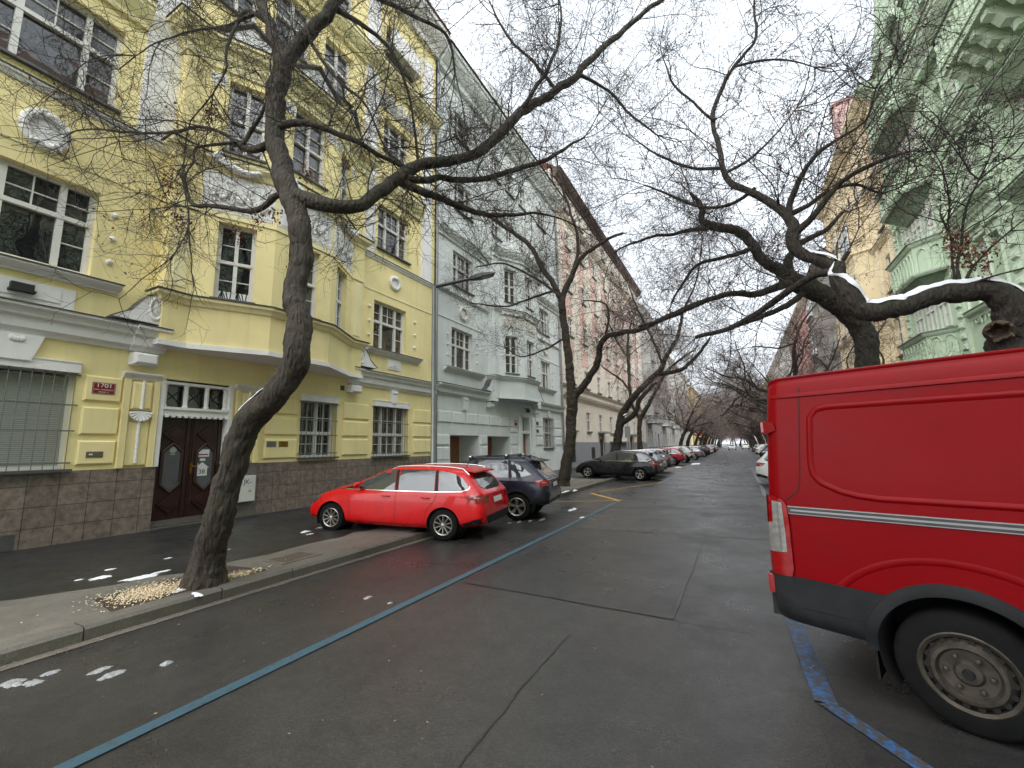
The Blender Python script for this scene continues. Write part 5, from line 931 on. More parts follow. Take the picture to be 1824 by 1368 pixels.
def patch(mb, bvh, poly, cast, off=.004, step=.06):
    """lay an outline on the body: the outline and an inner grid are projected on the surface and lifted by off"""
    B = dense(poly, step); xs = [p[0] for p in B]; ys = [p[1] for p in B]; pts = [Vector(p) for p in B]; n = len(B)
    def inside(x, y):
        c = False
        for i in range(n):
            (x0, y0), (x1, y1) = B[i], B[(i + 1) % n]
            if (y0 > y) != (y1 > y) and x < (x1 - x0) * (y - y0) / (y1 - y0) + x0: c = not c
        return c
    x = min(xs) + step / 2
    while x < max(xs):
        y = min(ys) + step / 2
        while y < max(ys):
            if inside(x, y) and min((x - p[0]) ** 2 + (y - p[1]) ** 2 for p in B) > (step * .45) ** 2: pts.append(Vector((x, y)))
            y += step
        x += step
    v, e, f, *_ = delaunay_2d_cdt(pts, [(i, (i + 1) % n) for i in range(n)], [], 1, 1e-6); V = []; ok = []
    for p in v:
        h = cast(p.x, p.y); ok.append(h[0] is not None); V.append(tuple(h[0] + h[1] * off) if h[0] else (0, 0, 0))
    mb.add(V, [tuple(q) for q in f if all(ok[i] for i in q)])
def ribbon(mb, bvh, pts, w, cast, off=.002, step=.05, thick=0):
    P = []
    for a, b in zip(pts[:-1], pts[1:]):
        n = max(1, int(math.hypot(b[0] - a[0], b[1] - a[1]) / step)); P += [(a[0] + (b[0] - a[0]) * i / n, a[1] + (b[1] - a[1]) * i / n) for i in range(n)]
    P.append(pts[-1]); V = []; ok = []
    for i, p in enumerate(P):
        q0, q1 = P[max(i - 1, 0)], P[min(i + 1, len(P) - 1)]; dx, dy = q1[0] - q0[0], q1[1] - q0[1]; l_ = math.hypot(dx, dy) or 1; nx, ny = -dy / l_ * w / 2, dx / l_ * w / 2
        for s in (1, -1):
            h = cast(p[0] + nx * s, p[1] + ny * s); ok.append(h[0] is not None); V.append(tuple(h[0] + h[1] * off) if h[0] else (0, 0, 0))
    mb.add(V, [(2 * i, 2 * i + 2, 2 * i + 3, 2 * i + 1) for i in range(len(P) - 1) if all(ok[2 * i:2 * i + 4])])
def wheel(parent, x, y, r, w, s, style, rimm):
    """tyre with the rim as its sub-part; s = outward side"""
    t = MB(); t.lathe([(r * .66, -w / 2), (r * .9, -w / 2), (r * .97, -w * .42), (r, -w * .28), (r, w * .28), (r * .97, w * .42), (r * .9, w / 2), (r * .66, w / 2)], (x, y, r), 'y', 36, cap=False)
    o = t.build('wheel', M_TYRE, parent, smooth=40); q = MB(); yo = y + s * w * .42; f = r * .67
    ring = [(f, -.02), (f + .004, .012), (f - .012, .022), (f - .03, .01), (f - .035, -.06)]
    q.lathe([(a, b * s) for a, b in ring], (x, yo, r), 'y', 36, cap=False); back = MB().lathe([(f - .01, -.07 * s), (f - .01, -.065 * s)], (x, yo, r), 'y', 24)
    def spoke(a, w0, w1, r0, r1, h=.02):
        c, n = math.cos(a), math.sin(a); V = []
        for (rr, ww) in ((r0, w0), (r1, w1)):
            for (side, hh) in ((-1, -.02), (1, -.02), (.55, h), (-.55, h)): V.append((x + c * rr - n * ww * side, yo + s * (hh - .015 * (1 - rr / f)), r + n * rr + c * ww * side))
        q.add(V, [(0, 1, 2, 3), (7, 6, 5, 4), (0, 4, 5, 1), (1, 5, 6, 2), (2, 6, 7, 3), (3, 7, 4, 0)])
    n = {'ten': 10, 'five': 5, 'seven': 7, 'star': 5}.get(style, 6)
    if style == 'steel':
        q.lathe([(f * .86, -.03 * s), (f * .8, .0 * s), (f * .7, .028 * s), (f * .62, .03 * s), (f * .55, .0), (f * .3, -.004 * s), (f * .24, .012 * s), (f * .12, .014 * s)], (x, yo, r), 'y', 36)
        for i in range(6): a = i * math.pi / 3; q.lathe([(.014, 0), (.014, .02 * s), (.008, .026 * s)], (x + f * .42 * math.cos(a), yo, r + f * .42 * math.sin(a)), 'y', 8)
        hol = MB()
        for i in range(18): a = i * math.pi / 9; hol.lathe([(.017, 0), (.017, .006 * s)], (x + f * .785 * math.cos(a), yo + .008 * s, r + f * .785 * math.sin(a)), 'y', 10)
        hol.lathe([(f * .13, .012 * s), (f * .1, .03 * s), (f * .07, .03 * s)], (x, yo, r), 'y', 14); hol.build('rim_hole', M_GAP, o)
        q.lathe([(f - .01, -.05 * s), (f * .86, -.03 * s)], (x, yo, r), 'y', 36, cap=False)
    else:
        for i in range(n):
            a = 2 * math.pi * i / n + .3
            if style == 'ten': spoke(a, .013, .016, f * .15, f * .96)
            elif style == 'star': spoke(a - .16, .02, .014, f * .2, f * .95); spoke(a + .16, .02, .014, f * .2, f * .95); spoke(a, .03, .05, f * .55, f * .9, .01)
            else: spoke(a, .024, .042, f * .15, f * .95)
        q.lathe([(f * .2, -.02 * s), (f * .19, .02 * s), (f * .1, .026 * s)], (x, yo, r), 'y', 16)
    q.build('rim', rimm, o, smooth=35); back.build('brake_disc', M_GAP, o); return o
def cut_arches(name, V, F, m, wheels, ra, root):
    b = MB(); b.add(V, F); me = b.mesh(name, m); o = bpy.data.objects.new(name, me); COL.objects.link(o); cut = MB()
    for (x, z) in wheels:
        for s in (1, -1): cut.lathe([(ra, 0), (ra, s * .6)], (x, s * .47, z), 'y', 40)
    c = bpy.data.objects.new('cutter', cut.mesh('cutter', m)); COL.objects.link(c); md = o.modifiers.new('b', 'BOOLEAN'); md.operation = 'DIFFERENCE'; md.object = c; md.solver = 'EXACT'
    dg = bpy.context.evaluated_depsgraph_get(); me2 = bpy.data.meshes.new_from_object(o.evaluated_get(dg)); o.modifiers.clear(); o.data = me2; me2.name = name; bpy.data.objects.remove(c)
    if not me2.materials: me2.materials.append(m)
    me2.shade_smooth(); me2.set_sharp_from_angle(angle=R_(38)); o.parent = root; o['paint'] = 1
    return o
def car(name, label, cat, pm, rows, wb=2.65, r=.316, style='ten', rimm=None, clad=False, bars=False, chrome=True, rails=True, win=None, group=None, sx=1.0):
    rimm = rimm or M_ALLOY; root = thing(name, (0, 0, 0), label, cat, group); G = car_grid([(a * sx, b * sx, c * sx) + t for (a, b, c, *t) in [(q[0], q[1], q[2], *q[3:]) for q in rows]] if False else [tuple([q[0] * sx, q[1] * sx, q[2] * sx]) + tuple(q[3:]) for q in rows])
    wx = lambda a: a * .86 if a < 0 else (a if a < wb else wb + (a - wb) * .87)
    G = [[(wx(p[0] / sx) * sx, p[1], p[2]) for p in row] for row in G]
    V, F = shell(G); bvh = BVHTree.FromPolygons([Vector(v) for v in V], [tuple(f) for f in F]); wb *= sx
    body = cut_arches('body', V, F, pm, ((0, r), (wb, r)), r + .045, root); dz = rows[5][4] - .945; dr = rows[5][6] - 1.49
    for (x, z) in ((0, r), (wb, r)):
        for s in (1, -1):
            q = MB(); n = 24; ra = r + .041; Vv = []
            for i in range(n + 1):
                a = -.45 + (math.pi + .9) * i / n
                for yy in (.5, .9): Vv.append((x + ra * math.cos(a), s * yy, z + ra * math.sin(a)))
            q.add(Vv, [(2 * i, 2 * i + 2, 2 * i + 3, 2 * i + 1) for i in range(n)]); q.add([(x + ra * math.cos(i * .2618), s * .5, z + ra * math.sin(i * .2618)) for i in range(24)], [tuple(range(24))]); q.build('wheel_well', M_WELL, root)
    for (x, s) in ((0, 1), (0, -1), (wb, 1), (wb, -1)): wheel(root, x, s * .79, r, .215, s, style, rimm)
    Zb = lambda z: z + dz; T_ = lambda z: z + dr
    X = lambda L: [(wx(a) * sx, b) for a, b in L]
    wins = [('front_window', X([(2.0, Zb(.965)), (1.14, Zb(.972)), (1.2, T_(1.395)), (1.42, T_(1.365)), (1.75, T_(1.25)), (2.0, T_(1.115))])), ('rear_window', X([(1.04, Zb(.974)), (.22, Zb(.985)), (.28, T_(1.405)), (1.1, T_(1.4))])), ('quarter_window', win or X([(.13, Zb(.988)), (-.42, Zb(1.015)), (-.57, Zb(1.06)), (-.56, Zb(1.11)), (-.4, T_(1.25)), (-.14, T_(1.36)), (.2, T_(1.402))]))]
    for s in (1, -1):
        cs = lambda a, b, s=s: ray_side(bvh, a, b, s)
        for nme, poly in wins: q = MB(); patch(q, bvh, poly, cs, .005); q.build(nme, M_CGLASS, root, smooth=180)
        q = MB(); patch(q, bvh, X([(1.12, Zb(.972)), (1.05, Zb(.973)), (1.12, T_(1.4)), (1.19, T_(1.396))]), cs, .006); patch(q, bvh, X([(.21, Zb(.985)), (.14, Zb(.988)), (.21, T_(1.402)), (.27, T_(1.405))]), cs, .006); patch(q, bvh, X([(2.42, Zb(.955)), (2.02, Zb(.964)), (2.02, T_(1.09)), (2.1, T_(1.06))]), cs, .006); q.build('pillar_trim', M_TRIM, root, smooth=180)
        if chrome: q = MB(); ribbon(q, bvh, X([(2.44, Zb(.945)), (1.1, Zb(.96)), (.2, Zb(.973)), (-.42, Zb(.998)), (-.59, Zb(1.05)), (-.6, Zb(1.1))]), .013, cs, .009); q.build('window_trim', M_CHROME, root, smooth=180)
        q = MB(); gw = .009
        for L in (X([(1.09, .3), (1.09, Zb(.955))]), X([(.16, Zb(.97)), (.2, Zb(.8)), (.36, Zb(.62)), (.42, .34)]), X([(2.18, .3), (2.2, .75), (2.3, Zb(.93))]), X([(2.18, .29), (.44, .29)]), X([(3.1, Zb(.76)), (2.95, .62)])): ribbon(q, bvh, L, gw, cs, .0015)
        q.build('panel_gap', M_GAP, root)
        hs_ = ((1.22, .03), (.3, .03))
        for (hx, _) in hs_:
            h = cs(hx * sx, Zb(.845)); q = MB()
            if h[0]: q.tube([(h[0].x + .0, h[0].y, h[0].z), (h[0].x + .03, h[0].y + s * .035, h[0].z + .002), (h[0].x + .15, h[0].y + s * .038, h[0].z + .004), (h[0].x + .19, h[0].y, h[0].z + .004)], [.013, .016, .016, .013], 8); ob = q.build('door_handle', pm, root, smooth=60); ob['paint'] = 1
        h = cs(1.98 * sx, Zb(1.0)); q = MB(); q.ball((h[0].x + .02, h[0].y + s * .13, h[0].z + .05), (.055, .105, .075), 12); ob = q.build('mirror', pm, root, smooth=80); ob['paint'] = 1
        MB().tube([(h[0].x, h[0].y - s * .02, h[0].z), (h[0].x + .02, h[0].y + s * .1, h[0].z + .02)], .02, 6).build('mirror_foot', M_TRIM, ob)
        q = MB(); patch(q, bvh, X([(-.5, Zb(.91)), (-.72, Zb(.95)), (-.935, Zb(.93)), (-.965, Zb(.82)), (-.78, Zb(.78)), (-.66, Zb(.8))]), cs, .012, .04); q2 = MB(); patch(q2, bvh, [(s * .82, Zb(.93)), (s * .5, Zb(.91)), (s * .5, Zb(.8)), (s * .82, Zb(.79))], lambda a, b: ray_end(bvh, a, b, -1), .012, .04); q2.build('tailgate_lamp', M_RLIGHT, root, smooth=180); ol = q.build('tail_light', M_RLIGHT, root, smooth=180)
        q = MB(); patch(q, bvh, X([(-.74, Zb(.9)), (-.95, Zb(.885)), (-.955, Zb(.865)), (-.74, Zb(.875))]), cs, .016, .04); q.build('lamp_strip', M_CLIGHT, ol)
        q = MB(); patch(q, bvh, X([(2.98, Zb(.78)), (3.2, Zb(.755)), (3.4, Zb(.66)), (3.43, Zb(.59)), (3.3, Zb(.585)), (3.1, Zb(.67))]), cs, .008, .04); q.build('headlight', M_HLIGHT, root, smooth=180)
        q = MB(); patch(q, bvh, X([(3.4, .44), (3.47, .44), (3.47, .33), (3.38, .33)]), cs, .006, .04); q.build('fog_light', M_TRIM, root)
        if clad:
            for ax in (0, wb): q = MB(); ribbon(q, bvh, [(ax + (r + .085) * math.cos(a), r + (r + .085) * math.sin(a)) for a in np.linspace(-.35, math.pi + .35, 24)], .09, cs, .012); q.build('arch_cladding', M_TRIM, root, smooth=180)
            q = MB()
            ribbon(q, bvh, X([(2.25, .38), (.42, .38)]), .14, cs, .008); patch(q, bvh, X([(-.37, .44), (-.9, .44), (-.94, .72), (-.8, .72), (-.6, .58), (-.42, .55)]), cs, .012, .05); q.build('sill_cladding', M_TRIM, root, smooth=180)
        else:
            q = MB(); patch(q, bvh, X([(-.38, .28), (-.96, .38), (-1.0, .5), (-.75, .46), (-.4, .34)]), cs, .006, .05); ribbon(q, bvh, X([(2.25, .24), (.4, .24)]), .07, cs, .004); q.build('lower_trim', M_TRIM, root, smooth=180)
        if rails:
            q = MB(); P_ = []
            for t in np.linspace(-.42, 1.35, 14):
                h = ray_top(bvh, t * sx, s * .6); P_.append((h[0].x, h[0].y, h[0].z + (.028 if -.4 < t < 1.33 else .0)))
            q.tube(P_, .012, 8); q.build('roof_rail', M_CHROME if rails != 'dark' else M_TRIM, root, smooth=80)
    ce = lambda a, b: ray_end(bvh, a, b, -1)
    q = MB(); patch(q, bvh, smooth_poly([(-.6, Zb(1.02)), (.6, Zb(1.02)), (.5, T_(1.33)), (-.5, T_(1.33))], 1), ce, .006); q.build('rear_screen', M_CGLASS, root, smooth=180)
    q = MB(); patch(q, bvh, [(-.62, .36 + (.1 if clad else 0)), (.62, .36 + (.1 if clad else 0)), (.72, .52), (-.72, .52)], ce, .008); q.build('bumper_insert', M_TRIM, root, smooth=180)
    q = MB(); patch(q, bvh, [(-.26, Zb(.74)), (.26, Zb(.74)), (.26, Zb(.85)), (-.26, Zb(.85))], ce, .014); q.build('number_plate', M_PLATE, root)
    q = MB(); zt = T_(1.415); P_ = [(-.5 * sx, y) for y in (-.5, .5)]; q.add([(-.26 * sx, -.56, zt - .012), (-.26 * sx, .56, zt - .012), (-.54 * sx, .52, zt - .05), (-.54 * sx, -.52, zt - .05), (-.26 * sx, -.56, zt + .02), (-.26 * sx, .56, zt + .02), (-.54 * sx, .52, zt - .025), (-.54 * sx, -.52, zt - .025)], [(0, 1, 2, 3), (4, 5, 6, 7), (2, 3, 7, 6), (0, 3, 7, 4), (1, 2, 6, 5)]); ob = q.build('spoiler', pm, root); ob['paint'] = 1
    cf = lambda a, b: ray_top(bvh, a, b)
    q = MB(); patch(q, bvh, smooth_poly(X([(2.42, -.68), (2.46, 0), (2.42, .68), (1.66, .56), (1.6, 0), (1.66, -.56)]), 1), cf, .006, .08); q.build('windscreen', M_CGLASS, root, smooth=180)
    q = MB(); patch(q, bvh, [(-.4, .42), (.4, .42), (.45, .3), (-.45, .3)], lambda a, b: ray_end(bvh, a, b, 1), .01); q.build('grille', M_TRIM, root)
    h = ray_top(bvh, -.1 * sx, 0); MB().tube([h[0], h[0] + Vector((-.12, 0, .2))], [.008, .004], 6).build('aerial', M_TRIM, root) if not bars else MB().prism([(-.15, h[0].z - .01), (.0, h[0].z - .01), (-.12, h[0].z + .06), (-.16, h[0].z + .05)], -.02, .02).build('aerial', pm, root)
    if bars:
        for bx in (.35, 1.35):
            q = MB(); zz = ray_top(bvh, bx, .6)[0].z; q.box(bx - .03, bx + .03, -.66, .66, zz + .06, zz + .085); ob = q.build('roof_bar', M_CHROME, root)
            for s in (1, -1): MB().chamf(bx - .055, bx + .055, s * .6 - .04, s * .6 + .04, zz - .02, zz + .09, .015).build('roof_bar_foot', M_BLACK, ob)
    return root
def put(root, x, y, fx, fy, z=0.0, pitch=0.0, sc=.925, szs=1.0):
    root.rotation_euler = (0, pitch, math.atan2(fy, fx)); root.location = (x, y, z); root.scale = (sc, sc, sc * szs)
def copy_tree(o, parent=None, pm=None):
    c = o.copy(); COL.objects.link(c); c.parent = parent
    if pm and c.get('paint'): c.material_slots[0].link = 'OBJECT'; c.material_slots[0].material = pm
    for ch in list(o.children): copy_tree(ch, c, pm)
    return c
def again(proto, name, label, cat, pm, x, y, fx, fy, group=None, z=.02):
    c = copy_tree(proto, None, pm); c.name = name; c['label'] = label; c['category'] = cat
    put(c, x, y, fx, fy, z)
    if group: c['group'] = group
    return c
f0 = _unit((-.983, -.184)); ca = car('estate_car', 'bright red estate car parked nose in over the kerb before the yellow house', 'car', P_RED, ESTATE); put(ca, -5.12, 7.5, f0[0], f0[1], .0, -math.atan2(.08, 2.65), .935, .96)
cb_ = car('crossover_car', 'dark navy crossover with black roof bars parked beside the bright red estate', 'car', P_NAVY, SUV, r=.345, style='star', clad=True, bars=True, chrome=False, rails='dark', win=[(.13, 1.085), (-.18, 1.11), (-.36, 1.16), (-.1, 1.36), (.2, 1.5)]); put(cb_, -4.85, 9.98, f0[0], f0[1], 0, -math.atan2(.06, 2.65), .94, .96)
cc = car('estate_car', 'black estate car with silver window line parked beyond the second tree', 'car', P_BLK, ESTATE, style='five', sx=1.05, r=.325); put(cc, -4.22, 21.9, -1, .03, .01, -math.atan2(.08, 2.8))
G_ = 'cars parked along the left kerb'
def car_at(proto, label, pm, px, py, D, fx, fy, name='estate_car', X=None):
    p = at(px, py, Y=D) ; return again(proto, name, label, 'car', pm, X, D, fx, fy, G_)
again(cc, 'estate_car', 'blue grey estate car just beyond the black estate', 'car', P_BGR, -4.4, 24.6, -1, .0, G_); again(cc, 'estate_car', 'dark grey estate between the blue grey car and the dark red one', 'car', P_DGR, -4.5, 28.2, -1, .0, G_)
again(ca, 'estate_car', 'dark red estate car with snow beside its rear wheel', 'car', P_RED2, -4.75, 38.2, -1, .02, G_); again(cb_, 'crossover_car', 'silver hatchback behind the dark red estate', 'car', P_SIL, -4.45, 43.2, -1, .02, G_); again(cc, 'estate_car', 'grey estate car beyond the silver hatchback', 'car', P_GRE, -4.2, 50.5, -1, 0, G_)
again(cb_, 'crossover_car', 'black crossover seen far down the left row after the grey estate', 'car', P_BLK, -4.0, 61, -1, 0, G_); again(ca, 'estate_car', 'white estate car far down the left row after the black crossover', 'car', P_WHT, -4.1, 70, -1, 0, G_); again(cc, 'estate_car', 'black estate car far down the left row after the white estate', 'car', P_BLK, -4.1, 79, -1, 0, G_); again(cb_, 'crossover_car', 'silver car farthest away in the left row', 'car', P_SIL, -4.1, 90, -1, 0, G_)
again(ca, 'estate_car', 'white car driving up the middle of the street far away', 'car', P_WHT, -1.4, 118, 0, -1, 'cars at the far end of the street'); again(cb_, 'crossover_car', 'pale car on the far right end of the street', 'car', P_WHT, 1.6, 128, 0, -1, 'cars at the far end of the street')
again(ca, 'estate_car', 'white car with a red tail lamp half hidden behind the red van', 'car', P_WHT, 1.36, 20.6, .99, -.1); again(cb_, 'crossover_car', 'dark blue crossover on the right row beyond the white car', 'car', P_DBL, 2.4, 43.5, .99, -.05, 'cars parked along the right kerb'); again(cb_, 'crossover_car', 'white crossover on the right row beyond the dark blue one', 'car', P_WHT, 2.35, 55, .99, -.05, 'cars parked along the right kerb'); again(cc, 'estate_car', 'grey estate car farthest away in the right row', 'car', P_GRE, 2.5, 74, .99, 0, 'cars parked along the right kerb')

# ------------------------------------------------------------------ red van
def van():
    root = thing('delivery_van', (0, 0, 0), 'big red panel van with black bumper parked nose in on the right', 'van')
    # x along, half width and height per level: sill, lower, mid, waist, upper, gutter, roof edge, roof, centre
    rows = []
    def st(x, xt, w, zt=2.16, zs=.36, ease=1.0):
        xm = (x + xt) / 2
        return [(x, w * .9, zs), (x, w * .985, zs + .1), (x, w, .75), (x * .8 + xt * .2, w * 1.0, 1.18), (x * .5 + xt * .5, w * .985, 1.5), (x * .25 + xt * .75, w * .955, zt - .32), (xt, w * .925, zt - .09), (xt, w * .885, zt - .015), (xt, w * .8, zt + .035), (xt, 0, zt + .075)]
    rows = [st(-1.005, -.955, .84, 2.07, .37), st(-1.0, -.95, .9, 2.1, .37), st(-.975, -.92, .955, 2.14, .37), st(-.92, -.87, .985, 2.16, .37), st(-.8, -.77, .995, 2.165, .36), st(-.3, -.3, 1.0, 2.17, .34), st(.6, .6, 1.0, 2.17, .3), st(1.6, 1.6, 1.0, 2.17, .28), st(2.2, 2.1, 1.0, 2.15, .28), st(2.6, 2.35, .995, 2.06, .28)]
    def hood(x, xt, w, zb, zt, zs=.28): return [(x, w * .9, zs), (x, w * .985, zs + .1), (x, w, zs + (zb - zs) * .5), (x, w, zb - .1), (x, w * .97, zb), (x * .5 + xt * .5, w * .93, zb + (zt - zb) * .5), (xt, w * .86, zt - .06), (xt, w * .8, zt - .01), (xt, w * .7, zt + .02), (xt, 0, zt + .06)]
    rows += [hood(2.95, 2.75, .985, 1.15, 1.72), hood(3.25, 3.15, .975, 1.1, 1.3), hood(3.55, 3.5, .955, .98, 1.06), hood(3.8, 3.75, .9, .82, .9), hood(3.93, 3.9, .74, .62, .7), hood(3.96, 3.94, .5, .5, .56)]
    V, F = shell(rows, 6, 5); bvh = BVHTree.FromPolygons([Vector(v) for v in V], [tuple(f) for f in F]); r = .335
    body = cut_arches('body', V, F, P_VAN, ((0, r + .02), (2.93, r + .02)), .4, root)
    for (x, z) in ((0, r + .02), (2.93, r + .02)):
        for s in (1, -1):
            q = MB(); n = 24; ra = .397; Vv = []
            for i in range(n + 1):
                a = -.6 + (math.pi + 1.2) * i / n
                for yy in (.5, .985): Vv.append((x + ra * math.cos(a), s * yy, z + ra * math.sin(a)))
            q.add(Vv, [(2 * i, 2 * i + 2, 2 * i + 3, 2 * i + 1) for i in range(n)]); q.add([(x + ra * math.cos(i * .2618), s * .5, z + ra * math.sin(i * .2618)) for i in range(24)], [tuple(range(24))]); q.build('wheel_well', M_WELL, root)
            wheel(root, x, s * .865, r, .225, s, 'steel', M_STEEL)
    for s in (1, -1):
        cs = lambda a, b, s=s: ray_side(bvh, a, b, s)
        # pressed side panel: raised lip with a shallow inner field
        out = [(2.05, 1.93), (-.52, 1.935), (-.6, 1.92), (-.645, 1.86), (-.655, 1.7), (-.665, 1.52), (-.655, 1.44), (-.61, 1.38), (-.5, 1.325), (-.4, 1.3), (-.28, 1.288), (2.05, 1.285)]
        def inset(poly, d):
            c = (.6, 1.62); return [(p[0] + d * (1 if p[0] < 0 else -1), p[1] + (d if p[1] < 1.45 else -d) * (1 if p[1] < 1.5 or p[1] > 1.75 else 0)) for p in poly]
        q = MB(); P_ = dense(out, .03); n = len(P_); prof = ((-.012, .0005), (.0, .011), (.012, .0115), (.03, .0005)); VV = []
        for i, p in enumerate(P_):
            a, b = P_[i - 1], P_[(i + 1) % n]; dx, dz = b[0] - a[0], b[1] - a[1]; l_ = math.hypot(dx, dz); nx, nz = dz / l_, -dx / l_
            for d, h in prof:
                t = cs(p[0] + nx * -d, p[1] + nz * -d); VV.append(tuple(t[0] + t[1] * h))
        k = len(prof); q.add(VV, [(i * k + j, ((i + 1) % n) * k + j, ((i + 1) % n) * k + j + 1, i * k + j + 1) for i in range(n) for j in range(k - 1)]); q.build('side_panel_pressing', P_VAN, body, smooth=60)
        q = MB(); ribbon(q, bvh, [(-.69, 2.13), (-.7, 1.9), (-.73, 1.45), (-.745, 1.33), (-.84, 1.245)], .008, cs, .0015); ribbon(q, bvh, [(2.06, 1.95), (2.06, .45)], .01, cs, .0015); ribbon(q, bvh, [(1.02, 1.15), (1.02, .42)], .008, cs, .0015); q.build('panel_gap', M_GAP, root)
        q = MB(); ribbon(q, bvh, [(-.83, 1.18), (2.0, 1.185)], .044, cs, .014); o = q.build('side_rail', mat('dull_aluminium', (.07, .07, .07), rough=.4, metal=.8, var=.2, vscale=8), root, smooth=180); q = MB(); ribbon(q, bvh, [(-.83, 1.156), (2.0, 1.161)], .008, cs, .012); ribbon(q, bvh, [(-.83, 1.205), (2.0, 1.21)], .008, cs, .012); ribbon(q, bvh, [(-.81, 1.18), (2.0, 1.184)], .012, cs, .0155); q.build('rail_groove', mat('brushed_aluminium', (.3, .3, .3), rough=.3, metal=.9), o)
        # swage above the wheel arch
        q = MB(); ar = [(.62 * math.cos(a) * 1.08, .36 + .58 * math.sin(a)) for a in np.linspace(2.6, .3, 26)]; VV = []
        for p in ar:
            for d, h in ((-.025, .0005), (0, .008), (.05, .0005)):
                t = cs(p[0] * (1 + d), .36 + (p[1] - .36) * (1 + d)); VV.append(tuple(t[0] + t[1] * h))
        q.add(VV, [(i * 3 + j, (i + 1) * 3 + j, (i + 1) * 3 + j + 1, i * 3 + j + 1) for i in range(25) for j in range(2)]); q.build('arch_swage', P_VAN, body, smooth=80)
        # black bumper corner and arch trim
        q = MB(); patch(q, bvh, [(-.42, .375), (-.985, .375), (-.99, .69), (-.82, .71), (-.3, .70), (-.33, .62), (-.4, .5)], cs, .014, .05); q.build('bumper_corner', M_VTRIM, root, smooth=60)
        q = MB(); n = 30; VV = []
        for i in range(n + 1):
            a = 3.2 - 3.3 * i / n
            for rr, h in ((.395, .0), (.4, .028), (.425, .032), (.462, .026), (.47, .0)):
                t = cs(max(-.99, rr * math.cos(a)), max(.372, r + .02 + rr * math.sin(a))); t = t if t[0] is not None else cs(.5, .6); VV.append((rr * math.cos(a), t[0].y + s * h if abs(rr * math.cos(a)) < 2 else 0, r + .02 + rr * math.sin(a)))
        q.add(VV, [(i * 5 + j, (i + 1) * 5 + j, (i + 1) * 5 + j + 1, i * 5 + j + 1) for i in range(n) for j in range(4)]); q.build('arch_trim', M_VTRIM, root, smooth=60)
        q = MB(); ribbon(q, bvh, [(-.8, .5), (-.42, .5)], .008, cs, .0155); q.build('bumper_groove', M_GAP, root); q = MB(); ribbon(q, bvh, [(.48, .4), (2.42, .4)], .14, cs, .014); q.build('sill_trim', M_VTRIM, root)
        # upright tail lamp wrapping the rear corner
        q = MB(); patch(q, bvh, [(-.835, 1.215), (-.86, 1.25), (-.92, 1.275), (-.985, 1.28), (-.995, .7), (-.845, .705), (-.83, .76), (-.828, 1.1)], cs, .018, .03); q2 = MB(); patch(q2, bvh, [(s * .95, .7), (s * .8, .7), (s * .78, 1.26), (s * .93, 1.27)], lambda a, b: ray_end(bvh, a, b, -1), .018, .04); q2.build('rear_lamp', M_RLIGHT, root, smooth=180); tl = q.build('tail_light', M_RLIGHT, root, smooth=180)
        q = MB(); patch(q, bvh, [(-.865, 1.23), (-.93, 1.24), (-.935, 1.08), (-.975, 1.07), (-.985, .86), (-.86, .875), (-.858, 1.0)], cs, .0215, .03); q.build('clear_lens', M_CLIGHT, tl, smooth=180); q = MB()
        for i in range(7): z = .9 + i * .05; ribbon(q, bvh, [(-.87, z), (-.93, z + .002)], .006, cs, .024)
        ribbon(q, bvh, [(-.895, .88), (-.895, 1.22)], .006, cs, .024); q.build('lens_rib', M_GRILLE, tl)
        # rear hinge with its side marker, roof gutter
        h = cs(-.9, 1.8); q = MB(); q.prism([(-.955, 1.74), (-.87, 1.77), (-.88, 1.83), (-.955, 1.85)], s * (abs(h[0].y) - .02), s * (abs(h[0].y) + .022)); q.build('door_hinge', P_VAN, root)
        q = MB(); q.box(-.985, -.945, s * .8, s * .93, 1.76, 1.84); q.build('marker_lamp', M_RLIGHT, root); q = MB(); q.box(-1.03, -.99, s * .86, s * .955, .55, .68); q.build('bumper_reflector', M_RLIGHT, root)
        q = MB(); VV = []
        for x in np.linspace(-.9, 2.2, 40):
            for z, hh in ((2.015, .0), (2.02, .012), (2.04, .013), (2.05, .0)): t = cs(x, z); VV.append(tuple(t[0] + Vector((0, s, 0)) * hh))
        q.add(VV, [(i * 4 + j, (i + 1) * 4 + j, (i + 1) * 4 + j + 1, i * 4 + j + 1) for i in range(39) for j in range(3)]); q.build('roof_gutter', P_VAN, body, smooth=60)
        q = MB(); patch(q, bvh, [(2.2, 1.28), (2.2, 1.85), (2.5, 1.84), (2.9, 1.5), (2.95, 1.28)], cs, .006); q.build('cab_window', M_CGLASS, root, smooth=180)
        h = cs(2.75, 1.3); q = MB(); q.ball((2.78, h[0].y + s * .2, 1.42), (.06, .12, .17), 12); q.build('mirror', M_TRIM, root, smooth=80)
        q = MB(); patch(q, bvh, [(3.35, .95), (3.6, .9), (3.85, .74), (3.84, .66), (3.5, .78)], cs, .008, .04); q.build('headlight', M_HLIGHT, root, smooth=180)
    ce = lambda a, b: ray_end(bvh, a, b, -1)
    q = MB(); ribbon(q, bvh, [(0, .5), (0, 2.1)], .012, ce, .002); q.build('panel_gap', M_GAP, root); q = MB(); q.box(-1.035, -.96, -.9, .9, .38, .69); q.build('rear_bumper', M_VTRIM, root)
    q = MB(); patch(q, bvh, [(-.26, .86), (.26, .86), (.26, .97), (-.26, .97)], ce, .012); q.build('number_plate', M_PLATE, root)
    q = MB(); patch(q, bvh, [(3.25, -.72), (3.27, 0), (3.25, .72), (2.5, .62), (2.42, 0), (2.5, -.62)], lambda a, b: ray_top(bvh, a, b), .006, .1); q.build('windscreen', M_CGLASS, root, smooth=180)
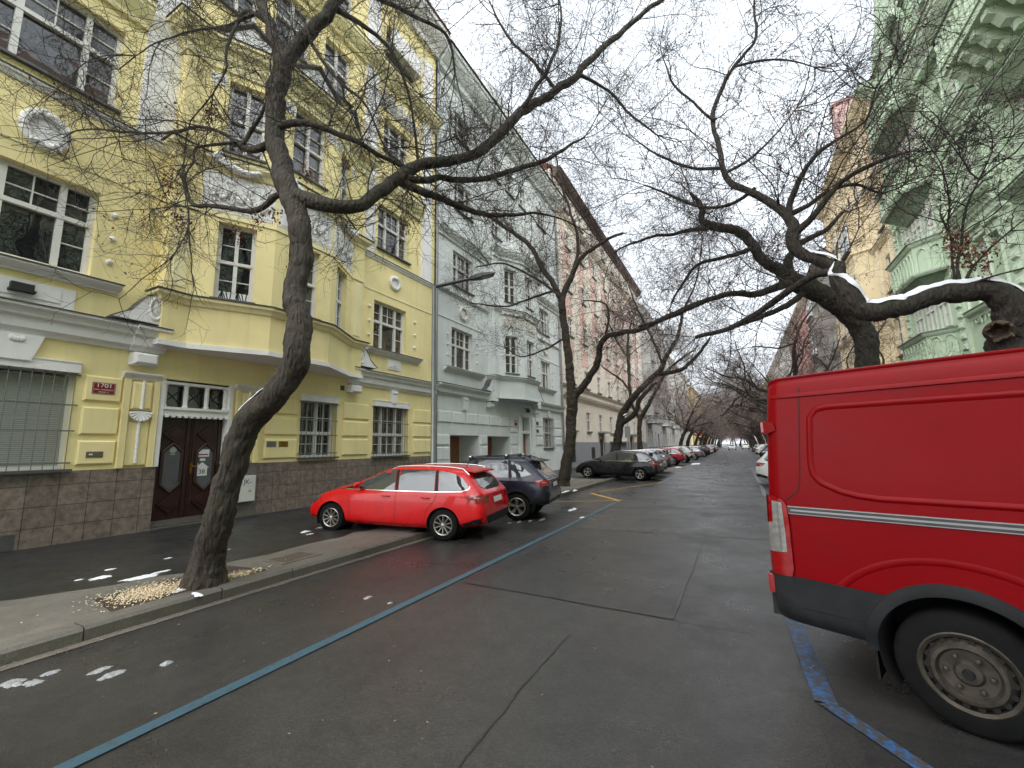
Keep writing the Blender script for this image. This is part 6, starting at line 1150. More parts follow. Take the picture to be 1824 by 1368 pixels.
    q = MB(); q.box(-.45, 2.9, -.5, .5, .3, .42); q.tube([(-.3, -.55, .3), (-.3, .55, .3)], .04, 8); q.build('underbody', M_WELL, root)
    q = MB(); q.add([(-.44, -.86, .1), (-.44, -.7, .1), (-.4, -.68, .45), (-.4, -.88, .45)], [(0, 1, 2, 3)]); q.box(-.445, -.43, -.88, -.68, .12, .46); q.build('mud_flap', M_TRIM, root)
    return root
vn = van(); uv = _unit((.925, -.38)); put(vn, 1.06 + .38 * .985, 3.58 + .925 * .985, uv[0], uv[1], 0, 0, 1)

# ------------------------------------------------------------------ street lamps and signs
def street_lamp(x, y, h, arm, label, head=True, group=None):
    o = thing('street_lamp', (x, y, .1), label, 'street lamp', group); q = MB(); q.lathe([(.09, 0), (.09, .5), (.085, .9), (.075, 1.0), (.062, 1.02), (.055, h - .1), (.055, h)], (x, y, .1), 'z', 14); pole = q.build('pole', M_METAL, o, smooth=50)
    top = Vector((x, y, h + .06)); e = Vector(arm); q = MB(); q.tube([top - Vector((0, 0, .04)), top + e * .02, top + e * .65], [.045, .045, .04], 10); q.build('arm', M_LAMP, o, smooth=60)
    d = e.normalized(); sd_ = d.cross(Vector((0, 0, 1))).normalized(); up = sd_.cross(d); c0 = top + e * .62; L_ = e.length * .42; q = MB()
    def pt(a, b, c): return c0 + d * (a * L_) + sd_ * b + up * c
    rows = [(0, .05, .05, -.03), (.2, .13, .06, -.04), (.5, .17, .05, -.045), (.9, .16, .02, -.04), (1.0, .13, .0, -.035)]; V = []
    for a, w_, t, b_ in rows: V += [pt(a, -w_, b_), pt(a, w_, b_), pt(a, w_ * .8, t), pt(a, -w_ * .8, t)]
    q.add(V, [(i * 4 + j, i * 4 + (j + 1) % 4, (i + 1) * 4 + (j + 1) % 4, (i + 1) * 4 + j) for i in range(4) for j in range(4)] + [(0, 1, 2, 3), (16, 17, 18, 19)]); hd = q.build('lamp_head', M_LAMP, o)
    q = MB(); q.add([pt(.45, -.11, -.05), pt(.45, .11, -.05), pt(.88, .1, -.046), pt(.88, -.1, -.046)], [(0, 1, 2, 3)]); q.build('lens', M_LED, hd); return o
lt_top = at(785, 521, X=-6.6); tip = at(876, 488, X=-5.45)
street_lamp(-6.6, 8.49, lt_top.z, tuple(tip - Vector((-6.6, 8.49, lt_top.z + .06))), 'slim grey street lamp with a flat black head between the red and navy cars')
for k, (y, lab) in enumerate(((34.0, 'grey street lamp among the trees beyond the black estate car'), (62.0, 'distant grey street lamp in front of the grey bay fronted house'))): street_lamp(-6.7, y, 5.6, (1.4, .2, .25), lab, group='street lamps along the left pavement')
sg = thing('parking_sign', (-6.9, 31.0, .1), 'plain grey backed sign on a pole beside the leaning tree at the cream house', 'sign'); MB().tube([(-6.9, 31, .1), (-6.9, 31, 3.1)], .035, 8).build('pole', M_METAL, sg); MB().box(-7.1, -6.7, 30.96, 30.98, 2.2, 3.0).build('sign_plate', M_METAL, sg)
sg = thing('direction_sign', (-6.6, 96, .1), 'orange red disc sign on a pole far down the left pavement', 'sign'); MB().tube([(-6.6, 96, .1), (-6.6, 96, 3.6)], .05, 8).build('pole', M_METAL, sg); MB().lathe([(.9, 0), (.9, .05)], (-6.6, 95.85, 4.1), 'y', 24).build('sign_plate', M_ORANGE, sg); MB().box(-7.1, -6.1, 95.85, 95.9, 2.2, 3.0).build('sign_plate', M_BLACK, sg)

# ------------------------------------------------------------------ trees
def depth(p): return float(np.dot(RW[:, 2], np.array([p.x, p.y, p.z - EYE])))
def limb(pts):
    """(photo x, photo y, distance Y, width in photo pixels) -> world points and radii"""
    P, R = [], []
    for q in pts:
        if len(q) == 5: P.append(Vector(q[:3])); R.append(q[4])
        else: p = at(q[0], q[1], Y=q[2]); P.append(p); R.append(q[3] / 2 * depth(p) / FPX)
    return P, R
def resample(P, R, step):
    n = len(P); T = np.array([(p.x, p.y, p.z, r) for p, r in zip(P, R)]); u = [0.]
    for i in range(n - 1):
        k = max(1, int((P[i + 1] - P[i]).length / step)); u += [i + (j + 1) / k for j in range(k)]
    T = crom(T, [min(x, n - 1 - 1e-9) for x in u]); T[:, 3] = np.maximum(T[:, 3], .002)
    for i in range(1, len(T)):
        p = Vector(T[i, :3]); r = T[i, 3]; a = min(.045, .012 + .35 * r) * (1 if r < .14 else .5) * min(1, i / 6); T[i, :3] += np.array(noise.noise_vector(p * 2.1)) * a * 1.3 + np.array(noise.noise_vector(p * 5.5)) * a * .5
    return T
def bark_tube(mb, T, sides, wob=.1, flare=0.0, seed=0, zb=None):
    P = [Vector(t[:3]) for t in T]; n = len(P); t0 = (P[1] - P[0]).normalized(); ref = Vector((1, 0, 0)) if abs(t0.x) < .9 else Vector((0, 1, 0)); a = t0.cross(ref).normalized(); vs = []
    for i in range(n):
        t = (P[min(i + 1, n - 1)] - P[max(i - 1, 0)]).normalized(); a = (a - t * a.dot(t)).normalized(); b = t.cross(a); r = T[i][3]
        for k in range(sides):
            an = 2 * math.pi * k / sides; d = a * math.cos(an) + b * math.sin(an); p = P[i] + d * r
            q_ = Vector((p.x, p.y, p.z * .5)); w = 1 + wob * noise.noise(p * (.55 / max(r, .05)) + Vector((seed, 0, 0))) + wob * .55 * noise.noise(q_ * (1.8 / max(r, .05)) + Vector((seed, 7, 0))) + wob * .35 * noise.noise(q_ * (5 / max(r, .05)) + Vector((seed, 3, 0)))
            if flare and zb is not None:
                hgt = p.z - zb; f = max(0, 1 - hgt / .55); w += flare * f * f * (.5 + .35 * math.sin(an * 4 + seed) + .25 * math.sin(an * 7 + 1.3)) + .07 * max(0, 1 - hgt / 1.6) * math.sin(an * 4 + hgt * .7)
            rg = .009 * (1 - 2.2 * abs(noise.noise(Vector((p.x * 17, p.y * 17, p.z * 4.5 + seed))))) + .006 * noise.noise(Vector((p.x * 40, p.y * 40, p.z * 14))) if sides > 30 else 0
            vs.append(tuple(P[i] + d * (r * w + rg)))
    k0 = len(mb.v); mb.v += vs
    mb.f += [tuple(q + k0 for q in f) for f in [(i * sides + k, i * sides + (k + 1) % sides, (i + 1) * sides + (k + 1) % sides, (i + 1) * sides + k) for i in range(n - 1) for k in range(sides)] + [tuple((n - 1) * sides + k for k in range(sides)), tuple(range(sides))[::-1]]]
def grow(rng, base, tang, length, rad, segs, zig, up, taper=.35):
    """many twigs at once: base points, start directions -> polylines (n, segs+1, 3) and radii"""
    n = len(base); d = tang / np.maximum(np.linalg.norm(tang, axis=1, keepdims=True), 1e-6); P = np.zeros((n, segs + 1, 3)); P[:, 0] = base
    for s in range(segs):
        d = d + rng.normal(0, zig, (n, 3)); d[:, 2] += up; d /= np.linalg.norm(d, axis=1, keepdims=True); P[:, s + 1] = P[:, s] + d * (length / segs)[:, None]
    R = rad[:, None] * np.linspace(1, taper, segs + 1)[None]; return P, R
def children(rng, P, R, per, spread, lo=.15):
    n, S = P.shape[:2]; idx = np.repeat(np.arange(n), per); t = rng.uniform(lo, 1, len(idx)) * (S - 1); i = np.minimum(t.astype(int), S - 2); f = (t - i)[:, None]
    b = P[idx, i] * (1 - f) + P[idx, i + 1] * f; tg = P[idx, i + 1] - P[idx, i]; tg /= np.maximum(np.linalg.norm(tg, axis=1, keepdims=True), 1e-6)
    r = rng.normal(0, 1, (len(idx), 3)); r -= tg * (r * tg).sum(1, keepdims=True); r /= np.linalg.norm(r, axis=1, keepdims=True)
    return b, tg * (1 - spread) + r * spread, R[idx, i]
def twig_mesh(parts, sides=3):
    VV, FF, k0 = [], [], 0
    for P, R in parts:
        n, S = P.shape[:2]; tg = np.gradient(P, axis=1); tg /= np.maximum(np.linalg.norm(tg, axis=2, keepdims=True), 1e-6)
        a = np.cross(tg, np.array([.31, .17, .93])); a /= np.maximum(np.linalg.norm(a, axis=2, keepdims=True), 1e-6); b = np.cross(tg, a)
        ring = [P + (a * math.cos(2 * math.pi * k / sides) + b * math.sin(2 * math.pi * k / sides)) * R[:, :, None] for k in range(sides)]; V = np.stack(ring, 2).reshape(-1, 3)
        bs = (np.arange(n)[:, None] * S + np.arange(S - 1)[None]).reshape(-1) * sides; F = np.concatenate([np.stack([bs + k, bs + (k + 1) % sides, bs + sides + (k + 1) % sides, bs + sides + k], 1) for k in range(sides)]); VV.append(V); FF.append(F + k0); k0 += len(V)
    return np.concatenate(VV), np.concatenate(FF)
def leaf_mesh(rng, pts, per, size, spread):
    n = len(pts) * per; c = np.repeat(pts, per, 0) + rng.normal(0, 1, (n, 3)) * np.array(spread); a = rng.normal(0, 1, (n, 3)); a[:, 2] -= 1.2; a /= np.linalg.norm(a, axis=1, keepdims=True); b = np.cross(a, rng.normal(0, 1, (n, 3))); b /= np.linalg.norm(b, axis=1, keepdims=True)
    s = size * rng.uniform(.6, 1.3, (n, 1)); cup = np.cross(a, b) * s * .35
    V = np.stack([c, c + a * s + b * s * .55 + cup, c + a * s * 2.1, c + a * s - b * s * .55 + cup], 1).reshape(-1, 3); return V, np.arange(n * 4).reshape(-1, 4)
def tree(name, label, base, limbs, seed, bark, twig, gap=.22, lens=(1.9, .95, .5, .27), per=(6, 4, 3), rads=(.0115, .0058, .0036, .0024), leaves=40, leafper=14, up=.03, sides=26, group='street trees', rmax=.11, world_pts=False, flare=.35, zig=.18, extra=None, ws=1.0):
    root = thing(name, base, label, 'tree', group); rng = np.random.default_rng(seed); mb = MB(); B, D, Lg = [], [], []
    for li, L_ in enumerate(limbs):
        P, R = L_ if world_pts else limb(L_); R = [q * ws for q in R]; near = R[0] > .09; T = resample(P, R, .035 if near and R[0] > .15 else .1); bark_tube(mb, T, (44 if R[0] > .15 else sides) if near else 8, .15 if near else .16, flare if li == 0 else 0, seed + li, base[2] if li == 0 else None)
        tl = len(T); acc = 0
        for i in range(1, tl):
            seg = np.linalg.norm(T[i, :3] - T[i - 1, :3]); acc += seg
            if T[i, 3] > rmax: continue
            thin = 2.4 if R[0] < .034 else 1.0
            while acc > gap * thin:
                acc -= gap * thin * rng.uniform(.6, 1.4); tg = T[i, :3] - T[i - 1, :3]; tg /= np.linalg.norm(tg) + 1e-9; r = rng.normal(0, 1, 3); r -= tg * r.dot(tg); r /= np.linalg.norm(r); r[2] += .25
                B.append(T[i, :3]); D.append(tg * .45 + r * .8); Lg.append(lens[0] * rng.uniform(.35, 1.35) * (1 if T[i, 3] < .08 else .7) * (.6 if thin > 1 else 1))
        tg = T[-1, :3] - T[-2, :3]; tg /= np.linalg.norm(tg) + 1e-9
        for k in range(3): B.append(T[-1, :3]); D.append(tg + rng.normal(0, .35, 3)); Lg.append(lens[0] * rng.uniform(.7, 1.4))
    tr = mb.build('trunk', bark, root); tr.data.shade_smooth()
    P1, R1 = grow(rng, np.array(B), np.array(D), np.array(Lg), np.full(len(B), rads[0]) * rng.uniform(.6, 1.3, len(B)), 8, zig, up); parts = [(P1, R1)]; Pp, Rp = P1, R1
    for lv in range(3):
        b, d, r = children(rng, Pp, Rp, per[lv], .62); n = len(b); Pp, Rp = grow(rng, b, d, lens[lv + 1] * rng.uniform(.45, 1.4, n), np.minimum(r, rads[lv + 1] * rng.uniform(.7, 1.3, n)), (6, 4, 3)[lv], zig * 1.15, up * (1 - lv * .4), .5); parts.append((Pp, Rp))
    V, F = twig_mesh(parts); me = mesh_np('crown', V, F, twig); c = place(bpy.data.objects.new('crown', me), root)
    if leaves:
        tips = parts[2][0].reshape(-1, 3); sel = tips[rng.choice(len(tips), leaves, replace=False)]; V, F = leaf_mesh(rng, sel, leafper, .022, (.09, .09, .11))
        if extra is not None: V2, F2 = leaf_mesh(rng, np.array([tuple(p) for p in extra]), 55, .024, (.06, .06, .09)); F = np.concatenate([F, F2 + len(V)]); V = np.concatenate([V, V2])
        place(bpy.data.objects.new('dead_leaves', mesh_np('dead_leaves', V, F, M_LEAF)), root)
    return root
T1 = [[(365, 1056, 3.12, 78), (367, 1030, 3.12, 68), (372, 985, 3.12, 60), (392, 920, 3.13, 55), (408, 850, 3.15, 51), (427, 790, 3.2, 50), (452, 742, 3.25, 52), (488, 703, 3.3, 50), (515, 668, 3.4, 51), (531, 630, 3.45, 50), (532, 580, 3.5, 47), (529, 530, 3.6, 42), (528, 480, 3.65, 41), (537, 435, 3.7, 42), (535, 400, 3.7, 43), (520, 360, 3.75, 41), (505, 310, 3.8, 39), (492, 260, 3.8, 37), (488, 210, 3.85, 36), (494, 165, 3.85, 35), (503, 125, 3.9, 35), (512, 100, 3.95, 32)],
      [(500, 135, 3.9, 25), (492, 85, 3.9, 23), (478, 40, 3.9, 21), (462, 0, 3.9, 19), (440, -80, 3.9, 18), (400, -200, 3.9, 10)], [(504, 122, 3.9, 27), (525, 85, 4.0, 27), (550, 58, 4.1, 26), (580, 25, 4.2, 25), (600, 0, 4.3, 23), (650, -60, 4.6, 22), (740, -150, 5.2, 15), (860, -230, 6, 8)],
      [(528, 350, 3.75, 34), (575, 362, 3.9, 30), (615, 368, 4.1, 27), (650, 360, 4.4, 26), (680, 338, 4.7, 25), (710, 315, 5, 27), (740, 297, 5.3, 24), (780, 288, 5.6, 21), (830, 280, 6, 20), (865, 262, 6.4, 20), (895, 235, 6.8, 20), (920, 205, 7.2, 19), (960, 180, 7.8, 17), (990, 160, 8.2, 16), (1020, 140, 8.6, 15), (1050, 108, 9, 13), (1080, 80, 9.4, 12), (1110, 55, 9.8, 11), (1150, 20, 10.2, 9), (1180, 0, 10.6, 8), (1220, -40, 11, 5)],
      [(725, 318, 5.1, 17), (755, 322, 5.4, 15), (780, 316, 5.7, 13), (805, 321, 6, 13), (842, 320, 6.3, 12), (885, 312, 6.7, 12), (930, 297, 7.1, 10), (975, 284, 7.5, 9), (1010, 262, 8, 6), (1040, 245, 8.4, 4)], [(710, 322, 5.0, 19), (735, 335, 5.2, 17), (760, 346, 5.4, 16), (790, 355, 5.7, 14), (818, 366, 6, 13), (845, 377, 6.3, 11), (870, 384, 6.7, 10), (905, 385, 7, 8), (960, 378, 7.6, 5), (1010, 395, 8, 3)],
      [(492, 225, 3.85, 20), (510, 221, 3.85, 16), (530, 218, 3.9, 14), (565, 222, 4, 13), (600, 236, 4.2, 12), (640, 253, 4.4, 11), (672, 275, 4.7, 10), (705, 290, 5, 9), (730, 305, 5.2, 8)], [(490, 240, 3.8, 18), (478, 257, 3.8, 16), (455, 268, 3.75, 15), (430, 262, 3.7, 14), (413, 250, 3.6, 9), (387, 233, 3.5, 7), (351, 227, 3.4, 6.5), (303, 236, 3.3, 6), (237, 236, 3.1, 5), (157, 230, 2.9, 3.5), (120, 240, 2.8, 2)],
      [(418, 254, 3.6, 7), (380, 258, 3.5, 6), (348, 264, 3.4, 5), (345, 290, 3.35, 4), (330, 312, 3.3, 3), (335, 370, 3.25, 2)], [(432, 262, 3.7, 10), (445, 235, 3.75, 9), (465, 205, 3.8, 7), (482, 165, 3.8, 6)], [(512, 345, 3.75, 15), (490, 350, 3.7, 13), (468, 370, 3.65, 12), (445, 378, 3.6, 11), (420, 374, 3.5, 10), (380, 366, 3.4, 9), (345, 362, 3.3, 9), (332, 340, 3.25, 9), (325, 308, 3.2, 9)],
      [(476, 38, 3.9, 12), (440, 20, 3.8, 8), (420, 45, 3.7, 7), (405, 90, 3.6, 6), (400, 130, 3.5, 4), (380, 165, 3.4, 3)], [(468, 20, 3.9, 9), (420, 38, 3.7, 7), (390, 48, 3.6, 5), (345, 55, 3.4, 4), (280, 75, 3.2, 3), (240, 100, 3.1, 2)], [(545, 62, 4.1, 9), (575, 110, 4.2, 7), (610, 150, 4.4, 6), (650, 185, 4.6, 5), (680, 250, 4.8, 4), (700, 290, 5, 4)], [(590, 12, 4.3, 14), (640, 40, 4.6, 10), (690, 80, 5, 8), (720, 140, 5.3, 6), (735, 200, 5.5, 5), (745, 290, 5.6, 6)],
      [(620, -25, 4.4, 12), (700, 10, 5, 9), (770, 45, 5.5, 7), (800, 70, 5.8, 6), (810, 130, 6, 4)], [(920, 205, 7.2, 10), (960, 150, 7.5, 8), (990, 90, 7.8, 7), (1000, 30, 8, 5), (990, -30, 8.2, 3)], [(1030, 132, 8.7, 8), (1080, 160, 9.2, 6), (1130, 210, 9.6, 5), (1170, 240, 10, 3)], [(990, 160, 8.2, 8), (950, 110, 8, 6), (900, 60, 7.8, 5), (870, 0, 7.6, 3)]]
exl = [at(375, 196, Y=3.5), at(372, 202, Y=3.5), at(385, 199, Y=3.5), at(322, 395, Y=3.25), at(330, 405, Y=3.25), at(318, 385, Y=3.25), at(300, 325, Y=3.25), at(310, 330, Y=3.25), at(545, 300, Y=3.9), at(553, 315, Y=3.9), at(725, 400, Y=5.2), at(460, 395, Y=3.6), at(425, 420, Y=3.6), at(490, 380, Y=3.7)]
tree('street_tree', 'crooked mossy tree nearest the camera leaning before the yellow house door', (-5.95, 3.12, .1), T1, 4, M_BARK, M_TWIG, gap=.25, ws=.85, leaves=60, extra=exl)
RB1 = at(1800, 620, Y=7.75); RB2 = at(1545, 650, Y=13.2)
R1 = [[(RB1.x + .15, 7.75, .1, 0, .36), (RB1.x + .08, 7.75, 1.0, 0, .27), (1803, 640, 7.75, 66), (1806, 600, 7.75, 60), (1803, 562, 7.7, 56), (1785, 532, 7.65, 46), (1750, 518, 7.6, 39), (1700, 520, 7.5, 36), (1650, 533, 7.45, 34), (1600, 548, 7.4, 34), (1560, 556, 7.35, 35), (1525, 545, 7.35, 34), (1508, 520, 7.35, 31), (1496, 492, 7.4, 28), (1490, 472, 7.45, 23)],
      [(1494, 478, 7.45, 24), (1450, 462, 7.6, 21), (1425, 448, 7.7, 22), (1412, 425, 7.8, 24), (1408, 400, 7.9, 21), (1395, 380, 8, 18), (1365, 355, 8.1, 14), (1330, 338, 8.2, 13), (1300, 325, 8.3, 12), (1288, 300, 8.4, 11), (1280, 265, 8.5, 10), (1272, 230, 8.6, 9), (1270, 200, 8.7, 8.5), (1285, 160, 8.8, 8), (1302, 125, 8.9, 7), (1325, 98, 9, 6.5), (1345, 70, 9.1, 5.5), (1345, 30, 9.2, 4.5), (1343, -20, 9.3, 3)],
      [(1494, 485, 7.4, 20), (1455, 488, 7.5, 15), (1420, 510, 7.7, 14), (1385, 533, 7.9, 13), (1345, 560, 8.1, 12), (1300, 583, 8.3, 10), (1260, 598, 8.5, 9), (1240, 603, 8.6, 8)], [(1412, 418, 7.85, 17), (1440, 395, 7.8, 13), (1470, 360, 7.8, 11), (1500, 325, 7.8, 10), (1540, 300, 7.7, 9), (1580, 283, 7.7, 7), (1620, 270, 7.6, 4)], [(1408, 400, 7.9, 15), (1405, 365, 8, 12), (1425, 320, 8, 10), (1455, 275, 8, 8), (1490, 250, 8, 6), (1540, 215, 7.9, 4), (1560, 160, 7.9, 3)], [(1400, 385, 8, 13), (1440, 365, 8.1, 9), (1470, 345, 8.2, 8), (1520, 330, 8.2, 6), (1570, 345, 8.2, 4), (1610, 330, 8.2, 3)],
      [(1712, 512, 7.5, 9), (1706, 480, 7.5, 6), (1712, 430, 7.5, 5), (1722, 370, 7.5, 4), (1745, 320, 7.5, 3)], [(1715, 512, 7.5, 9), (1730, 480, 7.5, 5), (1765, 440, 7.5, 4), (1800, 410, 7.5, 3)], [(1716, 512, 7.5, 7), (1760, 495, 7.5, 4), (1824, 478, 7.5, 3)], [(1702, 512, 7.5, 6), (1696, 450, 7.5, 4), (1690, 400, 7.5, 3)], [(1345, 335, 8.2, 8), (1310, 360, 8.2, 7), (1260, 370, 8.1, 6), (1200, 350, 8.1, 5), (1150, 330, 8, 3)], [(1285, 300, 8.4, 7), (1240, 300, 8.4, 6), (1190, 285, 8.4, 5), (1140, 255, 8.4, 3)], [(1272, 215, 8.6, 6), (1240, 190, 8.6, 5), (1200, 150, 8.6, 4), (1180, 100, 8.6, 2)], [(1310, 118, 8.9, 5), (1380, 105, 8.9, 4), (1450, 120, 8.9, 2)], [(1290, 310, 8.4, 6), (1340, 280, 8.5, 5), (1390, 230, 8.5, 3), (1420, 190, 8.5, 2)]]
exr = [at(x, y, Y=7.5) for x, y in ((1706, 440), (1716, 425), (1728, 460), (1695, 430), (1712, 455), (1760, 445), (1755, 470), (1690, 415))]
tree('street_tree', 'dark tree behind the van with a long level limb under thick snow', (RB1.x + .15, 7.75, .1), R1, 9, M_BARK2, M_TWIG, gap=.27, rmax=.075, lens=(1.7, .9, .48, .25), per=(6, 5, 3), leaves=150, ws=.9, extra=exr)
R2 = [[(RB2.x + .12, 13.2, .1, 0, .5), (RB2.x + .05, 13.2, 1.4, 0, .36), (1546, 660, 13.2, 44), (1543, 610, 13.2, 42), (1530, 580, 13.2, 44), (1505, 552, 13.1, 43), (1475, 530, 13, 40), (1440, 512, 12.9, 40), (1412, 500, 12.8, 36), (1392, 488, 12.7, 28)], [(1400, 494, 12.7, 28), (1385, 480, 12.7, 24), (1362, 465, 12.6, 20), (1345, 440, 12.5, 20), (1330, 418, 12.5, 20), (1305, 408, 12.4, 19), (1275, 405, 12.3, 17), (1252, 395, 12.2, 14), (1250, 370, 12.1, 10), (1230, 345, 12, 6)],
      [(1412, 500, 12.8, 22), (1402, 470, 12.8, 18), (1415, 445, 12.9, 16), (1430, 430, 13, 13), (1470, 410, 13, 10), (1500, 380, 13, 7)], [(1408, 503, 12.7, 22), (1370, 515, 12.5, 16), (1340, 525, 12.3, 14), (1300, 522, 12, 12), (1260, 535, 11.8, 11), (1220, 553, 11.6, 10), (1180, 570, 11.5, 9), (1140, 582, 11.4, 7)], [(1275, 405, 12.3, 11), (1200, 415, 12, 8), (1150, 425, 11.8, 6), (1100, 445, 11.6, 4)], [(1345, 440, 12.5, 11), (1290, 460, 12.3, 9), (1245, 470, 12.2, 7), (1220, 500, 12, 6), (1195, 540, 11.9, 4)], [(1300, 583, 12.2, 10), (1345, 568, 12.4, 11), (1400, 545, 12.6, 13), (1430, 520, 12.8, 14)]]
tree('street_tree', 'black arching tree rising behind the van roof beside the snowy limb', (RB2.x + .12, 13.2, .1), R2, 12, M_BARK2, M_TWIG, gap=.2, per=(6, 5, 3), leaves=170, ws=.8)
T2 = [[(1003, 874, 16.35, 30), (1004, 862, 16.35, 26), (1008, 830, 16.35, 24), (1016, 790, 16.35, 23), (1017, 750, 16.35, 22), (1020, 715, 16.3, 24), (1017, 690, 16.3, 20), (1013, 640, 16.3, 17), (1006, 590, 16.3, 16), (1001, 550, 16.2, 15), (1000, 530, 16.2, 15)], [(1001, 536, 16.2, 13), (985, 505, 16.1, 12), (965, 475, 16, 11), (945, 440, 15.9, 10), (920, 420, 15.8, 9), (885, 395, 15.7, 8), (850, 375, 15.6, 5)], [(1000, 536, 16.2, 13), (1010, 510, 16.2, 13), (1025, 480, 16.2, 11), (1040, 455, 16.2, 9), (1085, 425, 16, 7), (1110, 415, 16, 5)], [(1000, 530, 16.1, 6), (960, 500, 16, 5), (900, 470, 15.8, 4), (850, 475, 15.6, 3)], [(995, 515, 16.1, 7), (950, 530, 15.9, 5), (900, 545, 15.6, 4), (840, 540, 15.4, 3)], [(1008, 600, 16.2, 5), (975, 620, 16, 4), (930, 635, 15.7, 3), (900, 620, 15.5, 2)],
      [(1022, 708, 16.3, 17), (1050, 672, 16.2, 14), (1064, 645, 16.1, 14), (1070, 618, 16, 12), (1085, 597, 15.9, 11), (1115, 592, 15.7, 10), (1140, 588, 15.5, 9), (1180, 568, 15.2, 8), (1230, 545, 14.8, 7), (1290, 522, 14.4, 6)], [(1020, 490, 16.2, 9), (1030, 440, 16.2, 7), (1020, 390, 16.2, 6), (1000, 330, 16.2, 5), (990, 270, 16.2, 3)], [(1078, 602, 15.9, 6), (1085, 560, 15.9, 5), (1075, 540, 15.9, 4), (1040, 535, 15.9, 3)]]
tree('street_tree', 'slender tree on the cobbles between the navy car and the black estate', tuple(at(1003, 870, Y=16.35)), T2, 15, M_BARK, M_TWIG, gap=.24, leaves=200, ws=.8)
T3 = [[(1096, 812, 24.8, 26), (1098, 795, 24.8, 22), (1104, 760, 24.8, 20), (1110, 735, 24.8, 18), (1132, 703, 24.6, 16), (1158, 676, 24.4, 15), (1175, 660, 24.2, 13), (1190, 630, 24, 11), (1207, 600, 23.8, 9), (1215, 560, 23.6, 6)], [(1168, 667, 24.3, 13), (1200, 662, 24, 11), (1222, 652, 23.8, 10), (1245, 630, 23.6, 8), (1265, 600, 23.4, 5)], [(1104, 756, 24.8, 15), (1130, 738, 24.6, 13), (1140, 712, 24.5, 11), (1158, 690, 24.4, 8), (1170, 682, 24.4, 5)], [(1180, 650, 24.1, 7), (1165, 610, 24, 6), (1140, 560, 24, 5), (1120, 510, 24, 3)], [(1215, 560, 23.6, 6), (1240, 500, 23.4, 4), (1250, 440, 23.2, 3)]]
tree('street_tree', 'leaning tree with a snow capped fork rising over the black estate roof', tuple(at(1096, 810, Y=24.8)), T3, 18, M_BARK2, M_TWIG2, gap=.3, leaves=200, ws=.68)
T4 = [[(1141, 806, 31.5, 14), (1140, 790, 31.5, 12), (1139, 760, 31.5, 11), (1143, 742, 31.5, 12), (1158, 716, 31.4, 9), (1172, 690, 31.3, 8), (1186, 665, 31.1, 7), (1205, 645, 30.9, 6), (1235, 625, 30.6, 4)], [(1141, 748, 31.5, 9), (1128, 725, 31.5, 8), (1122, 695, 31.4, 8), (1120, 650, 31.3, 8), (1118, 610, 31.2, 6), (1125, 570, 31, 4)], [(1122, 698, 31.4, 6), (1105, 675, 31.3, 5), (1085, 662, 31.2, 4), (1070, 650, 31.1, 3)], [(1120, 640, 31.3, 6), (1095, 600, 31.2, 4), (1080, 560, 31, 3)]]
tree('street_tree', 'forked upright tree behind the leaning tree at the cream house', tuple(at(1141, 806, Y=31.5)), T4, 21, M_BARK, M_TWIG2, gap=.3, leaves=200, ws=.68)
def proto(seed):
    rnd = random.Random(seed); V = Vector; L_ = []; p = [V((0, 0, 0)), V((.15, .05, 1.0)), V((.4, rnd.uniform(-.2, .2), 2.0)), V((.85, rnd.uniform(-.3, .3), 3.0))]; L_.append((p, [.3, .21, .19, .17]))
    for k in range(5):
        a = rnd.uniform(-1.2, 1.2) if k < 3 else rnd.uniform(1.8, 4.4); q = [p[-1] - (p[-1] - p[-2]) * .15 * (k % 3)]; d = V((math.cos(a), math.sin(a), rnd.uniform(.5, 1.2))); r = [.13 if k < 3 else .1]
        for i in range(6): d = (d + V((rnd.gauss(0, .25), rnd.gauss(0, .3), rnd.gauss(.02, .25)))).normalized(); q.append(q[-1] + d * rnd.uniform(.8, 1.15)); r.append(r[0] * (1 - .13 * (i + 1)))
        L_.append((q, r))
        for j in (2, 3, 4):
            d2 = (d + V((rnd.gauss(0, .8), rnd.gauss(0, .8), rnd.gauss(.3, .5)))).normalized(); L_.append(([q[j], q[j] + d2 * .7, q[j] + d2 * 1.4 + V((rnd.gauss(0, .3), rnd.gauss(0, .3), .3)), q[j] + d2 * 2.2 + V((rnd.gauss(0, .5), rnd.gauss(0, .5), .5))], [.05, .04, .025, .012]))
    return L_
def copy_tree_thing(src, label, x, y, rot, s):
    c = copy_tree(src); c['label'] = label; c.location = (x, y, .1); c.rotation_euler = (0, 0, rot); c.scale = (s, s, s); return c
protos = []
left_spots = [56, 65, 72.5, 83, 92, 101, 111, 121, 131, 142, 154, 167, 181, 196]; right_spots = [22.5, 31.5, 40.5, 49, 58, 67, 76, 86, 96, 106, 117, 128, 140, 153, 167, 182, 198]
end_spots = [(-3.2, 214), (1.0, 218), (-.9, 226), (3.0, 232), (-2.5, 240), (.6, 246)]
spots = [(-6.3, y, 0) for y in left_spots] + [(3.4, y, math.pi) for y in right_spots]; rnd = random.Random(31)
behind = [(-6.3, -9), (3.6, -8), (-6.3, -18), (3.6, -17)]  # unseen trees added at the camera's back so reflections show branches
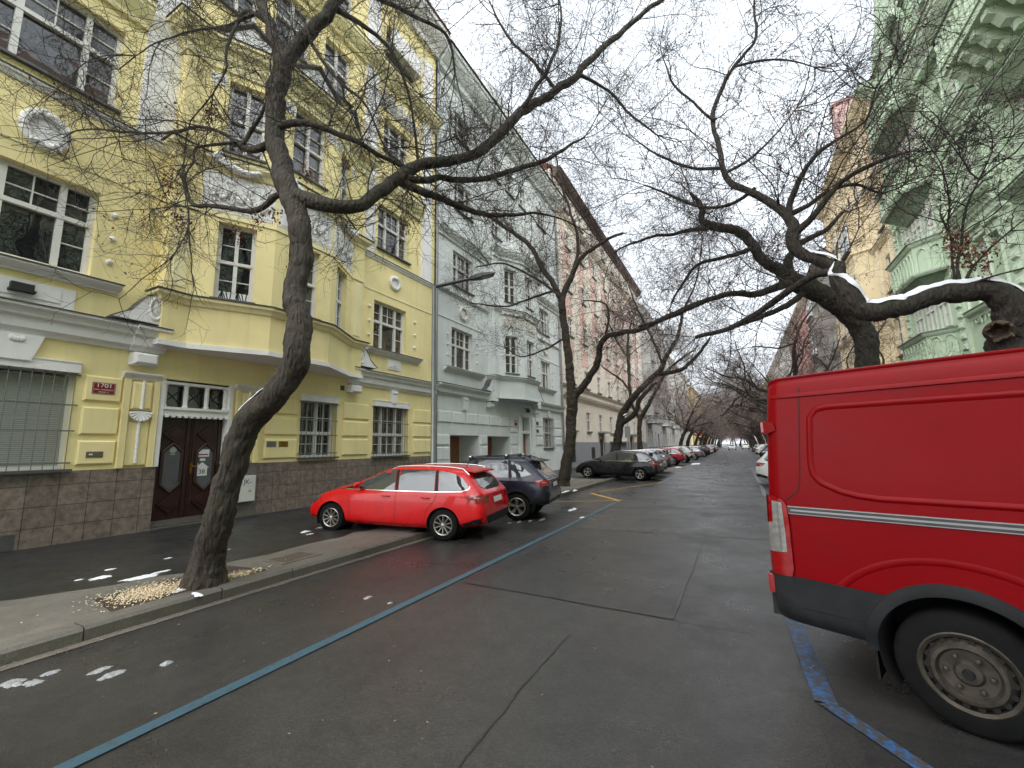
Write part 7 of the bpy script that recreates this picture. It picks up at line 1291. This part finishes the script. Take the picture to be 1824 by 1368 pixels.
for k, (x, y, rot) in enumerate(sorted(spots, key=lambda q: q[1])):
    side = 'left' if x < 0 else 'right'; order = (left_spots if x < 0 else right_spots).index(y) + 1; ordn = ['first', 'second', 'third', 'fourth', 'fifth', 'sixth', 'seventh', 'eighth', 'ninth', 'tenth', 'eleventh', 'twelfth', 'thirteenth', 'fourteenth', 'fifteenth', 'sixteenth', 'seventeenth'][order - 1]
    lab = f'bare brown tree of the far {side} row, {ordn} of that row from the van'; s = rnd.uniform(.92, 1.12); rr = rot + rnd.uniform(-.35, .35)
    if k < 3:
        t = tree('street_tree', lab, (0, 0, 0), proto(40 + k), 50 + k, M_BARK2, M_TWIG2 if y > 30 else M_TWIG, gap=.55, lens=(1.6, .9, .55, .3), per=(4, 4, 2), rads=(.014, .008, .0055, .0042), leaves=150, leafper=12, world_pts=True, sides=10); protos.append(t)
        for c in t.children: c.matrix_parent_inverse = Matrix()
        t.location = (x, y, .1); t.rotation_euler = (0, 0, rr); t.scale = (s, s, s)
    else: copy_tree_thing(protos[k % 3], lab, x + rnd.uniform(-.2, .2), y, rr, s)
for k, ((x, y), w_) in enumerate(zip(end_spots, ('first', 'second', 'third', 'fourth', 'fifth', 'sixth'))): copy_tree_thing(protos[k % 3], f'bare brown tree closing the far end of the street, {w_} along the view', x, y, k * 1.3, 1.25)
for k, (x, y) in enumerate(behind): copy_tree_thing(protos[k % 3], f'bare tree added unseen for reflections, behind the viewer on the {"left" if x < 0 else "right"} pavement, {"first" if y > -10 else "second"} there', x, y, 0 if x < 0 else math.pi, 1.1)
# snow lying along the level limb, in the forks and on the nearest trunk
def limb_snow(mb, pts, a0, a1, th, seed, rf=1.03):
    P, R = limb(pts); T = resample(P, R, .03); n = len(T); m = 9; V = []
    for i in range(n):
        p = Vector(T[i][:3]); t = Vector(T[min(i + 1, n - 1)][:3]) - Vector(T[max(i - 1, 0)][:3]); t.normalize(); up = (Vector((0, 0, 1)) - t * t.z).normalized(); sd_ = t.cross(up); e = min(1, i / 6, (n - 1 - i) / 6); w0, w1 = a0 * (1 + .5 * noise.noise(p * 7 + Vector((seed, 0, 0)))) * max(.15, e), a1 * (1 + .5 * noise.noise(p * 7 + Vector((seed, 9, 0)))) * max(.15, e)
        for j in range(m): f = j / (m - 1); a = -w0 + (w0 + w1) * f; h = T[i][3] * rf + th * math.sin(math.pi * f) ** .6 * (.8 + .4 * noise.noise(p * 12)) * e; V.append(tuple(p + (up * math.cos(a) + sd_ * math.sin(a)) * h))
    mb.add(V, [(i * m + j, (i + 1) * m + j, (i + 1) * m + j + 1, i * m + j + 1) for i in range(n - 1) for j in range(m - 1)])
sn = MB(); limb_snow(sn, R1[0][5:13], .75, .75, .05, 1); limb_snow(sn, R1[0][4:7], .85, .9, .045, 2); limb_snow(sn, R1[0][10:15], .55, .45, .03, 3); limb_snow(sn, R1[1][0:3], .6, .6, .02, 4); limb_snow(sn, T1[0][5:8], .5, .35, .03, 5, .97); limb_snow(sn, [(1110, 748, 24.75, 14), (1122, 743, 24.7, 14)], .8, .8, .05, 6)
stuff(sn.build('limb_snow', M_SNOW, smooth=180), 'white snow lying along the level limb behind the van', 'snow')
hol = thing('hollow_stub', tuple(at(1780, 590, Y=7.52)), 'torn hollow stump on the trunk under the snowy limb', 'tree hollow'); q = MB(); c = at(1780, 590, Y=7.52)
dv = (Vector((0, 0, EYE)) - c).normalized(); uu = dv.cross(Vector((0, 0, 1))).normalized(); vv = uu.cross(dv); V = []
for r, d in ((.15, -.12), (.14, .0), (.125, .06), (.1, .06), (.08, -.03), (.04, -.1)):
    for k in range(18): a = k * math.pi / 9; w = 1 + .22 * math.sin(a * 5 + r * 9) * (d > 0) + .12 * math.sin(a * 9); V.append(tuple(c + (uu * math.cos(a) + vv * math.sin(a) * .95) * r * w + dv * (d + .03 * math.sin(a * 7) * (d > 0))))
q.add(V, [(i * 18 + k, i * 18 + (k + 1) % 18, (i + 1) * 18 + (k + 1) % 18, (i + 1) * 18 + k) for i in range(5) for k in range(18)] + [tuple(90 + k for k in range(18))]); q.build('stub', M_SCAR, hol, smooth=50)
